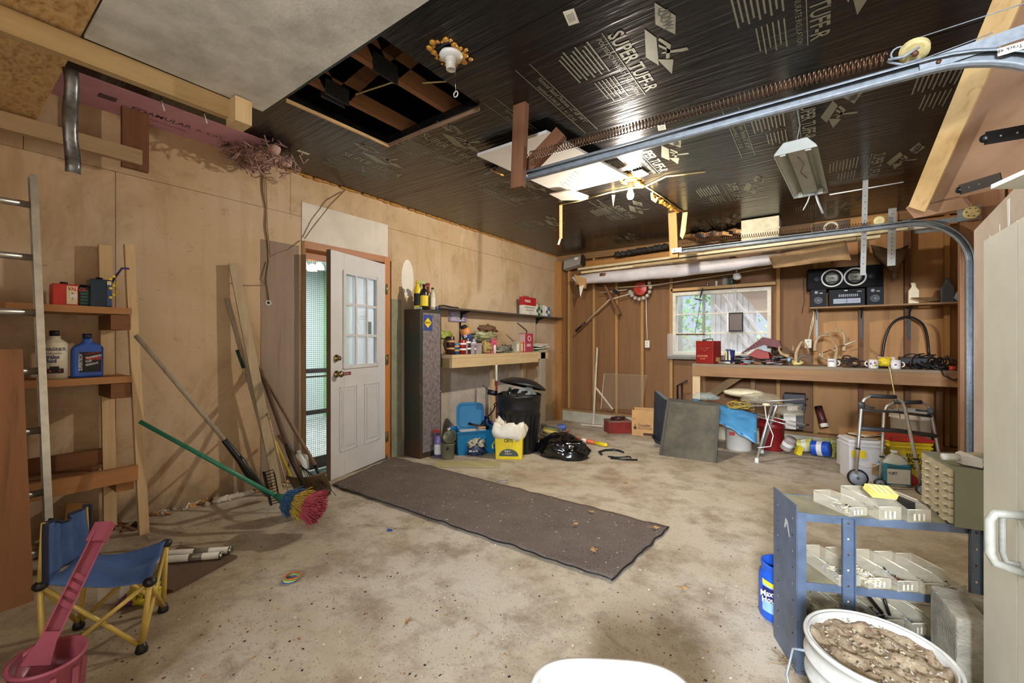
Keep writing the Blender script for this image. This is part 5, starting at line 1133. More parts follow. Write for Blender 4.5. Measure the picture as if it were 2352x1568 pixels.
for k, (w_, h_, cc, lb) in enumerate(((.10, .145, (176, 168, 140), 'tan carton with orange base on the bench'), (.055, .145, (224, 120, 60), 'orange and white slim carton on the bench'), (.05, .14, (120, 40, 40), 'dark red slim carton on the bench'), (.05, .14, (190, 200, 215), 'pale blue slim carton touching the red tall tin'))):
    r = thing('slim_carton', lb, 'carton', (-3.33, yq, bz), 'cartons on the small bench'); q = B(); q.bb((-3.38, yq, bz), (-3.30, yq + w_, bz + h_), paint('carton_%d' % cc[0], cc, .5)); q.build('body', r, .002); q = B(); q.bb((-3.2995, yq + .01, bz + .02), (-3.299, yq + w_ * .5, bz + h_ - .03), INKW); q.build('label', r); yq += w_ + .008
c = onb(1199, 813); r = thing('fluid_tin', 'tall crimson and white fluid tin with bent spout on the bench', 'tin', c)
q = B(); q.bb((-3.39, c.y, bz), (-3.285, c.y + .20, bz + .26), paint('tin_crimson', (170, 60, 78), .35, .1, .2, 10)); q.build('body', r, .004)
q = B(); q.bb((-3.384, c.y - .002, bz + .01), (-3.29, c.y, bz + .25), paint('pinkish_white', (206, 176, 170), .4)); q.text('LEAD', .05, (-3.284, c.y + .03, bz + .08), Y_, Z_, INKW, .001, 'LEFT', .9, .02); q.tube(arc((-3.284, c.y + .1, bz + .19), Y_, Z_, .035, 0, 6.283, 16)[:-1], .004, INKW, 5, True); q.build('label', r)
q = B(); q.tube([(-3.33, c.y + .1, bz + .26), (-3.33, c.y + .10, bz + .30), (-3.35, c.y + .02, bz + .35), (-3.36, c.y - .08, bz + .40)], .010, paint('spout_brown', (80, 60, 50), .5), 8); q.build('spout', r)
q = B()
for k in range(6): q.box((-3.36, c.y + .36 + .02 * k, bz + .012 + k * .017), (.20, .34, .006), [PAPER, paint('green_paper', (90, 140, 90), .6), PAPER][k % 3], (.0 + .1 * (k % 2), .02 * k, .2 * (k % 3) - .2))
tag(q.build('magazine_stack'), 'loose stack of green and white leaflets at the bench end', 'papers')
# yardstick and stick leaning below bench
q = B(); a = atX(1140, 838, -3.25); q.beam(a, V((-3.2, a.y - .05, fz(a.y))), .03, .006, Y_, paint('level_red', (140, 40, 40), .5)); q.beam(a - Z_ * 0, a.lerp(V((-3.2, a.y - .05, fz(a.y))), .2), .032, .008, Y_, paint('tape_pale', (214, 220, 200), .5)); tag(q.build('survey_rod'), 'red and white rod leaning upright behind the bin lid', 'rod')
# trash can
tc_ = V((-2.82, 4.06, fz(4.06))); r = thing('trash_can', 'ribbed black plastic trash can overfilled with rubbish by the bench', 'bin', tc_)
q = B(); prof = [(0, 0), (.20, 0), (.205, .02), (.235, .40), (.245, .50), (.25, .51), (.245, .525), (.252, .54), (.248, .56), (.256, .58), (.254, .63), (.262, .635), (.262, .655), (.25, .66), (.245, .64), (.235, .5), (.2, .03), (0, .03)]
q.lathe(prof, BLACKP, tc_, 36)
for k in range(22):
    a = k * 2 * math.pi / 22; q.beam(tc_ + V((.212 * math.cos(a), .212 * math.sin(a), .05)), tc_ + V((.243 * math.cos(a), .243 * math.sin(a), .44)), .03, .014, V((-math.sin(a), math.cos(a), 0)), BLACKP)
q.build('body', r)
q = B(); lc = tc_ + V((.02, .06, .80)); lax = V((.08, .24, 1)).normalized(); q.lathe([(0, .05), (.05, .055), (.15, .04), (.24, .0), (.27, -.02), (.275, -.04), (.262, -.04), (.255, -.015), (.15, .025), (0, .04)], BLACKP, lc - Z_ * .02, 36, lax); q.build('lid', r)
q = B(); dv = (C0 - tc_); dv.z = 0; dv.normalize(); rt = Z_.cross(dv); q.tube([tc_ + rt * -.25 + Z_ * .66, tc_ + rt * -.36 + Z_ * .68], .03, BLACKP, 12); q.tube([tc_ - rt * .36 + Z_ * .70, tc_ - rt * .42 + Z_ * .76], .004, BLACKP, 6); tag(q.build('foam_grip_tube'), 'black foam tube poking out at the left of the trash can rim', 'tube')
rb = V((tc_.x, tc_.y, tc_.z + .66)); rnd = random.Random(6)
q = B(); q.prism([rb + dv * .14 - rt * .04 + Z_ * -.02, rb + dv * .16 + rt * .14 + Z_ * -.02, rb + rt * .12 + Z_ * .06, rb + rt * .02 + Z_ * .07], dv * .004 + Z_ * .004, PAPER); tag(q.build('crumpled_paper'), 'cream crumpled paper sticking out of the trash can', 'paper')
q = B(); q.prism([rb + dv * .08 + rt * .06, rb + dv * .08 + rt * .2, rb + rt * .10 + Z_ * .13], V((.004, .004, .002)), paint('grey_card', (150, 150, 138), .6)); tag(q.build('grey_card'), 'grey triangular card among the trash can rubbish', 'card')
r2_ = bottle(rb + dv * .12 - rt * .10 - Z_ * .08, .035, .17, .014, paint('dark_glass', (34, 40, 36), .2), GREENP, 'dark bottle with bright green cap inside the trash can', name='soda_bottle')
q = B(); blob(q, rb + Z_ * -.02, .2, .2, .06, paint('rubbish_dark', (60, 52, 44), .8, 0, .5, 12), 3, .3); tag(q.build('rubbish'), 'dark heap of rubbish filling the trash can', 'rubbish', kind='stuff')
# blue tote with lid
TB_ = paint('tote_blue', (16, 112, 160), .4, 0, .15, 4)
tc2 = V((-3.21, 3.70, 0)); tc2.z = fz(tc2.y); mt_ = place(tc2 + Z_ * .0, 1.0)
r = thing('storage_tote', 'blue plastic storage tote with its lid propped up behind', 'tote', tc2)
q = B(mt_); w_, d_, h_ = .42, .30, .26; th = .006
for (a, b_, c_, dd) in ((-1, 0, w_, 0), (1, 0, w_, 0)): pass
def tub(q, w_, d_, h_, mat, tp=1.1, th=.006, rim=.018):
    P = [(-w_ / 2, -d_ / 2), (w_ / 2, -d_ / 2), (w_ / 2, d_ / 2), (-w_ / 2, d_ / 2)]
    lo = [V((x, y, 0)) for x, y in P]; hi = [V((x * tp, y * tp, h_)) for x, y in P]
    for i in range(4):
        j = (i + 1) % 4; n_ = (lo[j] - lo[i]).cross(Z_).normalized() * -th; q.prism([lo[i], lo[j], hi[j], hi[i]], n_, mat)
        o_ = (hi[j] - hi[i]).cross(Z_).normalized(); q.beam(hi[i] + o_ * rim / 2, hi[j] + o_ * rim / 2, rim, .012, o_, mat)
    q.box((0, 0, th / 2), (w_, d_, th), mat)
tub(q, w_, d_, h_, TB_); q.build('tub', r, .004)
q = B(mt_); 
for k in range(3): q.box((-.12 + .12 * k, -d_ / 2 * 1.06 - .003, .13), (.02, .006, .2), TB_)
q.build('rib', r)
lc = atD(1080, 955, 5.02); dv = (C0 - lc).normalized(); rt = Z_.cross(dv).normalized(); upv = (Z_ + dv * -.35).normalized()
P = []
for k in range(28):
    a = 2 * math.pi * k / 28; cx_ = abs(math.cos(a)) ** .45 * (1 if math.cos(a) > 0 else -1); cy_ = abs(math.sin(a)) ** .45 * (1 if math.sin(a) > 0 else -1); P.append(lc + rt * .165 * cx_ + upv * .165 * cy_)
q = B(); q.prism(P, dv * .015, TB_); P2 = [lc + (p - lc) * .82 + dv * .016 for p in P]; q.tube(P2, .006, TB_, 6, True); q.build('lid', r)
q = B(mt_); q.box((-.05, -.02, .22), (.2, .16, .05), WHITEP); tag(q.build('white_tray'), 'white tray lying inside the blue tote', 'tray')
c = mt_ @ V((.09, -.05, .20)); bottle(c, .05, .08, .045, paint('dish_grey', (176, 170, 156), .4), CARD, 'round tan lidded tub inside the blue tote', name='round_tub', cat='tub')
q = B(mt_); q.tube([(.18, .0, .27), (.02, .05, .29), (-.02, .1, .3)], .014, BLACKP, 8); q.tube([(.1, .02, .29), (.24, -.02, .45), (.26, -.02, .50)], .008, BLACKM, 8); q.tube(arc(mt_.inverted() @ (mt_ @ V((.265, -.02, .52))), X_, Z_, .016, 0, 6.283, 10)[:-1], .006, BLACKM, 6, True); tag(q.build('black_wrench'), 'black lever tool sticking up out of the blue tote', 'tool')
# tidy pail with bin bag
pc_ = fl(1168, 1050); pc_ = V((pc_.x, pc_.y + .02, fz(pc_.y))); mt_ = place(pc_, .55, s=1.2); r = thing('litter_pail', 'yellow square litter pail lined with a white bin bag', 'pail', pc_)
q = B(mt_); q.box((0, 0, .12), (.235, .20, .24), YEL, None, 1.06); q.build('body', r, .012)
q = B(mt_); yy = -.1045
q.text('TIDY', .036, (-.042, yy, .185), X_, Z_, INK, .002, 'LEFT', .9, .03); q.text('CATS', .036, (-.042, yy, .158), X_, Z_, INK, .002, 'LEFT', .9, .03)
P = [(-.085, .035)] + [(.085 * math.cos(a), .04 + .058 * math.sin(a)) for a in [math.pi - k * math.pi / 12 for k in range(13)]] + [(.085, .035)]
q.prism([(x, yy + .0, z_) for x, z_ in P], (0, -.003, 0), paint('label_slate', (72, 82, 72), .5)); q.text('4-in-1', .024, (-.035, yy - .004, .072), X_, Z_, INKW, .001, 'LEFT', .9, .02); q.text('STRENGTH', .014, (-.035, yy - .004, .052), X_, Z_, INKW, .001, 'LEFT', .9)
q.build('label', r); q = B(mt_); q.tube([(-.115, -.03, .17), (-.15, -.08, .12), (-.14, -.1, .05 + .05)], .006, YEL, 6); q.build('bail', r)
q = B(mt_); g = []
for i in range(7):
    row = []
    for k in range(41):
        a = 2 * math.pi * k / 40; cx_ = abs(math.cos(a)) ** .6 * (1 if math.cos(a) > 0 else -1); cy_ = abs(math.sin(a)) ** .6 * (1 if math.sin(a) > 0 else -1)
        pr = [(.9, .20), (.98, .27), (1.02, .31), (1.12, .315), (1.22, .27), (1.3, .22), (1.24, .19)][i]; nz = MN.noise(V((math.cos(a) * 2.5, math.sin(a) * 2.5, i * .5)))
        row.append((cx_ * .118 * pr[0] * (1 + .16 * nz), cy_ * .102 * pr[0] * (1 + .16 * nz), pr[1] + .05 * nz))
    row[-1] = row[0]; g.append(row)
q.sheet(g, paint('bag_white_film', (222, 216, 196), .45, 0, .15, 8), .001); q.build('bin_liner', r)
# spray cleaner, milk jug, old pail, soil bag
c = fl(1006, 1048) ; bottle(V((c.x, c.y, fz(c.y))), .040, .25, .016, paint('cleaner_purple', (120, 110, 170), .35), paint('cleaner_cap_purple', (70, 40, 110), .4), 'purple and white spray cleaner bottle standing by the cabinet', INKW, None, REDP, 'spray_bottle')
c = fl(1030, 1040); jug(V((c.x - .05, c.y + .06, fz(c.y))), .14, .12, .26, paint('tan_jug', (196, 168, 116), .4, 0, .15), WHITEP, 'plastic_jug', 'tan plastic jug tucked between cabinet and blue tote', rz=.7)
c = fl(1028, 1052); c.z = fz(c.y); r = thing('old_pail', 'rusty grey old paint pail with open tilted lid', 'pail', c)
q = B(); q.lathe([(0, 0), (.068, 0), (.07, .01), (.075, .15), (.08, .155), (.078, .165), (.07, .16), (.066, .01), (0, .008)], paint('old_pail_grey', (122, 120, 96), .5, .4, .4, 16), c, 26); q.build('body', r)
q = B(); q.lathe([(.0, 0), (.07, 0), (.075, .012), (.07, .02), (.06, .006), (0, .006)], paint('pail_lid_olive', (92, 92, 72), .5, .4, .4, 16), c + V((-.02, .05, .21)), 24, V((.45, -.65, .6))); q.build('lid', r)
q = B(); q.lathe([(0, 0), (.014, 0), (.012, .006), (0, .008)], BLACKM, c + (C0 - c).normalized() * .078 + Z_ * .10, 12, (C0 - c)); q.build('boss', r)
c = fl(1082, 1046); c = V((c.x, c.y + .06, fz(c.y))); r = thing('soil_bag', 'crumpled blue and cream paper sack slumped before the tote', 'bag', c)
q = B(); blob(q, c + Z_ * .07, .12, .08, .085, paint('sack_blue', (52, 66, 96), .6, 0, .35, 9), 31, .28, 26, 16); q.build('sack', r); q = B(); blob(q, c + Z_ * .125, .11, .075, .045, paint('sack_cream', (190, 180, 148), .7, 0, .4, 14), 33, .5, 26, 14, 4); q.build('folded_top', r)
dv = (C0 - c); dv.z = 0; dv.normalize(); rt = Z_.cross(dv); q = B(); q.text('IMPERIAL', .03, c + dv * .105 + Z_ * .055 - rt * .06, rt, Z_, INKW, .004, 'LEFT', .8, .02); q.build('lettering', r)
# blue bottles behind
for (x_, y_, s_, lb) in ((1121, 1018, 1.0, 'blue plastic jug squeezed between the tote and the trash can'), (1240, 985, .95, 'blue handled jug standing behind the trash can')):
    c = fl(x_, y_); jug(V((c.x, c.y, fz(c.y))), .13 * s_, .11 * s_, .27 * s_ * 1.2, BLUEP, BLACKP, 'blue_jug', lb, rz=.6)
c = fl(1118, 1030); bottle(V((c.x - .1, c.y + .1, fz(c.y))), .05, .36, .03, paint('pale_bottle_blue', (110, 140, 200), .4), BLUEP, 'blue detergent bottle beside the trash can base', name='detergent_bottle')
# black garbage bag
BAG = paint('black_film', (12, 12, 13), .16, 0, .2, spec=.8)
c = fl(1279, 1050); c = V((c.x, c.y + .10, fz(c.y))); q = B()
vs = []
def bagmesh(q, c, rx, ry, rz, mat, seed, n=60, m_=34):
    g = []
    for i in range(m_ + 1):
        a = math.pi * i / m_; row = []
        for k in range(n + 1):
            t_ = 2 * math.pi * (k % n) / n; d_ = V((math.sin(a) * math.cos(t_), math.sin(a) * math.sin(t_), math.cos(a)))
            f_ = 1 + .28 * MN.noise(d_ * 1.7 + V((seed, 0, 0))) + .16 * abs(MN.noise(d_ * 5 + V((0, seed, 0)))) + .07 * abs(MN.noise(d_ * 12 + V((0, 0, seed))))
            p = V((d_.x * rx * f_, d_.y * ry * f_, max(d_.z * rz * f_, -.5 * rz))); row.append(V(c) + Z_ * .5 * rz + p)
        g.append(row)
    q.sheet(g, mat, 0)
bagmesh(q, c, .27, .20, .145, BAG, 4.2); tag(q.build('garbage_bag'), 'shiny black plastic garbage bag slumped in front of the trash can', 'bag')
# trays, bowl, blue tub near corner
c = fl(1262, 1010); c = V((c.x, c.y, fz(c.y))); mt_ = place(c + Z_ * .08, .5, .5, .2); r = thing('file_tray', 'grey tray tipped up beside the trash can', 'tray', c); q = B(mt_); tub(q, .24, .16, .05, paint('tray_grey', (104, 98, 90), .5)); q.build('tray', r); q = B(mt_); q.box((0, 0, .03), (.18, .05, .03), paint('sponge_yellow', (200, 176, 90), .8)); q.box((0, .05, .03), (.18, .04, .03), paint('olive_block', (120, 124, 60), .8)); tag(q.build('sponge_block'), 'yellow and olive block inside the tipped tray', 'sponge')
c = fl(1282, 1003); c = V((c.x, c.y + .05, fz(c.y))); r = thing('basin', 'dull pinkish basin behind the black garbage bag', 'basin', c); q = B(); q.lathe([(0, 0), (.09, 0), (.13, .09), (.14, .09), (.135, .1), (.12, .1), (.085, .01), (0, .01)], paint('basin_pink', (150, 118, 96), .5), c, 26); q.build('bowl', r)
q = B(); q.lathe([(0, 0), (.055, 0), (.062, .075), (.064, .085), (0, .085)], paint('tub_blue', (90, 124, 206), .4), c + V((.03, .0, .07)), 22, V((.0, -.2, 1))); tag(q.build('blue_tub'), 'pale blue plastic tub sitting in the basin', 'tub')
q = B(); q.box(c + V((-.06, -.04, .11)), (.09, .05, .03), CREAM, (.2, .1, .4)); tag(q.build('sponge'), 'cream sponge resting on the basin edge', 'sponge')
# orange and yellow bat, hoses
a = fl(1312, 1010) + Z_ * .03; c = fl(1395, 1028) + Z_ * .03; r = thing('toy_bat', 'orange tube with yellow end lying on the floor past the garbage bag', 'toy', a); q = B(); q.tube([a, a.lerp(c, .68)], [.02, .024], paint('tube_orange', (206, 88, 40), .4), 12); q.build('barrel', r); q = B(); q.tube([a.lerp(c, .68), a.lerp(c, .95), c], [.024, .024, .015], YEL, 12); q.build('yellow_end', r); q = B(); m0 = a.lerp(c, .3); m1 = a.lerp(c, .45); q.tube([m0, m1], .0245, INKW, 12); q.build('label', r)
def strip(pts, r_, label, name='hose_offcut', cat='hose', m_=BLACKP, grp=None): q = B(); q.tube([fl(x, y) + Z_ * (r_ + .002) for x, y in pts], r_, m_, 8); return tag(q.build(name), label, cat, grp)
strip([(1382, 1046), (1376, 1040), (1390, 1036), (1410, 1035), (1425, 1038), (1432, 1041)], .012, 'black curved hose offcut on the concrete')
strip([(1396, 1050), (1420, 1052), (1445, 1050), (1449, 1053)], .008, 'thin black bent strip behind the straight one'); strip([(1402, 1054), (1430, 1057), (1464, 1058)], .009, 'straight black rubber strip on the concrete')
strip([(1330, 1039), (1352, 1040)], .009, 'short black stub next to the garbage bag'); strip([(1137, 1107), (1168, 1103), (1165, 1110), (1137, 1110)], .003, 'thin wire clip on the concrete at the far rug edge', 'wire_clip', 'wire', GALV)
q = B(); q.prism([fl(1332, 1022) + Z_ * .003, fl(1342, 1029) + Z_ * .003, fl(1330, 1031) + Z_ * .003, fl(1318, 1022) + Z_ * .003], (0, 0, .002), PAPER); tag(q.build('white_paper_scrap'), 'white paper scrap under the orange tube', 'paper')
# plank on floor
q = B(); a = fl(1000, 1068); c = fl(1146, 1068); q.prism([fl(998, 1074) + Z_ * .003, fl(1145, 1075) + Z_ * .003, fl(1146, 1068) + Z_ * .003, fl(1135, 1063) + Z_ * .003, fl(1004, 1062) + Z_ * .003], (0, 0, .018), wood('greenish_board', (176, 164, 116), (134, 122, 80), 'x', 20)); tag(q.build('floor_plank'), 'short pale board lying on the floor before the litter pail', 'board')
# red ammo box and potato carton near the far wall
def rotbox(name, label, cat, c, sz, rz, mat, bev=.004):
    r = thing(name, label, cat, c); q = B(place(c, rz)); q.box((0, 0, sz[2] / 2), sz, mat); q.build('body', r, bev); return r, place(c, rz)
c = fl(1411, 995); c = V((c.x, c.y + .12, fz(c.y + .1))); r, mt_ = rotbox('red_toolbox', 'dusty red metal box with jumper cables on top by the far wall', 'box', c, (.34, .22, .17), .72, paint('dusty_red', (136, 44, 34), .5, .1, .4, 8))
q = B(mt_); q.box((0, 0, .172), (.345, .225, .02), paint('dusty_red_lid', (130, 90, 74), .6)); q.build('lid', r)
q = B(); rnd = random.Random(8)
for k in range(12): a = k * .9; q.tube(arc(c + Z_ * (.20 + .004 * (k % 4)) + V((rnd.gauss(0, .02), rnd.gauss(0, .02), 0)), X_, Y_, .07 + .01 * (k % 3), a, a + 4, 10), .006, BLACKP if k % 3 else REDP, 6)
tag(q.build('jumper_cables'), 'coil of black and red cables on top of the red box', 'cable')
c = fl(1476, 1000); c = V((c.x + .0, c.y + .12, fz(c.y + .1))); r = thing('potato_carton', 'open cardboard potato carton on the floor near the far wall', 'carton', c); mt_ = place(c, .25)
q = B(mt_); w_, d_, h_ = .34, .27, .36; t_ = .006
q.box((0, -d_ / 2, h_ / 2), (w_, t_, h_), CARD); q.box((0, d_ / 2, h_ / 2), (w_, t_, h_), CARD); q.box((-w_ / 2, 0, h_ / 2), (t_, d_, h_), CARD); q.box((w_ / 2, 0, h_ / 2), (t_, d_, h_), CARD); q.box((0, 0, .004), (w_, d_, t_), CARD); q.build('box', r)
q = B(mt_); BI = paint('brown_ink', (70, 44, 26), .7); q.text('Crusader', .052, (-.09, -d_ / 2 - .004, .135), X_, Z_, BI, .001, 'LEFT', .85, .02); q.text('POTATOES', .045, (-.09, -d_ / 2 - .004, .092), X_, Z_, BI, .001, 'LEFT', .85, .01); q.text('H72', .03, (-.175, -d_ / 2 - .004, .225), X_, Z_, BI, .001); q.bb((-.15, -d_ / 2 - .0045, .09), (-.11, -d_ / 2 - .0035, .13), BI); q.bb((-.135, -d_ / 2 - .0045, .13), (-.125, -d_ / 2 - .0035, .165), BI); q.bb((-.02, -d_ / 2 - .0045, .01), (.15, -d_ / 2 - .0035, .045), BI); q.build('lettering', r)
# white angled stick & clear pane at the far wall
q = B(); a = atY(1372, 798, 6.38); e = atY(1363, 975, 6.34); q.beam(a, e, .028, .01, X_, paint('white_stick', (206, 196, 170), .5)); q.beam(atY(1369, 890, 6.36), atY(1408, 940, 6.3), .025, .012, X_, paint('white_stick', (1, 1, 1))); q.beam(fl(1334, 976) + Z_ * .012, fl(1385, 980) + Z_ * .012, .025, .02, Y_, paint('white_stick', (1, 1, 1))); tag(q.build('white_trim_sticks'), 'white trim sticks propped in an angle against the far wall', 'stick')
q = B(); P = [atY(1388, 858, 6.39), atY(1487, 862, 6.39), atY(1474, 940, 6.3), atY(1380, 938, 6.3)]; q.prism(P, (0, -.004, 0), glass('dusty_pane', (180, 160, 130), .13, .3)); pn_ = q.build('clear_sheet'); tag(pn_, 'dusty clear pane leaning between studs on the far wall', 'pane')
q = B(); q.beam(P[0], P[3], .007, .005, X_, PAPER); q.beam(P[0], P[1], .004, .005, Z_, GREYW); q.build('edge_tape', pn_)
# ================================================================== FAR SIDE: window view, bench, wall things
def bpx(q, x0, x1, yt, yb, Y, dep, mat, zb=None):
    a = atY((x0 + x1) / 2, yb, Y); t_ = atY((x0 + x1) / 2, yt, Y); X0 = atY(x0, yb, Y).x; X1 = atY(x1, yb, Y).x; z0 = a.z if zb is None else zb
    q.bb((X0, Y, z0), (X1, Y + dep, z0 + (t_.z - a.z)), mat); return X0, X1, z0, z0 + (t_.z - a.z)
# outside the window
q = B(); rnd = random.Random(14)
LF = paint('tree_leaf', (140, 186, 112), .6, 0, .4, 10)
for k in range(1700):
    c = V((rnd.gauss(-2.3, .75), 11 + rnd.random() * 1.5, rnd.uniform(-.4, 4))); s_ = rnd.uniform(.05, .12); q.box(c, (s_, .01, s_ * .7), LF, (rnd.random() * 3, rnd.random() * 3, rnd.random() * 3))
tree = thing('garden_tree', 'bright green leafy tree seen outside through the left window panes', 'tree', (-2.2, 11, -.4)); q.build('foliage', tree)
q = B(); q.tube([(-2.75, 10.2, -.5), (-2.7, 10.2, 4.5)], .20, paint('tree_bark', (110, 116, 112), .9, 0, .5, 12), 12); q.build('trunk', tree)
q = B(); q.bb((-8, YF + .12, -.45), (6, 16, -.35), paint('outside_ground', (120, 130, 90), .9)); struct(q.build('floor_outside'))
q = B(); EX = paint('exterior_white', (216, 216, 222), .5, 0, .15)
for k in range(8): q.bb((-1.55 + k * .085, 8.2, -.4), (-1.48 + k * .085, 8.22 + .02 * (k % 2), 3.2), EX)
q.bb((-1.55, 8.23, -.4), (-.85, 8.25, 3.2), EX); tag(q.build('corrugated_siding'), 'white ribbed siding standing outside behind the window', 'siding')
q = B(); 
for k, (a, c) in enumerate((((1655, 672), (1905, 1020)), ((1690, 690), (1930, 1015)), ((1640, 700), (1895, 1012)))): q.beam(atY(a[0], a[1], 7.6), atY(c[0], c[1], 7.6), .05, .04, Y_, EX)
for x_ in (1668, 1680): q.beam(atY(x_, 660, 7.7), atY(x_, 830, 7.7), .03, .03, Y_, EX)
tag(q.build('white_trellis'), 'white crossing braces outside behind the window glass', 'brace')
q = B(); P = [atY(1672, 640, 7.3), atY(1840, 640, 7.3), atY(1840, 1010, 7.3), atY(1810, 1010, 7.3), atY(1810, 790, 7.3)]; q.prism(P, (0, .05, 0), wood('tan_board', (176, 142, 108), (146, 112, 82), 'x', 10)); tag(q.build('outside_board'), 'tan triangular board outside behind the upper right window panes', 'board')
# window ledge above: small jars
lz = WZ1 + .06
for k, (px, lb, r_, h_, mt_) in enumerate(((1625, 'small chrome valve part on the window ledge', .02, .05, CHROME), (1645, 'white wire hook stand on the window ledge', .015, .07, WHITEP), (1664, 'tall clear glass jar on the window ledge', .035, .12, glass('jar_glass', (200, 210, 205), .35, .1)), (1680, 'dark green labelled jar on the window ledge beside the hanging lamp', .03, .09, paint('jar_green', (60, 84, 76), .3)))):
    p = atY(px, 660, 6.47); bottle(V((p.x, 6.485, lz)), r_, h_, r_ * .8, mt_, GALV if k > 1 else mt_, lb, name='glass_jar' if k > 1 else 'hardware_part', cat='jar' if k > 1 else 'hardware', sh=.8)
# hanging clamp lamp
c = atY(1692, 632, 6.2); r = thing('clamp_lamp', 'white clip-on lamp dangling above the window', 'lamp', c); q = B(); q.tube([atY(1676, 600, 6.3), atY(1690, 606, 6.25), atY(1692, 625, 6.2)], .010, WHITEP, 8); q.build('arm', r); q = B(); q.ball(c, (.045, .045, .03), WHITEP, 14, 8); q.ball(c + V((.01, -.03, -.03)), (.05, .04, .035), WHITEP, 14, 8); q.build('head', r)
# picture hanging in front of window
c = atY(1688, 738, 6.38); a0 = atY(1670, 762, 6.38); a1 = atY(1707, 717, 6.38); r = thing('hanging_picture', 'small brown framed picture hung on strings in front of the window', 'picture', c)
q = B(); q.bb((a0.x, 6.37, a0.z), (a1.x, 6.39, a1.z), INK); q.bb((a0.x + .0, 6.365, a0.z), (a0.x + .02, 6.372, a1.z), WHITEP); q.build('frame', r); q = B(); q.bb((a0.x + .03, 6.366, a0.z + .02), (a1.x - .015, 6.369, a1.z - .02), paint('picture_brown', (92, 74, 62), .5)); q.build('canvas', r)
q = B(); q.tube([(c.x - .02, 6.38, a1.z), (c.x - .02, 6.38, WZ1 + .05)], .003, PAPER, 4); q.tube([(c.x + .01, 6.38, a1.z), (c.x + .01, 6.38, WZ1 + .05)], .003, PAPER, 4); q.build('string', r)
q = B(); q.beam(atY(1614, 662, 6.35), atY(1608, 684, 6.35), .02, .006, X_, BLACKM); q.beam(atY(1596, 686, 6.35), atY(1612, 689, 6.35), .008, .02, Y_, BLACKM); q.tube([atY(1610, 690, 6.37), atY(1596, 765, 6.4)], .003, BLACKM, 4); tag(q.build('window_latch'), 'black metal stay hanging over the left window panes', 'latch')
# propped clear panel at window bottom left with rusty strip
q = B(); P = [atY(1533, 766, 6.34), atY(1625, 770, 6.34), V((atY(1625, 812, 6.38).x, 6.38, WZ0 - .02)), V((atY(1533, 810, 6.38).x, 6.38, WZ0 - .02))]; q.prism(P, (0, -.006, 0), glass('scuffed_acrylic', (225, 225, 220), .22, .3)); pn_ = q.build('acrylic_sheet'); tag(pn_, 'scuffed clear acrylic sheet propped at the lower left of the window', 'pane')
q = B(); 
for k in range(14): p = atY(1556 + k * 4.6, 768, 6.33); blob(q, p, .018, .008, .010, RUST, k, .4, 8, 5)
q.build('rust_flakes', pn_)
# workbench
wz = .887; wy = 5.8; wx0 = atY(1590, 835, wy).x; wx1 = XR - .08
wb = thing('workbench', 'long rough timber workbench along the far wall under the window', 'workbench', ((wx0 + wx1) / 2, 6.1, fz(6.1)))
BT = wood('bench_timber', (150, 112, 72), (108, 76, 46), 'x', 22, .7, .6, .4)
q = B(); q.bb((wx0, wy, wz - .03), (wx1, 6.395, wz), wood('bench_top', (140, 122, 96), (100, 84, 64), 'x', 22)); q.build('top', wb)
q = B(); q.bb((wx0, wy - .002, wz - .155), (wx1, wy + .038, wz - .031), BT); q.build('front_apron', wb)
for x_ in (wx0 + .0, -.72, wx1 - .12):
    q = B()
    if x_ == wx0: q.bb((x_, wy + .02, fz(5.8)), (x_ + .09, wy + .06, wz - .156), PINE)
    else: q.bb((x_, 6.34, fz(6.3)), (x_ + .05, 6.39, wz - .03), BT)
    q.build('leg', wb)
q = B(); q.beam((wx0 + .10, 6.3, .42), (wx0 + .62, 5.9, wz - .06), .04, .09, Y_, wood('brace_timber', (150, 124, 86), (110, 84, 52), 'x')); q.build('brace', wb)
def onw(px, Y=6.05, dz=0): p = atY(px, 835, Y); return V((p.x, Y, wz + dz))
# gasoline tin
r = thing('gasoline_tin', 'red gasoline filler tin with folding handle at the left end of the workbench', 'tin', onw(1628, 5.9)); q = B(); m_ = place(onw(1627, 5.98), -.35)
q = B(m_); q.box((0, 0, .145), (.24, .18, .29), paint('gas_red', (134, 34, 28), .5, 0, .25, 8, spec=.25)); q.build('body', r, .005)
q = B(m_); q.tube([(-.03, 0, .29), (-.03, 0, .315), (.06, 0, .315), (.06, 0, .29)], .006, BLACKM, 6); q.cyl((-.06, 0, .29), (-.06, 0, .31), .02, RUST); q.build('handle', r)
q = B(m_); PL = paint('tin_gold', (212, 150, 110), .5); q.text('GASOLINE', .036, (-.10, -.091, .085), X_, Z_, PL, .001, 'LEFT', .85, .01); q.text('FILLER', .024, (-.06, -.091, .055), X_, Z_, PL, .001, 'LEFT', 1.1)
q.tube([(-.08, -.091, .22), (.08, -.091, .22), (.03, -.091, .18), (0, -.091, .16), (-.03, -.091, .18)], .0015, PL, 4, True); q.tube([(-.06, -.091, .20), (.06, -.091, .20)], .0015, PL, 4); q.build('lettering', r)
q = B(place(onw(1627, 5.98), -.35)); q.bb((.1205, -.03, .03), (.1215, .06, .08), CARD); q.build('side_label', r)
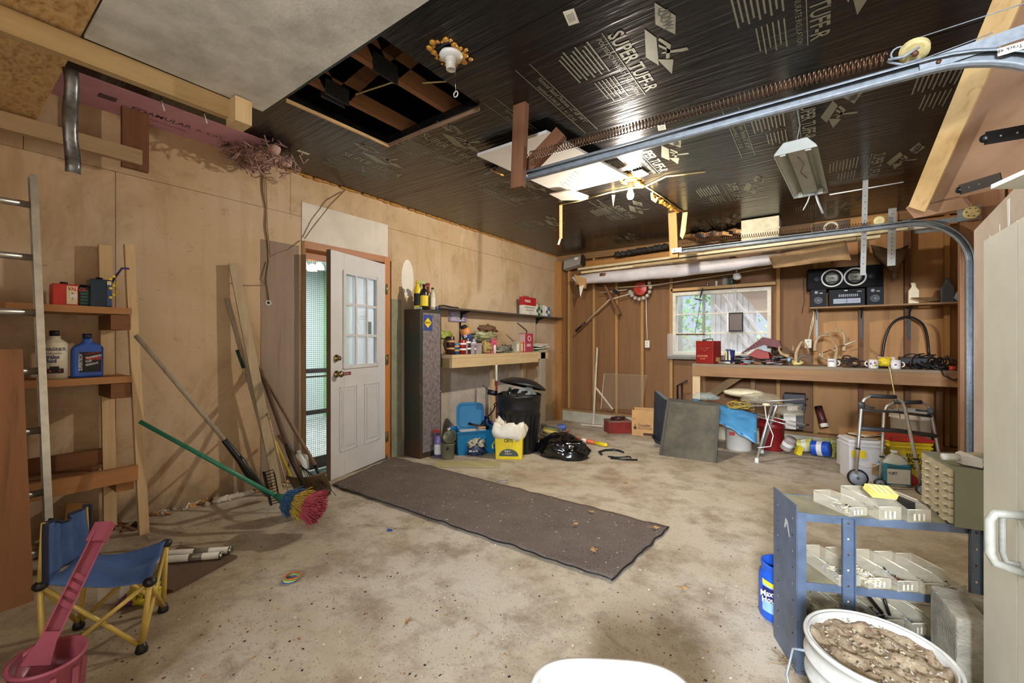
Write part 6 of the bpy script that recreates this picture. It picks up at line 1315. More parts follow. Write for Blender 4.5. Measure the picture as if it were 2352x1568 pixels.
# oil can tipped, pipe
q = B(); r = thing('oil_can', 'blue and cream labelled can tilted on the workbench by the red tin', 'can', onw(1676, 5.95)); c = onw(1674, 5.95, .03); tl = V((.12, 0, 1)).normalized()
q.lathe([(0, 0), (.055, 0), (.055, .15), (0, .155)], paint('can_navy', (44, 52, 110), .35, .1, .1), c, 22, tl); q.build('body', r); q = B()
for a in (-1.2, -.4, .3): q.beam(c + V((.056 * math.sin(a), -.056 * math.cos(a), .02)), c + V((.056 * math.sin(a), -.056 * math.cos(a), .14)), .022, .003, V((math.cos(a), math.sin(a), 0)), paint('label_straw', (206, 196, 130), .5))
q.build('label', r)
q = B(); q.tube([onw(1650, 5.86, .02), onw(1688, 5.84, .018)], .018, ALU, 12); tag(q.build('steel_pipe'), 'short bright pipe lying at the bench edge under the oil can', 'pipe')
# red mailbox-like hoods
q = B(); m_ = place(onw(1750, 6.1, .12), -.2, 0, .28); RL = paint('red_case', (136, 16, 22), .4, 0, .2, spec=.25); q.box((0, 0, 0), (.24, .12, .11), RL, None, .55); tag(q.m and q.build('red_plastic_case') if False else B(m_).box((0, 0, 0), (.26, .14, .10), RL, None, .55).build('red_case'), 'glossy red plastic case lying tilted among tools on the workbench', 'case')
q = B(); P = [atY(1700, 812, 6.2), atY(1752, 774, 6.2), atY(1790, 782, 6.2), atY(1796, 800, 6.2), atY(1752, 792, 6.2)]; q.prism(P, (0, .16, 0), paint('dull_red_drawer', (98, 26, 24), .5, .1, .3, 12)); 
for k in range(7): p = P[0].lerp(P[1], .1 + k * .12); q.beam(p + V((0, -.003, -.01)), p + V((.02, -.003, -.03)), .006, .006, Y_, INK)
tag(q.build('red_drawer'), 'dull red metal drawer propped behind the glossy red case', 'rack')  # a red metal drawer, filed under the rack category
q = B(); c = onw(1782, 6.25, .17)
for k in range(5): q.tube(arc(c, V((math.cos(k * .6), math.sin(k * .6), 0)), Z_, .05, 0, 6.283, 14)[:-1], .003, BLACKM, 4, True)
tag(q.build('wire_cage_bulb'), 'round black wire cage sitting at the window corner of the bench', 'cage')
# tools heap: individual tools
rnd = random.Random(33); TL = [BLACKM, RUST, GALV, BLACKM, paint('tool_wood', (150, 110, 62), .6), BLACKP, REDP]
kinds = ['flat file', 'screwdriver', 'wrench', 'chisel', 'pliers', 'pry bar', 'punch']
rowsn = ['at the front edge', 'in the middle', 'towards the wall']
gn = ['black-gripped', 'rusty-gripped', 'grey-gripped', 'dark steel', 'wooden-handled', 'rubber-gripped', 'red-gripped']
for k in range(42):
    px = 1690 + (k % 14) * 8.5; row = k // 14; Y = 5.84 + row * .13 + rnd.random() * .04; c = onw(px, Y, .012 + .030 * row + .012 * (k % 3)); L_ = rnd.uniform(.11, .22); a = rnd.uniform(-.5, .5); d_ = V((math.cos(a), math.sin(a), rnd.uniform(-.04, .12)))
    gi = (k * 3 + 4) % 7
    r = thing('hand_tool', '%s hand tool %s, %s half of the workbench heap' % (gn[gi], rowsn[row].replace('in the middle', 'in the middle row'), 'left' if k % 14 < 7 else 'right'), 'tool', c, 'hand tools heaped on the workbench')
    q = B(); q.tube([c - d_ * L_ * .5, c], [.012, .010], TL[gi], 8); q.build('grip', r); q = B(); q.tube([c, c + d_ * L_ * .55], [.006, .005], TL[k % 4], 6); q.box(c + d_ * L_ * .55, (.035, .014, .01), TL[k % 4], (0, 0, a)); q.build('shaft', r)
q = B(); q.box(onw(1820, 5.83, .004), (.9, .05, .006), wood('bench_top', (1, 1, 1)), (0, 0, 0)); tag(q.build('thin_batten'), 'thin batten lying along the front edge of the workbench', 'batten')
# antlers
ANT = paint('antler_bone', (176, 150, 112), .6, 0, .4, 14)
def antler(main, tines, label, r0=.022):
    r = thing('antler', label, 'antler', main[0], 'deer antlers on the workbench'); q = B(); n_ = len(main)
    pts = []
    for i in range(n_ - 1):
        for j in range(4): pts.append(catmull(main, i, j / 4))
    pts.append(V(main[-1])); q.tube(pts, [r0 * (1 - .75 * i / (len(pts) - 1)) for i in range(len(pts))], ANT, 8); q.build('beam', r)
    for tn in tines:
        q = B(); m__ = len(tn); pts = []
        for i in range(m__ - 1):
            for j in range(4): pts.append(catmull(tn, i, j / 4))
        pts.append(V(tn[-1])); q.tube(pts, [r0 * .6 * (1 - .85 * i / (len(pts) - 1)) for i in range(len(pts))], ANT, 7); q.build('tine', r)
def catmull(P, i, t):
    P = [V(p) for p in P]; p0 = P[max(i - 1, 0)]; p1 = P[i]; p2 = P[i + 1]; p3 = P[min(i + 2, len(P) - 1)]
    return .5 * ((2 * p1) + (p2 - p0) * t + (2 * p0 - 5 * p1 + 4 * p2 - p3) * t * t + (3 * p1 - p0 - 3 * p2 + p3) * t ** 3)
def py_(pts, Y=6.05): return [atY(x, y, Y + .02 * i) for i, (x, y) in enumerate(pts)]
antler(py_([(1872, 806), (1873, 790), (1880, 775), (1895, 768), (1902, 767)], 5.98), [py_([(1882, 772), (1905, 770), (1918, 782)], 6.02), py_([(1874, 795), (1885, 796)], 6.0)], 'large pale antler curving up from the left of the antler group')
antler(py_([(1938, 806), (1940, 788), (1938, 768), (1928, 761), (1908, 761), (1892, 767)], 6.02), [py_([(1932, 763), (1926, 750)], 6.1), py_([(1930, 762), (1914, 751)], 6.1), py_([(1940, 790), (1958, 786), (1970, 781)], 6.05)], 'tallest forked antler rising in the middle of the workbench')
antler(py_([(1918, 825), (1922, 805), (1920, 793), (1911, 784)], 5.95), [py_([(1920, 806), (1908, 800), (1901, 795)], 5.97)], 'short hooked antler standing behind the white mug')
antler(py_([(1812, 818), (1795, 812), (1789, 800), (1793, 795)], 5.95), [py_([(1800, 814), (1818, 822), (1826, 826)], 5.95), py_([(1822, 805), (1821, 793)], 6.0)], 'small curled antler left of the bone skull plate')
antler(py_([(1828, 828), (1830, 808), (1838, 790), (1845, 785), (1855, 800), (1858, 812)], 5.95), [], 'thin bent antler piece sticking up behind the skull plate')
antler(py_([(1880, 812), (1893, 822), (1908, 828), (1930, 830)], 5.9), [py_([(1890, 818), (1888, 803)], 5.9), py_([(1905, 827), (1900, 812)], 5.9)], 'low spreading antler lying behind the white mug')
q = B(); blob(q, onw(1832, 5.92, .035), .06, .04, .035, paint('skull_yellow', (206, 188, 120), .6), 5, .3); tag(q.build('skull_plate'), 'yellowed bone skull plate between the antlers', 'bone')
q = B(); blob(q, onw(1812, 5.98, .07), .018, .018, .03, paint('blue_fluff', (150, 184, 204), .7), 7, .3); q.cyl(onw(1812, 5.98, 0), onw(1812, 5.98, .05), .008, GALV); tag(q.build('blue_knob'), 'pale blue knob standing among the antlers', 'ornament')  # a pale blue knob on a short stem
q = B(); q.tube([atY(1885, 812, 5.98), atY(1925, 797, 6.0), atY(1960, 786, 6.02)], .005, RUST, 6); q.tube([atY(1940, 792, 6.0), atY(1967, 782, 6.02)], .007, CREAM, 6); tag(q.build('arrow_shaft'), 'dark arrow shaft with pale fletching laid across the antlers', 'arrow')
# leather strap coil and dark round
q = B(); c = onw(1955, 5.98, .06)
for k in range(9): q.tube(arc(c + V((rnd.gauss(0, .05), rnd.gauss(0, .03), rnd.gauss(0, .015))), X_, V((0, .5, .8)), rnd.uniform(.03, .055), 0, 6.283, 14)[:-1], .008, paint('dark_leather', (56, 44, 34), .7), 6, True)
tag(q.build('leather_straps'), 'tangle of dark leather straps right of the antlers', 'straps')
q = B(); q.tube(arc(onw(1848, 5.88, .06), X_, Z_, .06, -.3, 3.4, 12), .012, paint('grey_hose', (96, 86, 74), .6), 8); tag(q.build('hose_arch'), 'short grey hose arch on the bench before the antlers', 'hose')
def mug(px, label, colr, txt=None, dots=None, hdl=1, Y=5.86):
    c = onw(px, Y); r = thing('mug', label, 'mug', c, 'mugs on the workbench'); q = B(); q.lathe([(0, 0), (.038, 0), (.041, .01), (.041, .092), (.037, .092), (.037, .012), (0, .01)], colr, c, 26); q.build('cup', r)
    q = B(); q.tube(arc(c + V((hdl * .042, 0, .048)), X_ * hdl, Z_, .026, -1.35, 1.35, 10), .006, colr, 8); q.build('handle', r)
    q = B(); dv = (C0 - c); dv.z = 0; dv.normalize(); rt = Z_.cross(dv)
    if txt: q.text(txt, .026, c + dv * .042 - rt * .03 + Z_ * .062, rt, Z_, INK, .0015, 'LEFT', .85, .02)
    if dots:
        for x_, z_, cc in dots: q.ball(c + dv * .041 + rt * x_ + Z_ * z_, (.010, .004, .010), paint('dot_%d' % cc[0], cc, .5), 10, 6)
    if txt or dots: q.build('print', r)
mug(1911, 'white mug with a short black word printed on it', WHITEP, 'Jenny')
mug(2006, 'flower-decorated mug with its handle to the left', WHITEP, None, [(.0, .03, (236, 196, 40)), (.012, .06, (200, 60, 60)), (-.02, .05, (80, 120, 190)), (.02, .035, (90, 150, 80))], -1)
mug(2057, 'plain white mug right of the yellow cap', WHITEP, None, [(.0, .045, (120, 80, 130))], 1)
q = B(); blob(q, onw(2032, 5.95, .06), .07, .05, .055, paint('cap_yellow', (226, 196, 40), .6), 9, .3); tag(q.build('yellow_cloth'), 'bright yellow crumpled cap between two mugs on the workbench', 'cap')
q = B(); q.box(onw(2035, 6.1, .10), (.14, .06, .035), paint('pale_carton', (214, 190, 164), .6)); q.box(onw(2035, 6.1, .04), (.13, .06, .08), BLACKM); tag(q.build('pale_carton'), 'small pale carton behind the yellow cap', 'carton')
q = B(); q.tube([onw(2040, 5.83, .04), onw(2044, 5.79, .0), V((onw(2055, 5.78).x, 5.78, .62)), V((onw(2068, 5.78).x, 5.78, .40))], .005, ROPE, 6); tag(q.build('hanging_string'), 'cream cord hanging down over the front of the workbench', 'cord')
# black cords heap
q = B(); rnd = random.Random(77)
for k in range(34):
    c = onw(2095 + rnd.random() * 85, 5.95 + rnd.random() * .15, .03 + rnd.random() * .06); q.tube(arc(c, V((1, rnd.uniform(-.3, .3), 0)).normalized(), V((0, .6, rnd.uniform(.3, .9))).normalized(), rnd.uniform(.04, .10), rnd.random() * 3, 4 + rnd.random() * 4, 12), .006, BLACKP, 6)
tag(q.build('black_cords'), 'big tangle of black cords at the right end of the workbench', 'cords', kind='stuff')
q = B(); m_ = place(onw(2098, 6.05, .09), .1, .15); q = B(m_); q.box((0, 0, 0), (.22, .12, .05), paint('radio_grey', (74, 76, 80), .35, .2)); tag(q.build('grey_charger'), 'flat dark grey device lying on the cord tangle', 'charger')
q = B(); q.tube([onw(2195, 5.85, .02), onw(2212, 5.84, .0)], .022, paint('grinder_grey', (90, 84, 78), .4, .4), 10); q.tube([onw(2180, 5.85, .02), onw(2195, 5.85, .02)], .026, paint('orange_red', (190, 66, 40), .4), 10); tag(q.build('angle_grinder'), 'grey power tool with orange nose at the far right of the bench', 'grinder')
q = B(); q.tube([atY(2160, 845, 5.78), atY(2168, 862, 5.76), atY(2190, 872, 5.75), atY(2214, 868, 5.75)], .007, BLACKP, 7); tag(q.build('drooping_cable'), 'black cable drooping over the bench front near the track', 'cable')
# black hose arch on the far wall
q = B(); q.tube([catmull(py_([(2026, 822), (2034, 775), (2052, 740), (2085, 727), (2115, 740), (2128, 765), (2134, 812)], 6.30), i, t_ / 5) for i in range(6) for t_ in range(5)] + [atY(2134, 815, 6.4)], .012, BLACKP, 8); tag(q.build('rubber_hose'), 'black rubber hose arched against the wall above the mugs', 'hose')
# wall shelf with stereo
sz = 1.575; sx0 = atY(1860, 706, 6.15).x; sx1 = atY(2214, 692, 6.15).x
sh = thing('stereo_shelf', 'thin plank shelf on the far wall carrying the stereo', 'shelf', ((sx0 + sx1) / 2, 6.3, sz)); q = B(); q.bb((sx0, 6.15, sz - .018), (sx1 + .1, 6.43, sz), wood('shelf_plank_x', (150, 118, 78), (110, 82, 50), 'x')); q.build('board', sh)
for px, b_ in ((1873, 785), (1975, 760), (2084, 745)):
    q = B(); x_ = atY(px, 750, 6.42).x; q.bb((x_, 6.425, 1.2), (x_ + .025, 6.439, sz - .018), GALV if px < 1900 else BLACKM); q.prism([(x_ + .008, 6.43, sz - .019), (x_ + .008, 6.18, sz - .019), (x_ + .008, 6.42, sz - .14)], (.008, 0, 0), GALV if px < 1900 else BLACKM); q.build('bracket', sh)
DG = paint('stereo_charcoal', (24, 25, 28), .6, 0, .1, spec=.2); DG2 = paint('stereo_black', (13, 13, 14), .65, 0, .2, spec=.15); CONE = paint('speaker_cone', (30, 30, 34), .5); SIL = paint('woofer_silver', (120, 116, 100), .45, .3)
def spk(name, x0, x1, label):
    q = B(); X0, X1, z0, z1 = bpx(q, x0, x1, 657, 699, 6.18, .2, DG, sz); r = thing(name, label, 'speaker', ((X0 + X1) / 2, 6.28, sz), 'small stereo speakers on the far wall shelf'); q.build('cabinet', r, .004)
    cx_ = (X0 + X1) / 2; h_ = z1 - z0
    q = B(); q.lathe([(.0, -.002), (.012, .006), (.035, -.001), (.046, .003), (.048, 0)], CONE, (cx_, 6.179, z0 + h_ * .36), 24, -Y_); q.ball((cx_, 6.176, z0 + h_ * .36), (.012, .006, .012), GALV, 12, 6); q.build('woofer', r)
    q = B(); q.lathe([(.0, .004), (.010, .005), (.018, 0)], GALV, (cx_ - .02, 6.179, z0 + h_ * .8), 16, -Y_); q.bb((cx_ + .01, 6.177, z0 + h_ * .72), (cx_ + .04, 6.18, z0 + h_ * .78), SIL); q.build('tweeter', r); return X0, X1, z1
spk('stereo_speaker', 1862, 1898, 'small charcoal speaker left of the cassette deck'); X0, X1, ztop = spk('stereo_speaker', 1991, 2030, 'small charcoal speaker right of the cassette deck')
q = B(); X0, X1, z0, z1 = bpx(q, 1904, 1987, 659, 698, 6.18, .2, DG, sz); r = thing('cassette_deck', 'charcoal double cassette stereo unit between two small speakers', 'stereo', ((X0 + X1) / 2, 6.28, sz)); q.build('body', r, .004)
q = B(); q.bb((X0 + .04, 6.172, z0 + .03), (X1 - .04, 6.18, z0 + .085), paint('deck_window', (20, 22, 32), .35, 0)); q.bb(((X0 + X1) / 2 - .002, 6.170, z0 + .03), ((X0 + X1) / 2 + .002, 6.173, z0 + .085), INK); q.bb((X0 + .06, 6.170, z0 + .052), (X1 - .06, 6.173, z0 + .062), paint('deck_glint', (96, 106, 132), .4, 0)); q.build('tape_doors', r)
q = B()
for k in range(10): q.bb((X0 + .09 + k * .018, 6.175, z0 + .105), (X0 + .10 + k * .018, 6.18, z0 + .135), GALV)
q.bb((X0 + .14, 6.176, z1 - .022), (X0 + .17, 6.18, z1 - .012), INKW); q.bb((X1 - .07, 6.176, z1 - .035), (X1 - .03, 6.18, z1 - .03), INKW); q.build('controls', r)
q = B(); X0, X1, z0, z1 = bpx(q, 1864, 2000, 612, 661, 6.18, .22, DG2, ztop + .003); X1 += .06; r = thing('subwoofer_box', 'black twin subwoofer box with white rings on top of the stereo', 'speaker', ((X0 + X1) / 2, 6.28, ztop)); 
q = B(place(((X0 + X1) / 2, 6.30, ztop + .004), .08)); W_ = X1 - X0 + .09; H_ = z1 - z0; q.box((0, 0, H_ / 2), (W_, .22, H_), DG2); q.build('box', r, .005)
mm = place(((X0 + X1) / 2, 6.30, ztop + .004), .08)
for x_ in (-.115, .095):
    q = B(mm); q.lathe([(.104, 0), (.104, .012), (.090, .012), (.088, .002)], WHITEP, (x_, -.111, H_ / 2), 30, -Y_); q.build('white_ring', r)
    q = B(mm); q.lathe([(.066, -.004), (.06, .006), (.045, -.0), (0, .003)], SIL, (x_, -.113, H_ / 2), 24, -Y_); q.text('HD', .03, (x_ - .02, -.119, H_ / 2 - .011), X_, Z_, INK, .002, 'LEFT', 1, .02); q.box((x_, -.12, H_ / 2 + .045), (.08, .006, .010), INK); q.box((x_, -.12, H_ / 2 - .045), (.08, .006, .010), INK); q.build('woofer', r)
for x_ in (-.255, .24): q = B(mm); q.lathe([(.032, 0), (.028, -.004), (.02, .002), (0, .004)], CONE, (x_, -.112, H_ / 2), 20, -Y_); q.build('port', r)
# right of the shelf
def jugpx(px, Y, label, mat, h=.27, w_=.10):
    c = atY(px, 700, Y); return bottle(V((c.x, Y + .05, sz)), w_ / 2, h, .02, mat, mat, label, name='oil_bottle')
def oilb(px, label, mat, h, w_):
    c = atY(px, 690, 6.2); c = V((c.x, 6.25, sz)); r = thing('oil_bottle', label, 'bottle', c); q = B(); q.prism([c + V((a, -.03, b_)) for a, b_ in ((-w_ / 2, 0), (w_ / 2, 0), (w_ / 2, h * .62), (w_ * .25, h * .78), (.018, h * .84), (.018, h * .93), (-.018, h * .93), (-.018, h * .82), (-w_ / 2, h * .62))], (0, .06, 0), mat); q.build('body', r, .006); q = B(); q.cyl(c + Z_ * h * .93, c + Z_ * h, .02, mat); q.build('cap', r)
oilb(2100, 'cream motor oil bottle on the stereo shelf', CREAM, .225, .085); oilb(2178, 'dark grey motor oil bottle on the stereo shelf', paint('grey_bottle', (62, 66, 72), .5), .255, .10)
q = B(); q.sheet([[atY(2092, 683, 6.12) + Z_ * .0, atY(2125, 693, 6.12)], [atY(2150, 682, 6.3), atY(2165, 688, 6.3)]], wood('shelf_plank_x', (1, 1, 1)), .006, False); tag(q.build('thin_sheet'), 'thin warped panel lying on the shelf between the oil bottles', 'panel')
q = B(); blob(q, V((atY(2205, 684, 6.2).x, 6.28, sz + .05)), .07, .06, .05, paint('pale_blue_grey', (150, 164, 176), .5), 4, .3); tag(q.build('grey_mask'), 'pale blue-grey lump on the shelf end behind the track', 'mask')
q = B(); P = py_([(2000, 565), (2012, 600), (2040, 625), (2062, 640), (2075, 622), (2085, 575), (2078, 560), (2060, 600), (2040, 590), (2010, 572)], 6.3); 
g = [[atY(2000, 562, 6.3), atY(2022, 566, 6.26), atY(2048, 575, 6.28), atY(2068, 570, 6.24), atY(2086, 562, 6.3)], [atY(2010, 590, 6.3), atY(2030, 598, 6.22), atY(2050, 606, 6.28), atY(2066, 600, 6.22), atY(2078, 590, 6.3)], [atY(2036, 618, 6.34), atY(2044, 622, 6.3), atY(2052, 626, 6.3), atY(2058, 624, 6.3), atY(2064, 614, 6.34)]]
q.sheet(g, paint('brown_canvas', (120, 98, 72), .8, 0, .3), .006); q.ball(atY(2054, 632, 6.3), (.03, .03, .05), paint('brown_canvas', (1, 1, 1)), 12, 8); tag(q.build('canvas_funnel'), 'brown canvas bundle hanging on the wall behind the wide strap', 'bundle')
# styrofoam box and sign board up on top
q = B(); X0, X1, z0, z1 = bpx(q, 1702, 1790, 500, 555, 5.75, .3, paint('styrofoam', (222, 212, 178), .7, 0, .2, 12), None); r = q.build('foam_cooler', None, .01); tag(r, 'white styrofoam cooler stacked on the tube bundle under the ceiling', 'cooler')
q = B(); q.bb((X0 - .005, 5.745, (z0 + z1) / 2 - .01), (X1 + .005, 5.75, (z0 + z1) / 2 + .01), paint('styrofoam', (1, 1, 1))); q.build('lid_rim', r)
q = B(); X0, X1, z0, z1 = bpx(q, 1862, 2062, 500, 532, 6.40, .03, wood('sign_board', (190, 140, 78), (140, 96, 46), 'x')); o_ = q.build('sign_board'); tag(o_, 'long wooden sign board with a big letter O lying below the ceiling', 'sign')
q = B(); q.lathe([(.075, 0), (.075, .006), (.05, .006), (.05, 0)], CREAM, (X0 + .2, 6.398, (z0 + z1) / 2), 24, -Y_); q.bb((X0 + .02, 6.393, z0 + .01), (X0 + .38, 6.397, z1 - .01), paint('sign_dark', (96, 76, 54), .7)); q.build('letter', o_)
q = B(); rnd = random.Random(5)
for k in range(16): p = atY(1590 + k * 8, 540 - k * .8, 6.1); q.box(p - Z_ * .02, (.12, .2, .04), [STUD, BROWNW, CARD, BLACKM][k % 4], (rnd.random() * .3, rnd.random() * .3, rnd.random()))
tag(q.build('scrap_wood'), 'scrap wood pieces stored on the rafters left of the foam cooler', 'wood', kind='stuff')
q = B(); 
for k in range(10): p = atY(1420 + k * 12, 585 - k * 2, 6.25); blob(q, p, .06, .06, .04, paint('dark_bundle', (46, 42, 38), .8, 0, .4), k, .4, 10, 7)
tag(q.build('dark_bundle'), 'dark bundled straps and cloth along the top of the far wall', 'bundle', kind='stuff')
# bundle of gutters/poles
T0, T1 = (1345, 642), (2085, 530)
yz0, yz1 = 6.05, 5.45
cols = [paint('cream_gutter', (212, 200, 160), .45, .1, .2, 8), WHITEPT, PINE_X, paint('tan_trim', (184, 160, 116), .5), CREAM]
lbs = ['topmost cream pole of the long bundle', 'white pole in the upper row of the bundle', 'tan pole at the back of the upper row', 'brown pole in the lower row of the bundle', 'lowest front cream pole of the bundle', 'rearmost white pole of the lower row']
for k, (u0, u1) in enumerate(((0, 1.0), (.02, 1.04), (.2, .98), (.25, .9), (.01, .95), (.15, .94))):
    row, colm = k // 3, k % 3; q = B(); a = atY(1328, 618 + row * 8, 6.05); c = atY(2085, 524 + row * 10, 5.45); a, c = a.lerp(c, u0), a.lerp(c, u1)
    o3 = V((0, .05 * colm, .004 * colm)); q.beam(a + o3, c + o3, .034, .030, Y_, cols[k % 5]); tag(q.build('long_pole'), lbs[k] + ' slung above the far window', 'pole', 'long poles slung under the ceiling')
# rolled white sheet
g = []; N = 30
for i in range(N + 1):
    t_ = i / N; a = atY(1322 + 590 * t_, 643 - 68 * t_ + 5 * math.sin(t_ * 3.1), yz0 - .45 * t_ + .10); rr = (.075 + .015 * math.sin(t_ * 5)) * (1 if t_ < .75 else 1 - (t_ - .75) * 2); row = []
    for k in range(17): an = 2 * math.pi * k / 16; row.append(a + V((.0, math.cos(an) * rr * .9, math.sin(an) * rr * 1.0 + .006 * math.sin(t_ * 30 + k))) + V((.04 * math.sin(an * 2) if i in (0, N) else 0, 0, 0)))
    row[-1] = row[0]; g.append(row)
q = B(); q.sheet(g, paint('rolled_vinyl', (206, 202, 204), .5, 0, .2, 4), 0); q.add([g[0][k] for k in range(16)], [tuple(range(16))], CARD); q.add([g[-1][k] for k in range(16)], [tuple(range(16))], CARD); tag(q.build('rolled_vinyl'), 'long rolled white vinyl sheet slung beneath the pole bundle', 'roll')
q = B(); q.prism([atY(1318, 630, 6.04), atY(1346, 640, 6.04), atY(1342, 662, 6.04), atY(1330, 656, 6.04)], (0, .06, 0), CARD); q.prism([atY(1330, 658, 5.98), atY(1341, 654, 5.98), atY(1333, 682, 5.98)], (0, .01, 0), PAPER); tag(q.build('torn_flap'), 'torn cardboard flap dangling from the left end of the vinyl roll', 'flap')
q = B(); g = []
for i in range(9):
    t_ = i / 8; yt = 588 - 36 * t_; yb = 616 - 22 * t_ + (3 if i == 8 else 0); g.append([atY(1765 + 178 * t_ + 3 * j, yt + (yb - yt) * j / 4, 5.60 - .14 * t_ - .02 * math.sin(j * 1.3 + i)) for j in range(5)])
q.sheet(g, paint('brown_kraft', (156, 124, 84), .8, 0, .3, 6), .004); tag(q.build('kraft_paper'), 'brown kraft paper flap hanging from the right end of the roll', 'paper')
q = B(); q.beam(atY(1378, 630, 6.35), atY(1424, 722, 6.30), .04, .06, X_, BROWNW); q.beam(atY(1380, 630, 6.0), atY(1442, 638, 6.38), .04, .07, Z_, BROWNW); tag(q.build('wall_bracket'), 'dark red-brown triangular timber bracket under the vinyl roll', 'bracket')
q = B(); q.beam(atY(1680, 594, 5.85), atY(1700, 600, 6.36), .06, .05, Z_, BROWNW); tag(q.build('support_arm'), 'brown support arm under the roll beside the clip-on lamp', 'bracket')
# white diffuser box in the corner
c = atY(1330, 598, 6.1); q = B(); a0 = atX(1292, 612, -3.40); r = thing('metal_duct_box', 'grey-white rounded metal hood mounted in the far left corner', 'hood', a0); d_ = V((.62, -.10, 0)); 
sec = [(-.0, -.0), (.02, .13), (.05, .165), (.12, .165), (.17, .12), (.17, .0), (.1, -.02)]
m0 = atY(1294, 618, 6.27); q = B(); q.prism([m0 + V((0, a, b_)) for a, b_ in sec], V((.36, -.1, .03)), paint('hood_grey', (172, 170, 162), .45, .2, .1)); q.build('hood', r); q = B(); m1 = m0 + V((.361, -.1, .03)); q.prism([m1 + V((0, a, b_)) for a, b_ in sec], V((.01, 0, 0)), paint('hood_dark', (50, 42, 34), .6)); q.build('open_end', r)
q = B(); q.box(m0 + V((.28, -.065, .135)), (.08, .004, .04), PAPER); q.build('sticker', r)
# cord strung across, red wheel with small jars, stick
q = B(); q.tube([atY(1420, 660, 6.3), atY(1500, 655, 6.3), atY(1690, 627, 6.3), atY(1872, 597, 6.3)], .007, paint('pale_stick', (190, 176, 150), .5), 6); tag(q.build('long_dowel'), 'long pale dowel running level across above the window', 'dowel')
c = atY(1472, 663, 6.36); r = thing('red_jar_carousel', 'round red jar carousel with small glass jars on the far wall', 'rack', c); q = B(); q.lathe([(0, 0), (.10, 0), (.10, .03), (.09, .035), (.02, .03), (.015, .04), (0, .04)], paint('carousel_red', (178, 58, 48), .45), c, 28, -Y_); q.build('disc', r)
for k in range(9):
    a = -2.9 + k * .42; p = c + V((.145 * math.cos(a), -.01, .145 * math.sin(a))); q = B(); q.lathe([(0, 0), (.026, 0), (.026, .05), (.02, .055), (0, .056)], glass('jar_smoky', (200, 190, 176), .55, .2), p, 16, V((.35 * math.cos(a), -1, .35 * math.sin(a)))); q.build('jar', r)
q = B(); q.tube([atY(1322, 760, 6.3), atY(1345, 740, 6.3)], .018, BLACKP, 8); q.tube([atY(1345, 740, 6.3), atY(1400, 688, 6.3), atY(1455, 672, 6.32)], .010, paint('pale_stick', (1, 1, 1)), 6); tag(q.build('fishing_gaff'), 'pole with black grip crossing the studs below the red carousel', 'pole')
q = B(); q.tube([atY(1378, 672, 6.32), atY(1440, 665, 6.32)], .007, paint('pale_stick', (1, 1, 1)), 6); q.beam(atY(1408, 666, 6.31), atY(1422, 674, 6.31), .01, .05, Y_, BLACKM); tag(q.build('sprinkler_arm'), 'short pale rod with black wing left of the red carousel', 'rod')
def outlet(px, py, label):
    c = atY(px, py, 6.43); r = thing('wall_outlet', label, 'outlet', c); q = B(); q.bb(c + V((-.035, -.012, -.055)), c + V((.035, .01, .055)), PAPER); q.build('box', r, .003); q = B()
    for z_ in (-.022, .022): q.lathe([(0, 0), (.014, 0), (.013, .002), (0, .002)], CREAM, c + V((0, -.012, z_)), 14, -Y_); q.box(c + V((-.005, -.015, z_)), (.003, .002, .008), INK); q.box(c + V((.005, -.015, z_)), (.003, .002, .008), INK)
    q.build('sockets', r); return r
r = outlet(1487, 790, 'white outlet box hanging on a cable below the red carousel'); q = B(); q.tube([atY(1484, 680, 6.42), atY(1485, 740, 6.42), atY(1487, 780, 6.43)], .006, WHITEP, 6); q.build('cable', r)
r = outlet(1856, 789, 'white outlet beside the stud at the right of the window'); q = B(); q.tube([atY(1876, 690, 6.42), atY(1862, 750, 6.42), atY(1856, 780, 6.43)], .006, ROPE, 6); q.tube([atY(1870, 690, 6.42), atY(1868, 740, 6.42), atY(1858, 780, 6.43)], .005, WHITEP, 6); q.tube([atY(1860, 622, 6.4), atY(1846, 640, 6.4), atY(1848, 690, 6.4), atY(1842, 720, 6.4)], .003, BLACKM, 5); q.build('cable', r)
# black hand truck behind
q = B(); q.tube([atY(1556, 990, 6.3), atY(1556, 885, 6.3), atY(1578, 874, 6.25)], .012, BLACKM, 7); q.tube([atY(1566, 990, 6.3), atY(1566, 880, 6.3)], .012, BLACKM, 7); tag(q.build('black_tube_frame'), 'bent black tube frame standing left of the workbench leg', 'frame')
# ---- under and before the workbench
q = B(); a = fl(1517, 1045); c = fl(1642, 1063); a1 = atD(1536, 917, 5.02); c1 = atD(1651, 929, 4.72); q.prism([a, c, c1, a1], (c - a).cross(a1 - a).normalized() * -.02, paint('grimy_panel', (76, 70, 50), .6, .1, .6, 5)); r = q.build('grimy_panel'); tag(r, 'square grimy dark green panel leaning before the workbench', 'panel')
q = B(); FRM = paint('panel_edge', (62, 58, 42), .6); q.beam(a, a1, .02, .03, Y_, FRM); q.beam(c, c1, .02, .03, Y_, FRM); q.beam(a1, c1, .02, .03, Y_, FRM); q.build('edge_frame', r)
q = B(); P = [atD(1503, 897, 5.35), atD(1528, 918, 5.2), atD(1530, 1012, 5.15), atD(1518, 1022, 5.15), atD(1500, 1005, 5.3)]; q.prism(P, (.03, .05, 0), paint('dark_liner', (44, 46, 52), .35)); q.tube([atD(1500, 1000, 5.25), atD(1508, 1014, 5.2), atD(1530, 1020, 5.1)], .02, BLACKP, 8); tag(q.build('truck_liner'), 'tall black moulded plastic liner behind the grimy panel', 'liner')
q = B(); g = []
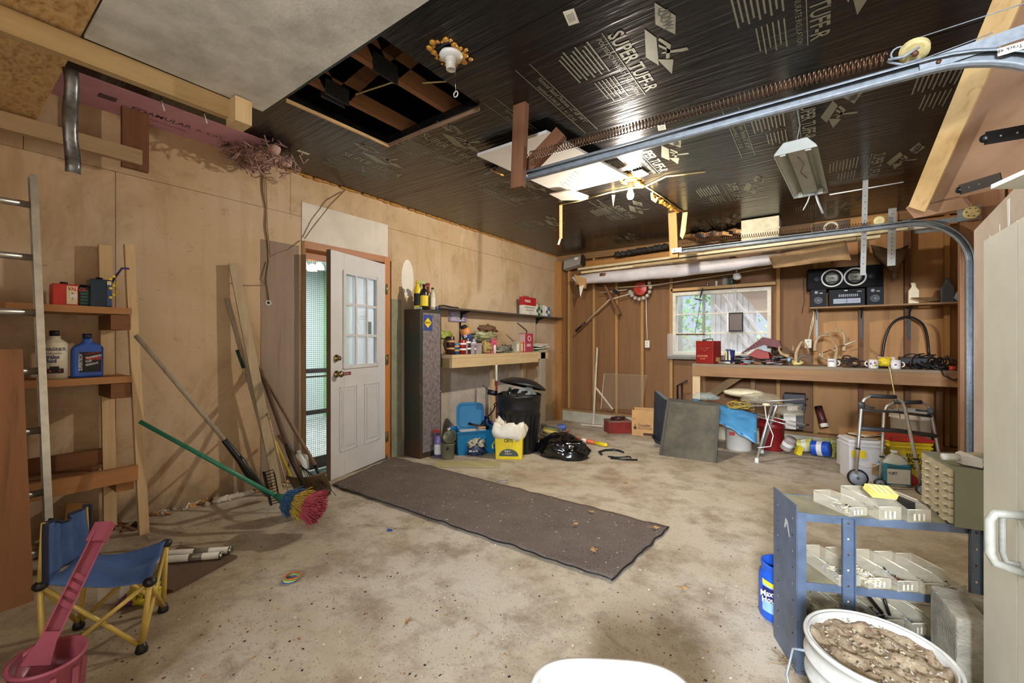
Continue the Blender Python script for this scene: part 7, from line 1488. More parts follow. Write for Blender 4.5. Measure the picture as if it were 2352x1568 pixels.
for i in range(16):
    row = []
    for j in range(10):
        u, v_ = i / 15, j / 9; x_ = 1590 + 148 * u; y_ = 915 + (20 + 50 * u) * v_ + 34 * u; p = atD(x_, y_, 5.35 - .35 * u - .22 * v_) + V((0, 0, .02 * MN.noise(V((u * 7, v_ * 5, 0))))) + V((0, -.03 * MN.noise(V((u * 9, v_ * 6, 3))), 0)); row.append(p)
    g.append(row)
q.sheet(g, paint('blue_tarp', (76, 142, 186), .4, 0, .2, 5), .003); tag(q.build('blue_tarp'), 'sky blue plastic tarp draped over junk below the workbench', 'tarp')
q = B(); blob(q, atD(1708, 902, 5.3), .23, .12, .055, CREAM, 2, .03, 30, 12, 2, False); tag(q.build('cream_lid'), 'cream rounded plastic lid on top of the junk pile', 'tray')  # a cream plastic lid, filed under the tray category
for (px, py, rx_, rz_, cc, lb, sd_) in ((1745, 918, .22, .06, (200, 190, 160), 'clear crumpled plastic bag spread over the pile', 3), (1812, 945, .14, .07, (206, 196, 170), 'clear plastic bag sagging to the right of the walker legs', 6), (1620, 912, .14, .04, (190, 214, 206), 'pale printed plastic bag at the left of the pile', 8)):
    q = B(); bagmesh(q, atD(px, py, 5.0) - Z_ * rz_ * .5, rx_, .12, rz_ * 1.2, glass('film_%d' % sd_, cc, .26, .12), sd_, 30, 16); tag(q.build('plastic_film'), lb, 'bag')
q = B(); rnd = random.Random(40); 
for k in range(16): c = atD(1680 + rnd.random() * 45, 925 + rnd.random() * 10, 4.95); q.tube(arc(c, V((1, rnd.uniform(-.3, .3), 0)), V((0, .4, .4)), rnd.uniform(.04, .1), rnd.random() * 6, rnd.random() * 6 + 2, 8), .003, paint('cord_yellow', (206, 176, 60), .6), 4)
tag(q.build('yellow_twine'), 'loops of yellow twine on top of the blue tarp', 'cord')
def pail(px, py, r_, h_, mat, name, label, lid=None, sq=False, Yoff=0, lab=None, rz=0, zb=None):
    c = fl(px, py); c = V((c.x, c.y + r_ + Yoff, 0)); c.z = fz(c.y) if zb is None else zb; r = thing(name, label, 'bucket', c); q = B()
    if not sq: q.lathe([(0, 0), (r_ * .88, 0), (r_ * .9, .01), (r_ * .97, h_ * .78), (r_ * 1.03, h_ * .79), (r_ * 1.03, h_ * .83), (r_ * .99, h_ * .84), (r_ * 1.0, h_ * .97), (r_ * 1.05, h_ * .975), (r_ * 1.05, h_), (r_ * .98, h_), (r_ * .94, h_ * .9), (r_ * .86, .012), (0, .01)], mat, c, 32)
    else:
        q = B(place(c, rz)); q.box((0, 0, h_ / 2), (r_ * 1.8, r_ * 1.6, h_), mat, None, 1.08); q.box((0, 0, h_ * .86), (r_ * 2.05, r_ * 1.85, .02), mat); q.box((0, 0, h_ * .95), (r_ * 2.05, r_ * 1.85, .02), mat)
    q.build('body', r, .006 if sq else 0)
    if lid is not None: q = B(place(c, rz)); q.box((0, 0, h_ + .008), (r_ * 2.1, r_ * 1.9, .03), lid); q.build('lid', r, .006)
    return r, c
r, c = pail(1692, 1036, .155, .33, paint('bucket_white', (206, 202, 190), .4, 0, .15), 'white_bucket', 'round white bucket under the blue tarp'); 
dv = (C0 - c); dv.z = 0; dv.normalize(); rt = Z_.cross(dv); q = B(); q.beam(c + dv * .152 - rt * .10 + Z_ * .21, c + dv * .156 - rt * .04 + Z_ * .21, .04, .003, Z_, paint('varsol_red', (1, 1, 1))); q.build('sticker', r)
pail(1768, 1040, .14, .36, paint('bucket_maroon', (128, 24, 26), .4, 0, .15), 'red_bucket', 'deep red bucket behind the walking frame legs', Yoff=.1)
# walking aid: bath seat legs and cord
r = thing('bath_stool', 'aluminium bath stool frame with white rubber feet poking from the junk pile', 'stool', fl(1738, 1060))
for (a_, c_) in (((1775, 925), (1738, 1062)), ((1784, 930), (1750, 1040))):
    q = B(); a = atD(a_[0], a_[1], 4.7); c = fl(*c_) + Z_ * .03; q.tube([a, a.lerp(c, .35) + V((.0, 0, .0)), c], .014, ALU, 10); q.build('leg', r); q = B(); q.lathe([(0, -.03), (.024, -.03), (.02, -.005), (.017, .02), (0, .02)], WHITEP, c, 16); q.build('foot', r)
for (a_, c_, d0, d1) in (((1700, 925), (1848, 916), 5.0, 4.6), ((1690, 932), (1845, 930), 5.0, 4.6), ((1735, 955), (1835, 982), 4.9, 4.6), ((1740, 950), (1850, 975), 4.95, 4.65)):
    q = B(); q.tube([atD(*a_, d0), atD(*c_, d1)], .008, ALU, 8); q.build('side_tube', r); q = B(); c = atD(*c_, d1); q.tube([c, c + V((.03, 0, 0))], .011, BLACKP, 8); q.build('tip', r)
q = B(); q.ball(atD(1760, 929, 4.6), (.04, .035, .018), CREAM, 14, 8); q.tube([atD(1757, 932, 4.58), atD(1760, 960, 4.55), atD(1776, 1000, 4.5), atD(1770, 1025, 4.5), atD(1740, 1028, 4.5)], .005, WHITEP, 6); tag(q.build('round_switch_cord'), 'cream disc with a long white looping cord on the stool frame', 'cord')
# stacked black device by the wall
r = thing('black_speaker_stack', 'stack of black cartons and a pale label on the curb below the bench', 'carton', atY(1822, 985, 6.2)); q = B(); bpx(q, 1800, 1850, 905, 945, 6.2, .2, paint('carton_black', (40, 40, 42), .5), None); q.build('upper_box', r, .004); q = B(); bpx(q, 1797, 1846, 947, 985, 6.18, .2, paint('carton_dark_label', (70, 70, 68), .5)); q.build('lower_box', r, .004); q = B(); bpx(q, 1800, 1828, 950, 985, 6.17, .008, PAPER); bpx(q, 1808, 1832, 928, 942, 6.19, .008, PAPER); q.build('label', r)
c = atY(1893, 983, 6.25); r = thing('caulk_tube', 'dark tube with pale label leaning on the wall under the bench', 'tube', c); a = atY(1895, 982, 6.25); e = atY(1880, 935, 6.32); q = B(); q.tube([a, e], .04, paint('tube_maroon', (80, 36, 36), .4), 18); q.build('barrel', r); q = B(); q.tube([a.lerp(e, .02), a.lerp(e, .2)], .041, PAPER, 18); q.tube([a.lerp(e, .93), e + (e - a) * .05], .04, BLACKP, 18); q.build('band', r)
for k, (px, py, r_, L_, cc, lb, ax_) in enumerate(((1878, 1050, .085, .17, (30, 84, 190), 'blue tin lying on its side beside the yellow cord heap', (1, -.3, .1)), (1845, 1042, .075, .15, (206, 200, 100), 'pale yellow tin tipped beside the blue one', (1, -.2, .25)), (1815, 1045, .06, .15, (176, 160, 150), 'greyish paint jar tipped left of the yellow tin', (.4, -.3, .9)))):
    p = fl(px, py); p = V((p.x - .05, p.y + r_, fz(p.y) + r_)); r = thing('tipped_tin', lb, 'tin', p); q = B(); q.lathe([(0, 0), (r_, 0), (r_, .004), (r_ * .98, .01), (r_ * .98, L_ * .94), (r_, L_), (0, L_)], paint('tipped_%d' % cc[0], cc, .4, 0, .2), p, 26, V(ax_)); q.build('body', r); q = B(); d_ = V(ax_).normalized(); q.lathe([(r_ * .99, L_ * .35), (r_ * .99, L_ * .65)], INKW if k != 1 else PAPER, p, 26, d_); q.build('band', r)
q = B(); p = fl(1835, 1044); q.box(p + Z_ * .05, (.06, .05, .10), YEL, (0, .3, .5)); tag(q.build('yellow_bottle'), 'small bright yellow bottle in front of the tipped tins', 'bottle')
q = B(); rnd = random.Random(50)
for k in range(30): c = fl(1905, 1048) + V((rnd.gauss(0, .05), .08 + rnd.gauss(0, .04), .04 + abs(rnd.gauss(0, .05)))); q.tube(arc(c, V((1, rnd.uniform(-.5, .5), 0)), V((0, .6, .7)), rnd.uniform(.03, .08), rnd.random() * 6, rnd.random() * 6 + 3, 8), .004, paint('cord_lime', (196, 196, 90), .6), 5)
tag(q.build('lime_cord'), 'heap of lime yellow cord on the floor right of the blue tin', 'cord', kind='stuff')
q = B(place(fl(1940, 1072) + V((.03, .12, 0)), .4, .0, .0)); q.box((0, 0, .13), (.15, .12, .26), WHITEP); 
for k in range(4): q.box((0, -.061, .06 + k * .05), (.14, .002, .003), CARD)
tag(q.build('foam_block'), 'white foam block with ruled lines left of the square bucket', 'block')
r, c = pail(1982, 1112, .14, .38, paint('bucket_square_white', (220, 220, 222), .4, 0, .1), 'square_bucket', 'square white bucket with yellow label behind the walker', None, True, .12, rz=.3)
m_ = place(c, .3); q = B(m_); q.box((-.06, -.125, .25), (.11, .002, .07), YEL); q.box((.07, -.126, .12), (.06, .002, .10), CARD); q.build('label', r); q = B(m_); q.tube(arc((0, -.135, .27), X_, Z_, .13, math.pi, 2 * math.pi, 14), .005, WHITEP, 6); q.build('bail', r)
q = B(m_); 
for k in range(5): q.box((.0 + .01 * k, .0, .385 + .010 * k + .003), (.2, .16, .008), [PAPER, CARD, INK, PAPER, CARD][k], (0, 0, .2 * k))
tag(q.build('paper_stack'), 'stack of papers and cards on the square white bucket', 'papers')
r, c = pail(2082, 1116, .155, .40, YEL, 'yellow_bucket', 'square yellow bucket with red lid right of the antifreeze jug', paint('lid_red', (200, 50, 44), .45), True, .04, rz=.3); m_ = place(c, .3)
q = B(m_); q.text('READY', .045, (-.04, -.142, .26), X_, Z_, INK, .001, 'LEFT', .7, .02); q.text('BODY', .06, (-.03, -.142, .21), X_, Z_, INK, .001, 'LEFT', .7, .03); q.text('NUTS', .06, (-.03, -.142, .155), X_, Z_, INK, .001, 'LEFT', .7, .03); q.prism([(-.12, -.142, .01), (.12, -.142, .01), (.0, -.142, .11), (-.12, -.142, .14)], (0, -.001, 0), paint('lid_red', (1, 1, 1))); q.build('label', r)
c = fl(2058, 1120); c = V((c.x, c.y + .10, fz(c.y))); m_ = place(c, .35)
r = jug(c, .20, .13, .31, glass('cloudy_jug', (214, 216, 200), .8, .35), WHITEP, 'washer_fluid_jug', 'big jug of blue-green washer fluid in front of the yellow bucket', 'jug', .35, 'FLEET', PAPER)
q = B(m_); q.box((0, 0, .105), (.203, .133, .20), paint('washer_fluid', (50, 120, 140), .2)); q.build('fluid', r, .02)
c = atY(2095, 1000, 6.05); c = V((c.x, 6.2, cz + .04)); c2_ = c
r, c = pail(2097, 1000, .17, .40, paint('bucket_cream', (214, 206, 184), .4, 0, .12), 'tall_bucket', 'tall cream bucket standing on the curb behind the walker', zb=cz + .041); 
sh_ = V((atY(2097, 960, 6.0).x - c.x, 6.0 - c.y + .15, 0)); r.location = V(r.location) + sh_
# walker
r = thing('walking_frame', 'folding aluminium walking frame with wheels beside the buckets', 'walker', (.5, 4.95, fz(4.95)))
GR = paint('walker_grey', (74, 78, 84), .4, 0, .1); GRD = paint('walker_grip', (60, 62, 66), .6)
W1 = atD(1966, 1088, 3.72); W3 = atD(2118, 1122, 3.62); W2 = atD(2022, 1108, 3.86); W4 = V((W2.x + W3.x - W1.x, W2.y + W3.y - W1.y, fz(5.1) + .04))
def uframe(a, c, ta, tc_, dA): 
    pts = [a, a.lerp(ta, .5), ta]; up_ = Z_; hd_ = (tc_ - ta); 
    pts += [ta + hd_ * .06 + Z_ * .05, ta + hd_ * .20 + Z_ * .085]; pts2 = [ta + hd_ * .80 + Z_ * .085, ta + hd_ * .94 + Z_ * .05, tc_, tc_.lerp(c, .5), c]
    return pts, pts2
T1 = atD(1979, 930, 3.78); T3 = atD(2078, 935, 3.70); T2 = atD(2031, 945, 3.92); T4 = atD(2138, 945, 3.82)
for (a, c, ta, tc_) in ((W1, W3, T1, T3), (W2, W4, T2, T4)):
    p1_, p2_ = uframe(a, c, ta, tc_, 0); q = B(); q.tube(p1_ + p2_, .0135, ALU, 10); q.build('side_frame', r); q = B(); q.tube([p1_[-1], p2_[0]], .018, GRD, 12); q.build('hand_grip', r)
    for a_, t_ in ((a, ta), (c, tc_)):
        for k_ in (.35,): q = B(); m0 = a_.lerp(t_, k_); d_ = (t_ - a_).normalized(); q.tube([m0, m0 + d_ * .014], .0175, BLACKP, 10); q.build('collar', r)
for k_, th in ((.93, .012), (.66, .020)):
    a = W1.lerp(T1, k_); c = W4.lerp(T4, k_); q = B(); mid_p = a.lerp(c, .5) + V((0, 0, .012)); q.tube([a, mid_p, c], th, GR, 10); q.build('cross_bar', r)
for a in (T1, T4): q = B(); q.tube([a - Z_ * .03, a + Z_ * .03], .024, GR, 12); q.tube([a, a + V((.09, .01, -.02))] if a is T1 else [a, a - V((.10, 0, -.005))], .009, GR, 8); q.build('fold_latch', r)
def wheel(c, R_, ax_, nm='wheel'):
    q = B(); q.lathe([(R_ * .82, -.012), (R_, -.010), (R_, .010), (R_ * .82, .012)], BLACKP, c, 28, ax_); q.lathe([(0, -.008), (R_ * .82, -.010), (R_ * .82, .010), (0, .008)], paint('wheel_grey', (150, 156, 164), .4), c, 28, ax_); q.cyl(V(c) + V(ax_) * -.014, V(c) + V(ax_) * .014, R_ * .15, GR); q.build(nm, r)
wn_ = (C0 - W1).normalized(); wn_.z = 0
wheel(atD(1970, 1097, 3.72), .075, V((.18, -1, 0)).normalized()); wheel(atD(2021, 1110, 3.84), .044, V((.18, -1, 0)).normalized()); wheel(atD(2118, 1124, 3.60), .044, V((.18, -1, 0)).normalized())
# ================================================================== RIGHT FOREGROUND
BS = paint('blue_shelf_paint', (92, 106, 126), .4, .2, .3, 14); SHT = paint('dusty_shelf_top', (140, 134, 108), .6, .1, .4, 10)
sN = V((-.062, 1.85, 0)); sd = V((.474, .214, 0)).normalized(); sp_ = V((-sd.y, sd.x, 0)); SL, SDp = .56, .205
def sm(s_, p_, z_): v = sN + sd * s_ + sp_ * p_; return V((v.x, v.y, z_))
f0z = fz(1.95)
ss = thing('metal_shelf_unit', 'low blue steel shelf unit with dented edges holding clear parts bins', 'shelf', sm(SL / 2, SDp / 2, f0z))
def sbox(q, s0, s1, p0, p1, z0, z1, mat): q.prism([sm(s0, p0, z0), sm(s1, p0, z0), sm(s1, p1, z0), sm(s0, p1, z0)], (0, 0, z1 - z0), mat)
q = B(); sbox(q, -.003, 0, 0, SDp, f0z, .578, BS); sbox(q, 0, .028, -.003, 0, f0z, .556, BS)
for k in range(9):
    for p_ in (.03, .16): c = sm(-.005, p_, .04 + k * .06); q.cyl(c, c + sd * .001, .003, BLACKM if k % 2 else GALV, n=8)
q.add([sm(-.0045, .05 + a, .44 + b_) for a, b_ in ((0, 0), (.01, .0), (.03, .05), (.02, .055))], [(0, 1, 2, 3), (3, 2, 1, 0)], INKW); q.add([sm(-.0045, .09 + a, .46 + b_) for a, b_ in ((0, 0), (.01, .0), (.0, .04), (-.02, .035))], [(0, 1, 2, 3), (3, 2, 1, 0)], INKW); q.build('side_panel', ss)
for z_, nm in ((.546, 'top_shelf'), (.30, 'middle_shelf'), (.155, 'lower_shelf'), (.10, 'lower_shelf'), (.03, 'bottom_shelf')):
    q = B(); sbox(q, 0, SL, 0, SDp, z_, z_ + .004, SHT); sbox(q, .001, SL, -.002, .001, z_ - .022, z_ + .006, BS); sbox(q, .001, SL, SDp - .001, SDp + .002, z_ - .022, z_ + .006, BS); q.build(nm, ss)
for s0 in (.138, .515):
    q = B(); sbox(q, s0, s0 + .04, -.006, -.003, f0z, .545, BS); sbox(q, s0, s0 + .003, -.016, -.003, f0z, .545, BS); sbox(q, s0 + .037, s0 + .04, -.016, -.003, f0z, .545, BS)
    for k in range(9): c = sm(s0 + .02, -.0065, .53 - k * .055); q.cyl(c, c - sp_ * .001, .0035, CREAM if k % 2 else RUST, n=8)
    q.build('post', ss)
BIN = glass('bin_plastic', (224, 216, 190), .20, .25)
def bin_(s0, p0, z0, L, w_, h_, skew, label, fill=None, fm=None, tilt=0):
    c = sm(s0, p0, z0); rz = math.atan2(sd.y, sd.x) + skew; m_ = place(c, rz, tilt); r = thing('parts_bin', label, 'bin', c, 'clear parts bins on the blue shelf unit'); q = B(m_); t_ = .0022
    q.bb((0, 0, 0), (w_, L, t_), BIN); q.bb((0, L - t_, 0), (w_, L, h_), BIN); q.bb((0, 0, 0), (w_, t_, h_ * .75), BIN)
    for x_ in (0, w_ - t_): q.prism([(x_, 0, 0), (x_, L, 0), (x_, L, h_), (x_, L * .3, h_), (x_, 0, h_ * .75)], (t_, 0, 0), BIN)
    for a, c_ in (((0, 0, h_ * .75), (w_, 0, h_ * .75)), ((0, L * .3, h_), (0, L, h_)), ((w_, L * .3, h_), (w_, L, h_)), ((0, L, h_), (w_, L, h_))): q.tube([a, c_], .0015, paint('bin_edge', (214, 208, 184), .4), 4)
    for k in range(3): q.bb((w_ * (.25 + .2 * k), -.001, .006), (w_ * (.33 + .2 * k), 0, h_ * .5), paint('bin_edge', (1, 1, 1)))
    q.build('tray', r)
    if fill:
        q = B(m_); rn = random.Random(int(s0 * 1000) + int(z0 * 100))
        for k in range(fill):
            p = V((rn.uniform(.012, w_ - .012), rn.uniform(.01, L * .6), .006 + rn.random() * .014)); a = rn.random() * 6; d_ = V((math.cos(a), math.sin(a), rn.uniform(-.3, .3))) * rn.uniform(.004, .011); q.tube([p - d_, p + d_], rn.uniform(.0012, .003), fm[k % len(fm)], 5)
        q.build('contents', r)['kind'] = 'stuff'
    return m_
T_ = .551
bin_(.165, .0, T_, .15, .072, .042, .35, 'clear bin of grey fittings, leftmost on top of the blue shelf unit', 60, [GALV, BLACKM, CREAM])
bin_(.25, -.012, T_, .17, .078, .062, .22, 'tall clear bin under the yellow package on the blue shelf unit', 10, [BLACKM]); m2 = bin_(.335, -.012, T_, .17, .078, .058, .18, 'clear bin with black divider, rightmost on top of the blue shelf unit', 6, [BLACKM])
q = B(m2); q.bb((.01, .05, .004), (.07, .14, .05), BLACKP); tag(q.build('black_insert'), 'black insert standing in the rightmost top bin', 'insert')
c = sm(.30, .07, T_ + .075); q = B(place(c, .6, .35, .1)); q.box((0, 0, 0), (.085, .05, .022), paint('yellow_packet', (214, 206, 110), .35)); 
for k in range(4): q.box((-.03 + k * .02, -.001, .0115), (.004, .05, .001), PAPER)
tag(q.build('hardware_packet'), 'yellow striped packet lying across the top bins', 'packet')
T_ = .305
for k, (s0, w_, lb, fm, n_) in enumerate(((.13, .08, 'tall clear bin of screws behind the middle blue post', [GALV, CREAM, GALV], 50), (.222, .08, 'clear bin with a cream heap of plugs on the middle blue shelf', [CREAM, CREAM, PAPER], 110), (.31, .072, 'clear bin of dark grey bolts on the middle blue shelf', [GALV, BLACKM, RUST], 110), (.388, .07, 'clear bin with one shiny bolt on the middle blue shelf', [CHROME], 8), (.462, .06, 'clear bin of dark hooks at the right of the middle blue shelf', [BLACKM, RUST], 40))):
    bin_(s0, -.004, T_, .20, w_, .05, .22, lb, n_, fm)
T_ = .160
for k, (s0, w_, lb, fm, n_) in enumerate(((.08, .07, 'clear bin with white ring near the left of the lowest blue shelf', [GALV, PAPER], 20), (.17, .08, 'clear bin with a rusty plate on the lower blue shelf', [RUST, GALV, BLACKM], 40), (.262, .08, 'clear bin packed with black bits and drill bits on the lower blue shelf', [BLACKM, GALV, BLACKM], 110), (.352, .07, 'clear bin holding a dark block on the lower blue shelf', [GALV, BLACKM], 30), (.435, .07, 'clear bin half hidden by the concrete block', [CREAM, GALV], 40))):
    bin_(s0, -.004, T_, .19, w_, .055, .25, lb, n_, fm)
q = B(); c = sm(.30, .06, .19); q.tube([c, c + V((-.08, .0, .10))], .006, BLACKM, 6); q.tube([c + V((.02, 0, 0)), c + V((.0, .02, .07))], .005, BLACKM, 6); tag(q.build('drill_bits'), 'black drill bits sticking up from a lower bin', 'tool')
# drawer cabinet
m_ = place(sm(.452, -.022, .552), .16); r = thing('parts_drawer_cabinet', 'grey-green small parts drawer cabinet standing on the blue shelf unit', 'cabinet', sm(.5, .05, .552))
q = B(m_); q.box((.16, .13, .0975), (.30, .26, .195), paint('cabinet_sage', (132, 134, 112), .45, .1, .12, 5)); q.build('case', r)
DRW = paint('drawer_cream', (190, 178, 146), .35, 0, .3, 30)
for k in range(7):
    for j in range(3):
        q = B(m_); y_ = .008 + j * .083; z_ = .008 + k * .026; o_ = .004 + .006 * ((k * 3 + j * 5) % 3 == 0); q.bb((.0095 - o_, y_, z_), (.0095, y_ + .078, z_ + .023), DRW); q.bb((.0 - o_, y_ + .02, z_ + .002), (.0095 - o_, y_ + .055, z_ + .006), DRW); q.build('drawer', r)
# white brush on the drawer cabinet
bc = m_ @ V((.045, .07, .197)); r = thing('hand_brush', 'white hand brush with long pale bristles lying on the drawer cabinet', 'brush', bc)
hx = V((1, .25, 0)).normalized(); q = B(); q.tube([bc - hx * .045 + Z_ * .02, bc + Z_ * .022], [.011, .013], WHITEP, 12); q.build('handle', r)
q = B(); hy_ = V((-hx.y, hx.x, 0)); q.prism([bc + hy_ * .02 + Z_ * .005, bc - hy_ * .02 + Z_ * .003, bc - hy_ * .06 + hx * .032 + Z_ * .004, bc + hy_ * .06 + hx * .032 + Z_ * .004], (0, 0, .03), WHITEP); q.build('block', r)
q = B(); rn = random.Random(2)
for k in range(240): u = rn.uniform(-1, 1); a = bc + hx * .03 + hy_ * u * .06 + Z_ * (.006 + .022 * rn.random()); q.tube([a, a + hx * .16 + hy_ * u * .02 + Z_ * rn.gauss(.003, .006)], .0012, paint('bristle_pale', (176, 178, 168), .7) if k % 3 else CREAM, 3, cap=False)
q.build('bristles', r)
# drywall bucket
bc = V((.125, 1.462, fz(1.46))); R_ = .155; H_ = .37 - bc.z; r = thing('plaster_bucket', 'white bucket with a wide dirty rim full of crumbly dried debris, nearest the camera', 'bucket', bc)
WB2 = paint('bucket_scuffed', (186, 184, 174), .4, 0, .3, 9)
q = B(); q.lathe([(0, 0), (.135, 0), (.138, .01), (.147, H_ - .115), (.158, H_ - .112), (.158, H_ - .10), (.149, H_ - .098), (.150, H_ - .062), (.160, H_ - .060), (.160, H_ - .05), (.151, H_ - .045), (.152, H_ - .012), (.158, H_ - .012), (.161, H_ - .004), (.159, H_ + .003), (.154, H_ + .004), (.1525, H_ - .003), (.150, H_ - .003), (.149, H_ + .001), (.146, H_), (.144, H_ - .014), (.143, H_ - .05), (0, H_ - .05)], WB2, bc, 64); q.build('body', r)
q = B(); g = []; mdeb = None
def mat_debris():
    m, n, l, p = _new('dried_debris'); v = coords(n, l); a = noise(n, l, v, 28, 8, .75); b_ = noise(n, l, v, 9, 5, .6)
    c = ramp(n, l, a, [(.3, srgb((90, 70, 50))), (.5, srgb((156, 134, 104))), (.66, srgb((182, 164, 134))), (.8, srgb((140, 116, 84)))]); l.new(c, p.inputs['Base Color']); p.inputs['Roughness'].default_value = .95; bump(n, l, a, 1, p, .01); return m
MD = mat_debris()
for i in range(26):
    rr = .1435 * i / 25; g.append([bc + V((rr * math.cos(2 * math.pi * k / 60), rr * math.sin(2 * math.pi * k / 60), H_ - .020 + .016 * MN.noise(V((rr * 30 * math.cos(2 * math.pi * k / 60), rr * 30 * math.sin(2 * math.pi * k / 60), 2))) + .012 * abs(MN.noise(V((rr * 90 * math.cos(2 * math.pi * k / 60), rr * 90 * math.sin(2 * math.pi * k / 60), 5)))))) for k in range(61)])
q.sheet([list(reversed(x)) for x in g], MD, 0); q.build('debris_fill', r)
q = B(); rn = random.Random(12)
for k in range(150):
    a = rn.random() * 6.28; rr = .135 * math.sqrt(rn.random()); s_ = rn.uniform(.002, .009); q.box(bc + V((rr * math.cos(a), rr * math.sin(a), H_ - .010)), (s_, s_ * .6, s_ * .35), [paint('chip_pale', (176, 158, 126), .8), paint('chip_brown', (110, 84, 58), .8), paint('chip_grey', (150, 142, 128), .8)][k % 3], (rn.random(), rn.random(), rn.random() * 3))
o_ = q.build('loose_chips', r); o_['kind'] = 'stuff'
q = B(); q.tube([bc + V((-.155, -.03, H_ - .055)), bc + V((-.185, .02, H_ - .09)), bc + V((-.20, .0, H_ - .16)), bc + V((-.165, -.11, H_ - .24))], .0035, GALV, 7); q.build('wire_handle', r)
# concrete block
k0 = V((.293, 1.912, 0)); k1 = V((.319, 1.725, 0)); dd = (k0 - k1).normalized(); de = V((dd.y, -dd.x, 0)); zb_ = fz(1.8); 
CBm = paint('block_concrete', (184, 178, 160), .9, 0, .4, 14, bmp=.9)
def kp(a, b_, z_): v = k1 + dd * a + de * b_; return V((v.x, v.y, z_))
r = thing('concrete_block', 'hollow concrete block standing on end between bucket and white cabinet', 'block', kp(.09, .1, zb_)); q = B(); ht = .385 - zb_ * 0
def kb(a0, a1, b0, b1): q.prism([kp(a0, b0, zb_), kp(a0, b1, zb_), kp(a1, b1, zb_), kp(a1, b0, zb_)], (0, 0, .385 - zb_), CBm)
kb(0, .188, 0, .075); kb(0, .035, .075, .20); kb(.153, .188, .075, .20); kb(0, .188, .20, .235); q.build('block', r, .006)
# coffee can
c = V((-.135, 2.215, 0)); c.z = fz(2.2); r = thing('coffee_can', 'big blue plastic coffee tub with handle behind the blue shelf unit', 'tub', c); q = B(place(c, .3)); g = []
for z_, k in ((0, .96), (.01, 1), (.17, 1), (.19, .96), (.195, .86), (.215, .86), (.22, .9), (.235, .9), (.235, .82), (.19, .8)):
    g.append([(.085 * k * abs(math.cos(2 * math.pi * i / 32)) ** 1 * (1 if math.cos(2 * math.pi * i / 32) > 0 else -1), .085 * k * abs(math.sin(2 * math.pi * i / 32)) ** 1 * (1 if math.sin(2 * math.pi * i / 32) > 0 else -1), z_) for i in range(33)])
q.sheet([list(reversed(x)) for x in g], paint('coffee_blue', (30, 86, 190), .35, 0, .15), 0); q.build('tub', r)
dv = (C0 - c); dv.z = 0; dv.normalize(); rt = Z_.cross(dv); fc_ = c + dv * .0865
q = B(); g = [[c + (dv * math.cos(a) + rt * math.sin(a)) * .0868 + Z_ * z_ for a in [-.9 + .1 * i for i in range(17)]] for z_ in (.04, .165)]; q.sheet(g, paint('label_pale_blue', (150, 190, 226), .4), 0)
g = [[c + (dv * math.cos(a) + rt * math.sin(a)) * .0874 + Z_ * (z_ - .012 * math.sin(a)) for a in [-.9 + .1 * i for i in range(17)]] for z_ in (.148, .166)]; q.sheet(g, YEL, 0)
g = [[c + (dv * math.cos(a) + rt * math.sin(a)) * .0872 + Z_ * z_ for a in [-.9 + .1 * i for i in range(17)]] for z_ in (.085, .146)]; q.sheet(g, paint('label_deep_blue', (34, 36, 100), .4), 0)
q.text('Maxwell', .034, c + dv * .089 - rt * .075 + Z_ * .118, rt, Z_, INKW, .001, 'LEFT', .8, .02); q.text('House', .034, c + dv * .089 - rt * .07 + Z_ * .092, rt, Z_, INKW, .001, 'LEFT', .8, .02); q.build('label', r)
q = B(); q.tube([c + rt * .08 + Z_ * .19, c + rt * .115 + Z_ * .185, c + rt * .118 + Z_ * .08, c + rt * .085 + Z_ * .07], .014, paint('coffee_blue', (1, 1, 1)), 8); q.build('handle', r)
# white cabinet, pale leaning board
WC = paint('cabinet_white_green', (228, 231, 218), .5, 0, .12, 3)
cx_, cyA, cyB, ct_ = .345, .95, 1.60, 1.428
r = thing('white_cabinet', 'tall pale green-white cabinet with a white D handle at the right edge', 'cabinet', (.6, 1.3, fz(1.3)))
q = B(); q.bb((cx_ + .02, cyA, fz(1.3)), (.80, cyB, ct_), WC); q.build('body', r)
yg = atX(2337, 784, cx_).y
q = B(); q.bb((cx_, yg + .003, fz(1.3) + .02), (cx_ + .02, cyB, ct_), WC); q.build('door', r); q = B(); q.bb((cx_, cyA, fz(1.3) + .02), (cx_ + .02, yg - .003, ct_), WC); dr2 = q.build('door', r)
yh = 1.335; q = B(); q.tube([(cx_, yh, .81), (cx_ - .04, yh, .805), (cx_ - .048, yh, .79), (cx_ - .048, yh, .72), (cx_ - .04, yh, .70), (cx_, yh, .69)], .009, paint('handle_enamel', (150, 148, 136), .4, 0, .2, 40), 10); q.tube([(cx_, yh + .02, .80), (cx_ - .02, yh + .02, .80), (cx_ - .025, yh + .02, .79), (cx_ - .025, yh + .02, .72), (cx_ - .02, yh + .02, .70), (cx_, yh + .02, .70)], .006, paint('handle_enamel', (1, 1, 1)), 8); h_ = q.build('handle', dr2)
q = B(); q.prism([atZ(2276, 434, 1.60), atZ(2460, 434, 1.60), atZ(2460, 352, 1.60)], (0, 0, .012), WC); q.build('raised_lid', r)
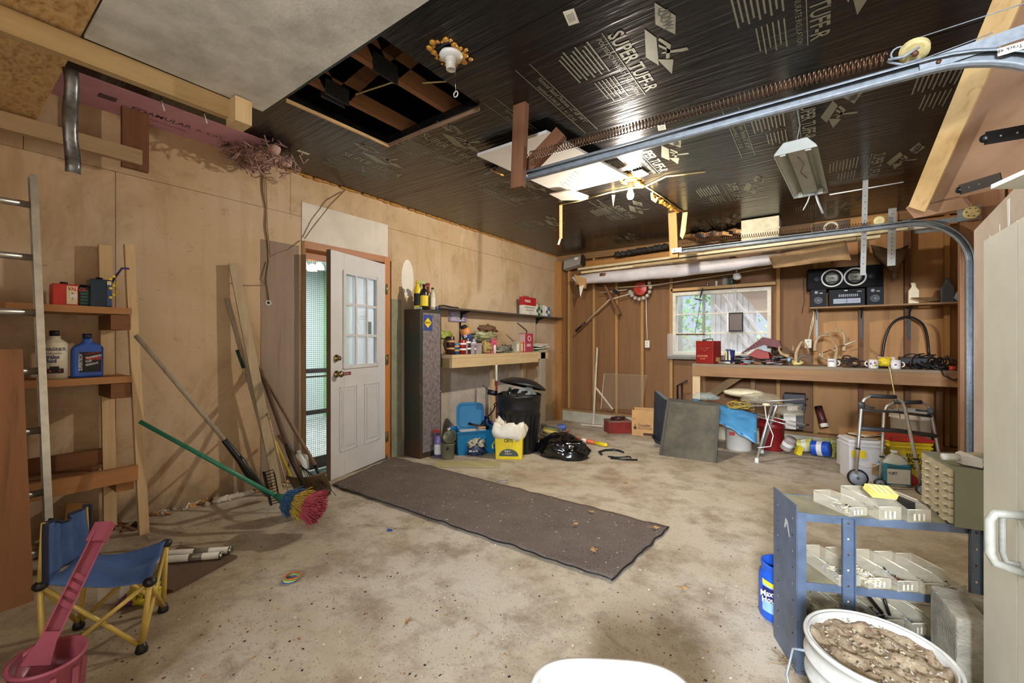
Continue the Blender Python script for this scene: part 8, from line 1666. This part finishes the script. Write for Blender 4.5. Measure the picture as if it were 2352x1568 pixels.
q = B(); PB = paint('pale_pink_board', (190, 176, 162), .6, 0, .25, 4); P = [V((.60, 2.93, fz(2.9))), V((.60, 2.93, 1.696)), V((.60, 2.32, 1.757)), V((.60, 2.22, 1.77)), V((.60, 2.22, fz(2.2)))]; q.prism(P, (.018, 0, 0), PB); r = q.build('pale_board'); tag(r, 'tall pale pinkish board standing on edge behind the white cabinet', 'board')
q = B(); 
for (x_, y_, w_, h2) in ((2320, 455, .03, .14), (2298, 515, .012, .05), (2275, 540, .008, .06)): p = atX(x_, y_, .599); q.prism([p, p + V((0, w_, 0)), p + V((0, w_ * .6, -h2)), p + V((0, .0, -h2 * .7))], (-.001, 0, 0), INKW)
q.build('flaked_patch', r)
q = B(); q.bb((.95, 5.03, fz(5)), (1.2, 5.1, 2.55), wood('jamb_board', (150, 110, 76), (100, 66, 42), 'z')); tag(q.build('door_jamb'), 'brown jamb board behind the far vertical door track', 'board')
# white tub at the bottom edge
c = V((-.36, .90, 0)); c.z = fz(.9); r = thing('white_tub', 'white rounded plastic tub cut off by the bottom edge of the picture', 'tub', c); q = B(place(c, .55)); g = []; HT = .35 - c.z
for z_, k in ((0, .7), (.01, .72), (HT - .02, .93), (HT - .02, 1.0), (HT, 1.0), (HT, .93), (HT - .03, .90), (.03, .68), (.02, .02)):
    g.append([(.195 * k * abs(math.cos(2 * math.pi * i / 48)) ** .6 * (1 if math.cos(2 * math.pi * i / 48) > 0 else -1), .165 * k * abs(math.sin(2 * math.pi * i / 48)) ** .6 * (1 if math.sin(2 * math.pi * i / 48) > 0 else -1), z_) for i in range(49)])
q.sheet([list(reversed(x)) for x in g], WHITEP, 0); q.build('tub', r)
q = B(); rn = random.Random(3); c = fl(1822, 1528)
for k in range(40): a = rn.random() * 6.28; L_ = rn.uniform(.02, .07); p = c + V((rn.gauss(0, .02), rn.gauss(0, .02), .004 + rn.random() * .015)); q.tube([p, p + V((math.cos(a) * L_, math.sin(a) * L_, rn.uniform(-.003, .01)))], .0012, paint('dry_grass', (132, 104, 66), .8), 4)
tag(q.build('grass_clump'), 'small clump of dried grass on the floor at the foot of the blue shelf unit', 'grass', kind='stuff')
